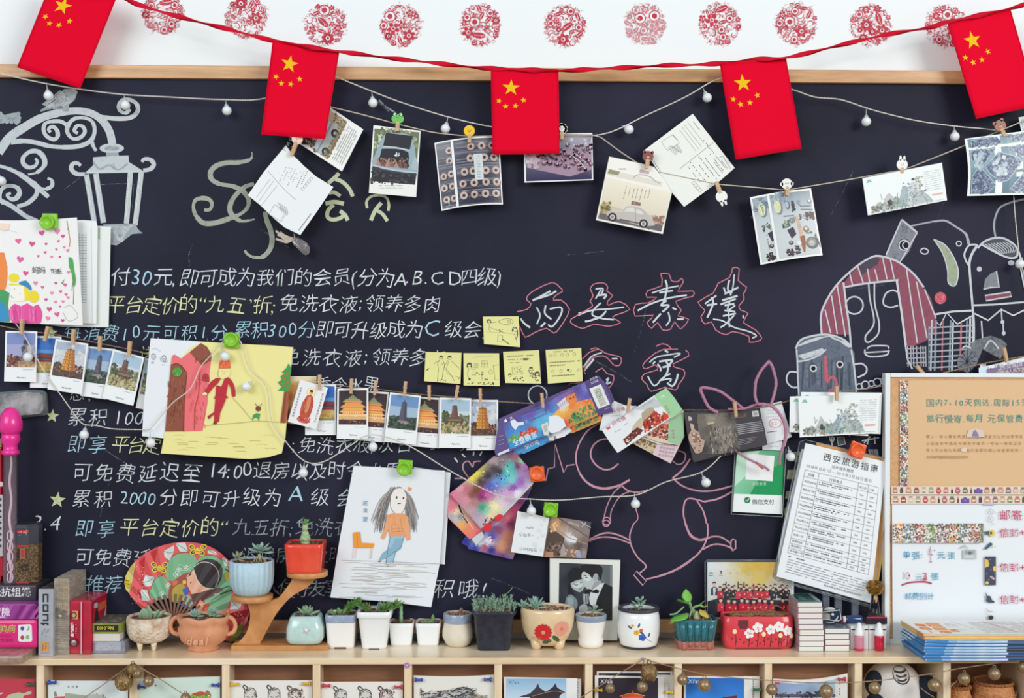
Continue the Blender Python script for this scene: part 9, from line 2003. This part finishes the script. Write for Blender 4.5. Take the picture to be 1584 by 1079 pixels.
# ================================================================ PIGEON HOLES: CARDS, PINS, BELLS, TOY AND BASKETS
DCB=SHD-.012;zfl=zu-0.17
def cubcard(x0,x1,yl,yr,d,label,seed,col='e9e8e2',mid=None,sag=0):
    zb_=zfl+.0003;yb_=540-(zb_-CH)*F/(DC-d)
    bd=(lambda U,V:(0,0,sag*math.sin(3.14*U)*(1-V))) if sag else None
    q=[(x0,yl),(x1,yr),(x1,yb_),(x0,yb_)];o=sheet('postcard',q,d,col,.0006,bd,(12,4));tag(o,label,'postcard')
    P=Paint(d+.0004,seed=seed);P.o=o;P.inpoly=None;return P
def pin(x,y,d,col,label,ang=0):
    c=W(x,y,d);t=thing('push_pin',label,'push pin',c,'plastic push pins on the pigeon hole cards');t.rotation_euler=(0,0,math.radians(ang));s_=S(d);m=mat(col,.25,coat=.4)
    bm=lathe_bm([(3.6*s_,-6*s_),(3.6*s_,-4.4*s_),(1.9*s_,-3.4*s_),(1.7*s_,2.6*s_),(2.8*s_,4*s_),(2.9*s_,5.6*s_)],16);bm.transform(Matrix.Rotation(math.pi/2,4,'Y'));bm_obj('head',bm,m,t,smooth=True)
    bm=lathe_bm([(.0004,5.6*s_),(.0001,10*s_)],6);bm.transform(Matrix.Rotation(math.pi/2,4,'Y'));bm_obj('needle',bm,M_STEEL,t)
P=cubcard(-12,55,1048.5,1050,DCB,'red postcard with a green figure in the leftmost pigeon hole',60,'c83c50');P.q(-12,1051,54,1130,'c63a4e');P.p(sm_(E8(40,358,60,335,130,318,165,325,200,312,222,315,220,328,170,340,160,358,160,400,40,400),1),'b9c4a0');P.st(E8(0,330,18,322),1.6,'e4e0dc');fin(P,m=M_PAPER)
P=cubcard(74,198,1052,1052.5,DCB,'pale blue postcard with grey sketches in the second pigeon hole',61,'dce6e6');P.text('兵马俑',104,1063,4,'5c6468',sp=1.6);P.p(E8(380,348,455,345,455,400,380,400),'c84c54');P.p(E8(455,322,560,335,640,345,640,400,460,400),'a3ac9c');P.p(sm_(E8(380,345,375,318,392,310,400,345),1),'8c8c84')
for i in range(40):x,y=P.r.uniform(138,163),P.r.uniform(1072,1086);P.st([(x,y),(x+P.r.uniform(-3,3),y+P.r.uniform(-2,2)),(x+P.r.uniform(-4,4),y+3)],.7,'5c605c')
P.p(sm_(E8(610,345,650,330,700,335,735,358,740,400,600,400),2),'b9bcb4');fin(P,m=M_PAPER)
P=cubcard(214,340.5,1049,1045.5,DCB,'mint green postcard with a red and green painted toy lion',62,'d3e6dc');P.p(sm_(E8(1335,352,1350,325,1400,318,1470,325,1475,358,1480,400,1340,400),2),'7cc048');P.p(sm_(E8(1340,330,1400,312,1440,322,1440,340,1380,345),2),'c8503c');P.p(sm_(E8(1435,320,1450,303,1470,318,1478,345,1460,352,1440,340),2),'b06c5c');P.b(296,1073,325,1086,30,.6,1.6,['f0e0a0','d8404c','4c8c34']);P.e(*E8(1090,270)[0],1.4,1.2,'5c605c');fin(P,m=M_PAPER)
def warrior(P,x,y,s_,c='3c3c40'):
    P.p(sm_([(x-9*s_,y-2*s_),(x-8*s_,y-12*s_),(x,y-16*s_),(x+8*s_,y-12*s_),(x+9*s_,y-2*s_),(x+8*s_,y+10*s_),(x,y+16*s_),(x-8*s_,y+10*s_)],2),'d8d4cc')
    for dx in (-1,1):P.st([(x+dx*6.4*s_,y-1*s_),(x+dx*4*s_,y-2.4*s_),(x+dx*1.6*s_,y-1*s_)],1,c,sm=3);P.st([(x+dx*6*s_,y+1*s_),(x+dx*3.8*s_,y+.2*s_),(x+dx*2*s_,y+1.4*s_)],.8,c,sm=3)
    P.st([(x-.8*s_,y-1*s_),(x-1.4*s_,y+4*s_),(x+1.4*s_,y+4.4*s_)],.8,c);P.st([(x-4*s_,y+8*s_),(x,y+6.6*s_),(x+4*s_,y+8*s_)],1.6,c,sm=3)
    P.st([(x-9*s_,y-2*s_),(x-8*s_,y-12*s_),(x,y-16*s_),(x+8*s_,y-12*s_),(x+9*s_,y-2*s_),(x+8*s_,y+10*s_),(x,y+16*s_),(x-8*s_,y+10*s_)],.9,c,sm=3,closed=True)
    for i in range(26):a=P.r.uniform(3.3,6.1);q=P.r.uniform(10,15)*s_;P.st([(x+q*.6*math.cos(a),y-2*s_+q*math.sin(a)*.9),(x+q*.75*math.cos(a+.25),y-2*s_+q*math.sin(a+.25)*1.05)],.7,c)
    P.st([(x-8*s_,y-13*s_),(x-11*s_,y-17*s_),(x-9*s_,y-20*s_),(x-4*s_,y-16*s_)],1.6,c,sm=3)
P=cubcard(356,483,1052,1051.5,DCB,'cream postcard of three warrior heads, with yellow pins',63,'eceae4');[warrior(P,x,1079,1.0) for x in (387,424)];warrior(P,456,1081,1.05,'4c2c30');P.b(446,1064,470,1084,40,.5,1.3,['6c3c40','8c5c5c','3c2c30']);fin(P,m=M_PAPER)
P=cubcard(497,623,1054,1053.5,DCB,'cream postcard of three warrior heads, with red pins',64,'eceae4');[warrior(P,x,1081,1.0) for x in (527,565)];warrior(P,597,1082,1.05,'4c2c30');P.b(587,1065,610,1084,40,.5,1.3,['6c3c40','8c5c5c','3c2c30']);fin(P,m=M_PAPER)
P=cubcard(640,764,1044,1043,DCB,'cream postcard with an ink sketch of a reclining horse',65,'eae8e0',sag=2)
def sk(n,x0,y0,x1,y1,cols=('2c2c30','5c5c60','8c8c8c')):
    for i in range(n):x,y=P.r.uniform(x0,x1),P.r.uniform(y0,y1);P.st([(x,y),(x+P.r.uniform(-6,6),y+P.r.uniform(-3,3)),(x+P.r.uniform(-8,8),y+P.r.uniform(-3,4))],P.r.uniform(.6,1.6),P.r.choice(cols),sm=2)
P.p(sm_(E6(170,480,230,520,310,495,400,490,470,470,560,468,640,490,650,560,180,560),2),'c4c2bc');sk(90,652,1068,700,1086);sk(80,696,1064,736,1084,('3c3c44','6c7078','a0a4a8'));sk(26,730,1074,752,1086,('a89c84','6c6c60'));P.st(E6(175,475,178,540),1.4,'4c4c50');P.st(E6(450,510,500,475,560,470,620,485),1.6,'2c2c34',sm=4);fin(P,m=M_PAPER)
def extra(x0,x1,y,d,label,seed,col='e2e2de'):
    P=cubcard(x0,x1,y,y+.5,d,label,seed,col);return P
P=extra(862,899,1049,DCB-.004,'spare sheets with a written margin behind the rooftop postcard',66);[P.tiny(889+i*4,1054,891+i*4,8,4,'9a9ca0',1.6,word=(1,2)) for i in range(2)];fin(P,m=M_PAPER)
P=cubcard(779.5,893,1046.5,1048.5,DCB,'postcard of dark pointed temple roofs against pale blue sky',67,'eceeee');P.grad(783,1049,876,1110,['8cb8dc','c4dcec','dce6ec']);P.text('Xi\'an',787,1057,7,'3c4450')
P.p(sm_(E6(1030,550,1130,520,1180,470,1200,430,1215,470,1260,500,1250,560),1),'3a3440');P.p(sm_(E6(1140,545,1280,500,1330,465,1352,430,1370,470,1440,510,1400,530,1380,560,1160,560),1),'2c2834');P.st(E6(1150,545,1330,500,1435,515),1,'a07c5c',sm=3);P.q(820,1078,866,1110,'4c2c30');fin(P,m=M_PAPER)
P=extra(923,1040,1037.5,DCB-.008,'dark night postcard showing only its top edge behind the others',68,'ecece8');P.q(926,1040.5,1037,1046,'2c2430');P.text('Xi\'an',930,1046,5,'a0a0a4');fin(P,m=M_PAPER)
P=extra(1016,1042,1043,DCB-.004,'sheet with a vertical written margin beside the lit tower postcard',69);P.tiny(1034,1052,1036,7,4,'8c8e92',2,word=(1,2));fin(P,m=M_PAPER)
P=cubcard(920,1027,1044,1046,DCB,'night postcard of a lit red pavilion reading Xi\'an',70,'eeeeea');P.q(925.5,1048,1018,1110,'2c2032');P.text('Xi\'an',929,1056,8,'e4e4e8',bold=.02);P.p(sm_(E4(430,610,500,595,555,575,562,545,570,575,620,590,690,608,640,615,640,640,480,640,480,618),1),'d8502c');P.st(E4(440,608,555,580,680,606),1,'e89c54',sm=3);P.q(962,1077,995,1110,'e0683c');P.q(950,1080,1008,1083,'f0a850');fin(P,m=M_PAPER)
P=extra(1150,1175,1045,DCB-.004,'sheet with a vertical written margin beside the blue postcard',71);P.tiny(1165,1052,1167,7,4,'8c8e92',2,word=(1,2));fin(P,m=M_PAPER)
P=cubcard(1058,1164,1045,1046,DCB,'bright blue sky postcard reading Xi\'an with a roof tip',72,'eeeeea');P.grad(1061,1048,1151,1110,['2470d0','2c84dc','5ca8e8']);P.text('Xi\'an',1065,1056,8,'e8f0f8',bold=.02);P.p(E4(1455,625,1570,605,1580,627,1460,635),'7c2c30');P.p([(1118,1078),(1140,1075),(1140,1082),(1112,1084)],'5c2430');fin(P,m=M_PAPER)
P=cubcard(1196,1311,1049,1041,DCB,'curled postcard of a low town under a blue-grey sky',73,'ecece8',sag=5);P.p([(1199,1054),(1230,1057),(1265,1055),(1292,1050),(1292,1110),(1199,1110)],['8ca8d4','98b0dc','a4bce0','b0c8e4','b8c8dc','a8b8cc']);P.q(1199,1073,1292,1078,'5c5468');P.b(1200,1070,1292,1078,60,.8,2.4,['3c3448','6c6074','2c3c44']);P.q(1198,1054.5,1206,1058,'d84050');P.tiny(1298,1052,1300,6,4,'8c8e92',2,word=(1,2));P.b(1262,1068,1280,1078,26,1,2.6,['4c5c60','3c4a50']);P.q(1199,1079,1292,1110,'7c6c80');fin(P,m=M_PAPER)
dp=DCB+.004
for x,y,c,lab,a_ in ((49,1058,'1f5c44','dark green push pin on the red postcard',0),(81,1055,'1c3ca8','blue push pin at the left of the pale blue postcard',0),(220,1062,'1c3ca8','blue push pin at the left of the mint postcard',0),(333,1059,'1c3ca8','blue push pin at the right of the mint postcard',180),(363,1058,'e4b81c','yellow push pin at the left of the first warrior postcard',0),(474,1057,'e4a81c','yellow push pin at the right of the first warrior postcard',180),
    (505,1060,'d0203c','red push pin at the left of the second warrior postcard',0),(616,1062,'d0203c','red push pin at the right of the second warrior postcard',180),(648,1051,'1c3cb0','blue push pin at the left of the horse postcard',0),(754,1050.5,'1c3cb0','blue push pin at the right of the horse postcard',180),(926,1067,'e4c01c','yellow push pin left of the lit pavilion',0),(1035,1070,'e4c01c','yellow push pin right of the lit pavilion',180),(1171,1066,'1f6c44','dark green push pin right of the blue sky postcard',180),(1302,1050,'cc2038','red push pin on the curled town postcard',180)):pin(x,y,dp,c,lab,a_)
# flower sticker on a divider
P=Paint(SHD+.0002,seed=75)
for k in range(5):P.e(629.3+3*math.cos(k*1.257),1028.5+3*math.sin(k*1.257),2.2,2.0,'b888c8',n=10,up=k == 0)
for k in range(3):P.e(629.3+2.2*math.cos(k*2+.5),1028.5+2.2*math.sin(k*2+.5),.9,.8,'6c3c8c',n=6,up=k == 0)
P.e(629.3,1028.5,1.2,1.2,'f0e0f0');o=P.done('flower_sticker',None,M_PAPER);tag(o,'tiny purple flower sticker on the shelf edge','sticker')

# ---- bells on twine
BR=mat('a8855a',.42,metal=.65,col2='6c5640',scale=240,bump=.7,bscale=420,bdist=.001);BR2=mat('b09878',.36,metal=.6,col2='8a7458',scale=90)
M_TW3=mat('b49880',.95,col2='94785c',scale=800,bump=.8,bscale=1500)
bg=thing('bell_garland','twine garland of small round brass bells hung along the shelf front','garland',W(792,1040,SHD+.02))
DBL=SHD+.016
for pts in ([(100,1100),(130,1079),(160,1058),(197,1031),(204,1026),(215,1031),(245,1048),(285,1074),(310,1092)],[(880,1092),(905,1074),(925,1062),(960,1040),(992,1021),(997,1018)],[(997,1018),(1010,1023),(1055,1035),(1097,1044),(1150,1049),(1195,1052),(1240,1055),(1290,1056),(1335,1054),(1370,1051),(1400,1047),(1445,1041),(1480,1034),(1520,1028),(1560,1023),(1600,1016)],[(996,1020),(993,1036),(991,1050)],[(1470,1062),(1483,1050),(1496,1060)],[(1424,1063),(1432,1070),(1445,1078)]):
    twisted('twine',px_line(pts,DBL),.0007,M_TW3,bg,pitch=.005)
def bell(x,y,r,sx=1.0,carved=False,tilt=0.0):
    c=W(x,y,DBL+.004);R=r*S(DBL);m=BR if carved else BR2
    prof=[(R*math.sin(t)*sx,-R*math.cos(t)) for t in [math.pi*k/14 for k in range(1,14)]]
    bm=lathe_bm(prof,24);bm.transform(Matrix.Rotation(tilt,4,'Y'));o=bm_obj('bell',bm,m,bg,c-parent_world(bg),smooth=True)
    vs=[Vector((R*1.003*math.cos(a)*.0,0,0)) for a in (0,)]
    b2=bmesh.new();pr=[b2.verts.new(v) for v in [Vector((sx_*R*.9,-R*.62,-R*.55+dz)).normalized()*R*1.01 for sx_,dz in ((-.75,0),(-.3,-.35*R),(.3,-.35*R),(.75,0),(.3,-.15*R),(-.3,-.15*R))]];b2.faces.new(pr);b2.transform(Matrix.Rotation(tilt,4,'Y'));bm_obj('slit',b2,mat('1c1814',.8),o)
    pts=[c+Vector((.22*R*math.cos(a),0,R*1.12+.22*R*math.sin(a))) for a in [6.283*k/10 for k in range(10)]];vs,fs=tube_data(pts,R*.07,5,True);mesh_obj('loop',vs,fs,m,o,parent_world(o),True)
    if carved:
        r_=random.Random(int(x));b3=bmesh.new()
        for _ in range(16):
            th,ph=r_.uniform(-2.6,-.5),r_.uniform(-.9,.9);k=r_.uniform(.12,.22)
            pp=[Vector((math.cos(th+k*1.2*math.cos(a)*(a/6))*math.cos(ph+k*math.sin(a)*(a/6)),math.sin(th+k*math.cos(a)*(a/6))*math.cos(ph),math.sin(ph+k*math.sin(a)*(a/6))))*R*1.01 for a in [j*.8 for j in range(11)]]
            v,f=tube_data([p*1.0 for p in pp],R*.035,4);vv=[b3.verts.new((q.x*sx,q.y*sx,q.z)) for q in v];[b3.faces.new([vv[i] for i in ff]) for ff in f if len(set(ff)) == len(ff)]
        bm_obj('engraving',b3,mat('c4ac74',.35,metal=.8),o)
bell(192,1054,14,carved=True);bell(205.5,1035,9.5,1.0,True,.2);bell(212,1041,8,1,False,-.4);bell(230,1053.5,8.4);bell(287,1079,8)
bell(1004,1040,14.5,.88,True);bell(993.5,1061.5,9,.95,False,.3);bell(944,1064,7.6,.95,False,-.3);bell(1056,1050.5,8.6);bell(1089.5,1059,10.6);bell(1194,1066,9);bell(1278,1069,11);bell(1353,1063.5,9.4);bell(1446,1059,10.4);bell(1491.5,1049,9.4);bell(1538,1041.5,9.8);bell(1583,1031,9)
lathe('hook',[(.002,0),(.003,.002),(.001,.004)],M_STEEL,bg,10,loc=W(994,1020,SHD+.004)-parent_world(bg))
# ---- plush toy
tp=thing('plush_toy','white plush toy with black paws and a striped oval patch, in the pigeon hole','plush toy',Vector((W(1388,1060,.075).x,-.075,zfl)));s_=S(.09)
def ellip(name,cx,cy,d,rx,ry,rz,m,parent,n=28):
    bm=bmesh.new();bmesh.ops.create_uvsphere(bm,u_segments=n,v_segments=n//2,radius=1);bm.transform(Matrix.Diagonal((rx,ry,rz,1)))
    return bm_obj(name,bm,m,parent,W(cx,cy,d)-parent_world(parent),smooth=True)
PW_=mat('eceae6',.95,bump=.6,bscale=600,bdist=.002);PB_=mat('1c2430',.95,bump=.6,bscale=600,bdist=.002)
ellip('head',1381,1068,.078,47*s_,.052,48*s_,PW_,tp,36);zb_h=zfl
ellip('body',1388,1118,.080,48*s_,.046,38*s_,PW_,tp,32);ellip('ear',1352,1056,.100,14*s_,.018,20*s_,PB_,tp);ellip('ear',1435,1068,.105,19*s_,.020,24*s_,PB_,tp);ellip('paw',1354,1086,.115,15*s_,.016,14*s_,PB_,tp)
pc=W(1384,1034,.128)
P=Paint(.125,seed=80,fn=lambda u,v,z:W(u,v,.1185+z+.0));P.o=tp
def pf(u,v,z):
    p=W(u,v,.078);c=W(1381,1068,.078);X,Z_=(p.x-c.x)/(47*s_),(p.z-c.z)/(48*s_);y=.052*math.sqrt(max(1-X*X-Z_*Z_,.01));dd=.078+y+.0006+z;return Vector((p.x,-dd,p.z))
P.fn=pf;P.e(1384,1036,13,12,'4c4450',n=24);P.e(1384,1036,11,10,'d8d4d0',n=24)
for k,y in enumerate((1029.5,1035,1040.5)):P.st([(1374.5+k,y+1),(1384,y+2.6),(1393.5-k,y)],2.6,'4c4450',sm=3)
P.done('striped_patch',tp,M_CLOTH)
# ---- woven baskets
WK=mat('b8794c',.7,col2='d89a64',scale=120,stretch=(1,1,2.6),bump=.9,bscale=160,bdist=.003);WK2=mat('8c5434',.8,col2='b87848',scale=200,bump=.8,bscale=300,bdist=.002)
for cx,hw,yr,d,lab,z_ in ((1485,15.5,1061,.105,'smaller brown woven basket left in its pigeon hole',0),(1536.5,30,1053,.095,'larger brown woven basket with a twisted rope rim',0)):
    s_=S(d+.02);c=W(cx,1060,d);t=thing('woven_basket',lab,'basket',Vector((c.x,c.y,zfl)),'woven baskets');H_=W(cx,yr,d).z-zfl;R=hw*s_
    lathe('basket_body',[(R*.8,.0003),(R*1.05,H_*.2),(R*1.22,H_*.5),(R*1.12,H_*.8),(R*.96,H_*.95),(R*.92,H_),(R*.88,H_)],WK,t,40,cap=False);lathe('shaded_basket_inside',[(.001,H_*.05),(R*.7,H_*.05),(R*1.1,H_*.5),(R*.9,H_*.9),(R*.87,H_)],mat('6c452e',.9,col2='8a5a3c',scale=200),t,40,cap=False)  # inner wall coloured darker than the weave, shade of the interior painted in
    pts=[t.location+Vector((R*.97*math.cos(a)+0,R*.97*math.sin(a),H_)) for a in [6.283*k/60 for k in range(61)]]
    twisted('rope_rim',pts,.0019,WK2,t,pitch=.012,n=6)
    for j in range(3):
        for k in range(16):
            a0=6.283*k/16
            hh_=H_*(.84-.09*j);rr_=R*(1.115+.05*j);pts=[t.location+Vector((rr_*math.cos(a0+q*.39),rr_*math.sin(a0+q*.39),hh_+(.0018 if (k+j) % 2 else -.0018)*math.sin(q*3.14))) for q in (0,.25,.5,.75,1)];vs,fs=tube_data(pts,.0013,5);mesh_obj('woven_strand',vs,fs,WK,t,parent_world(t),True)

# ---- felt eraser stuck to the board
er=thing('board_eraser','chalky grey felt board eraser stuck to the board at the left edge','eraser',W(20,626,.04))
prism_pts=[(-40,612),(-10,607),(40,603),(66,603),(72,607),(73,636),(70,642),(36,646),(-40,650)]
slab('backing',prism_pts,.034,.008,mat('54686a',.5,col2='6c7c7c',scale=90),er)
slab('felt_pad',[(-40,615),(-6,610),(40,606),(60,607),(66,612),(67,634),(62,640),(30,643),(-40,646)],.050,.016,mat('6c6c70',.95,col2='b0aeae',scale=34,bump=.8,bscale=400,bdist=.002,lo=.35,hi=.62),er)
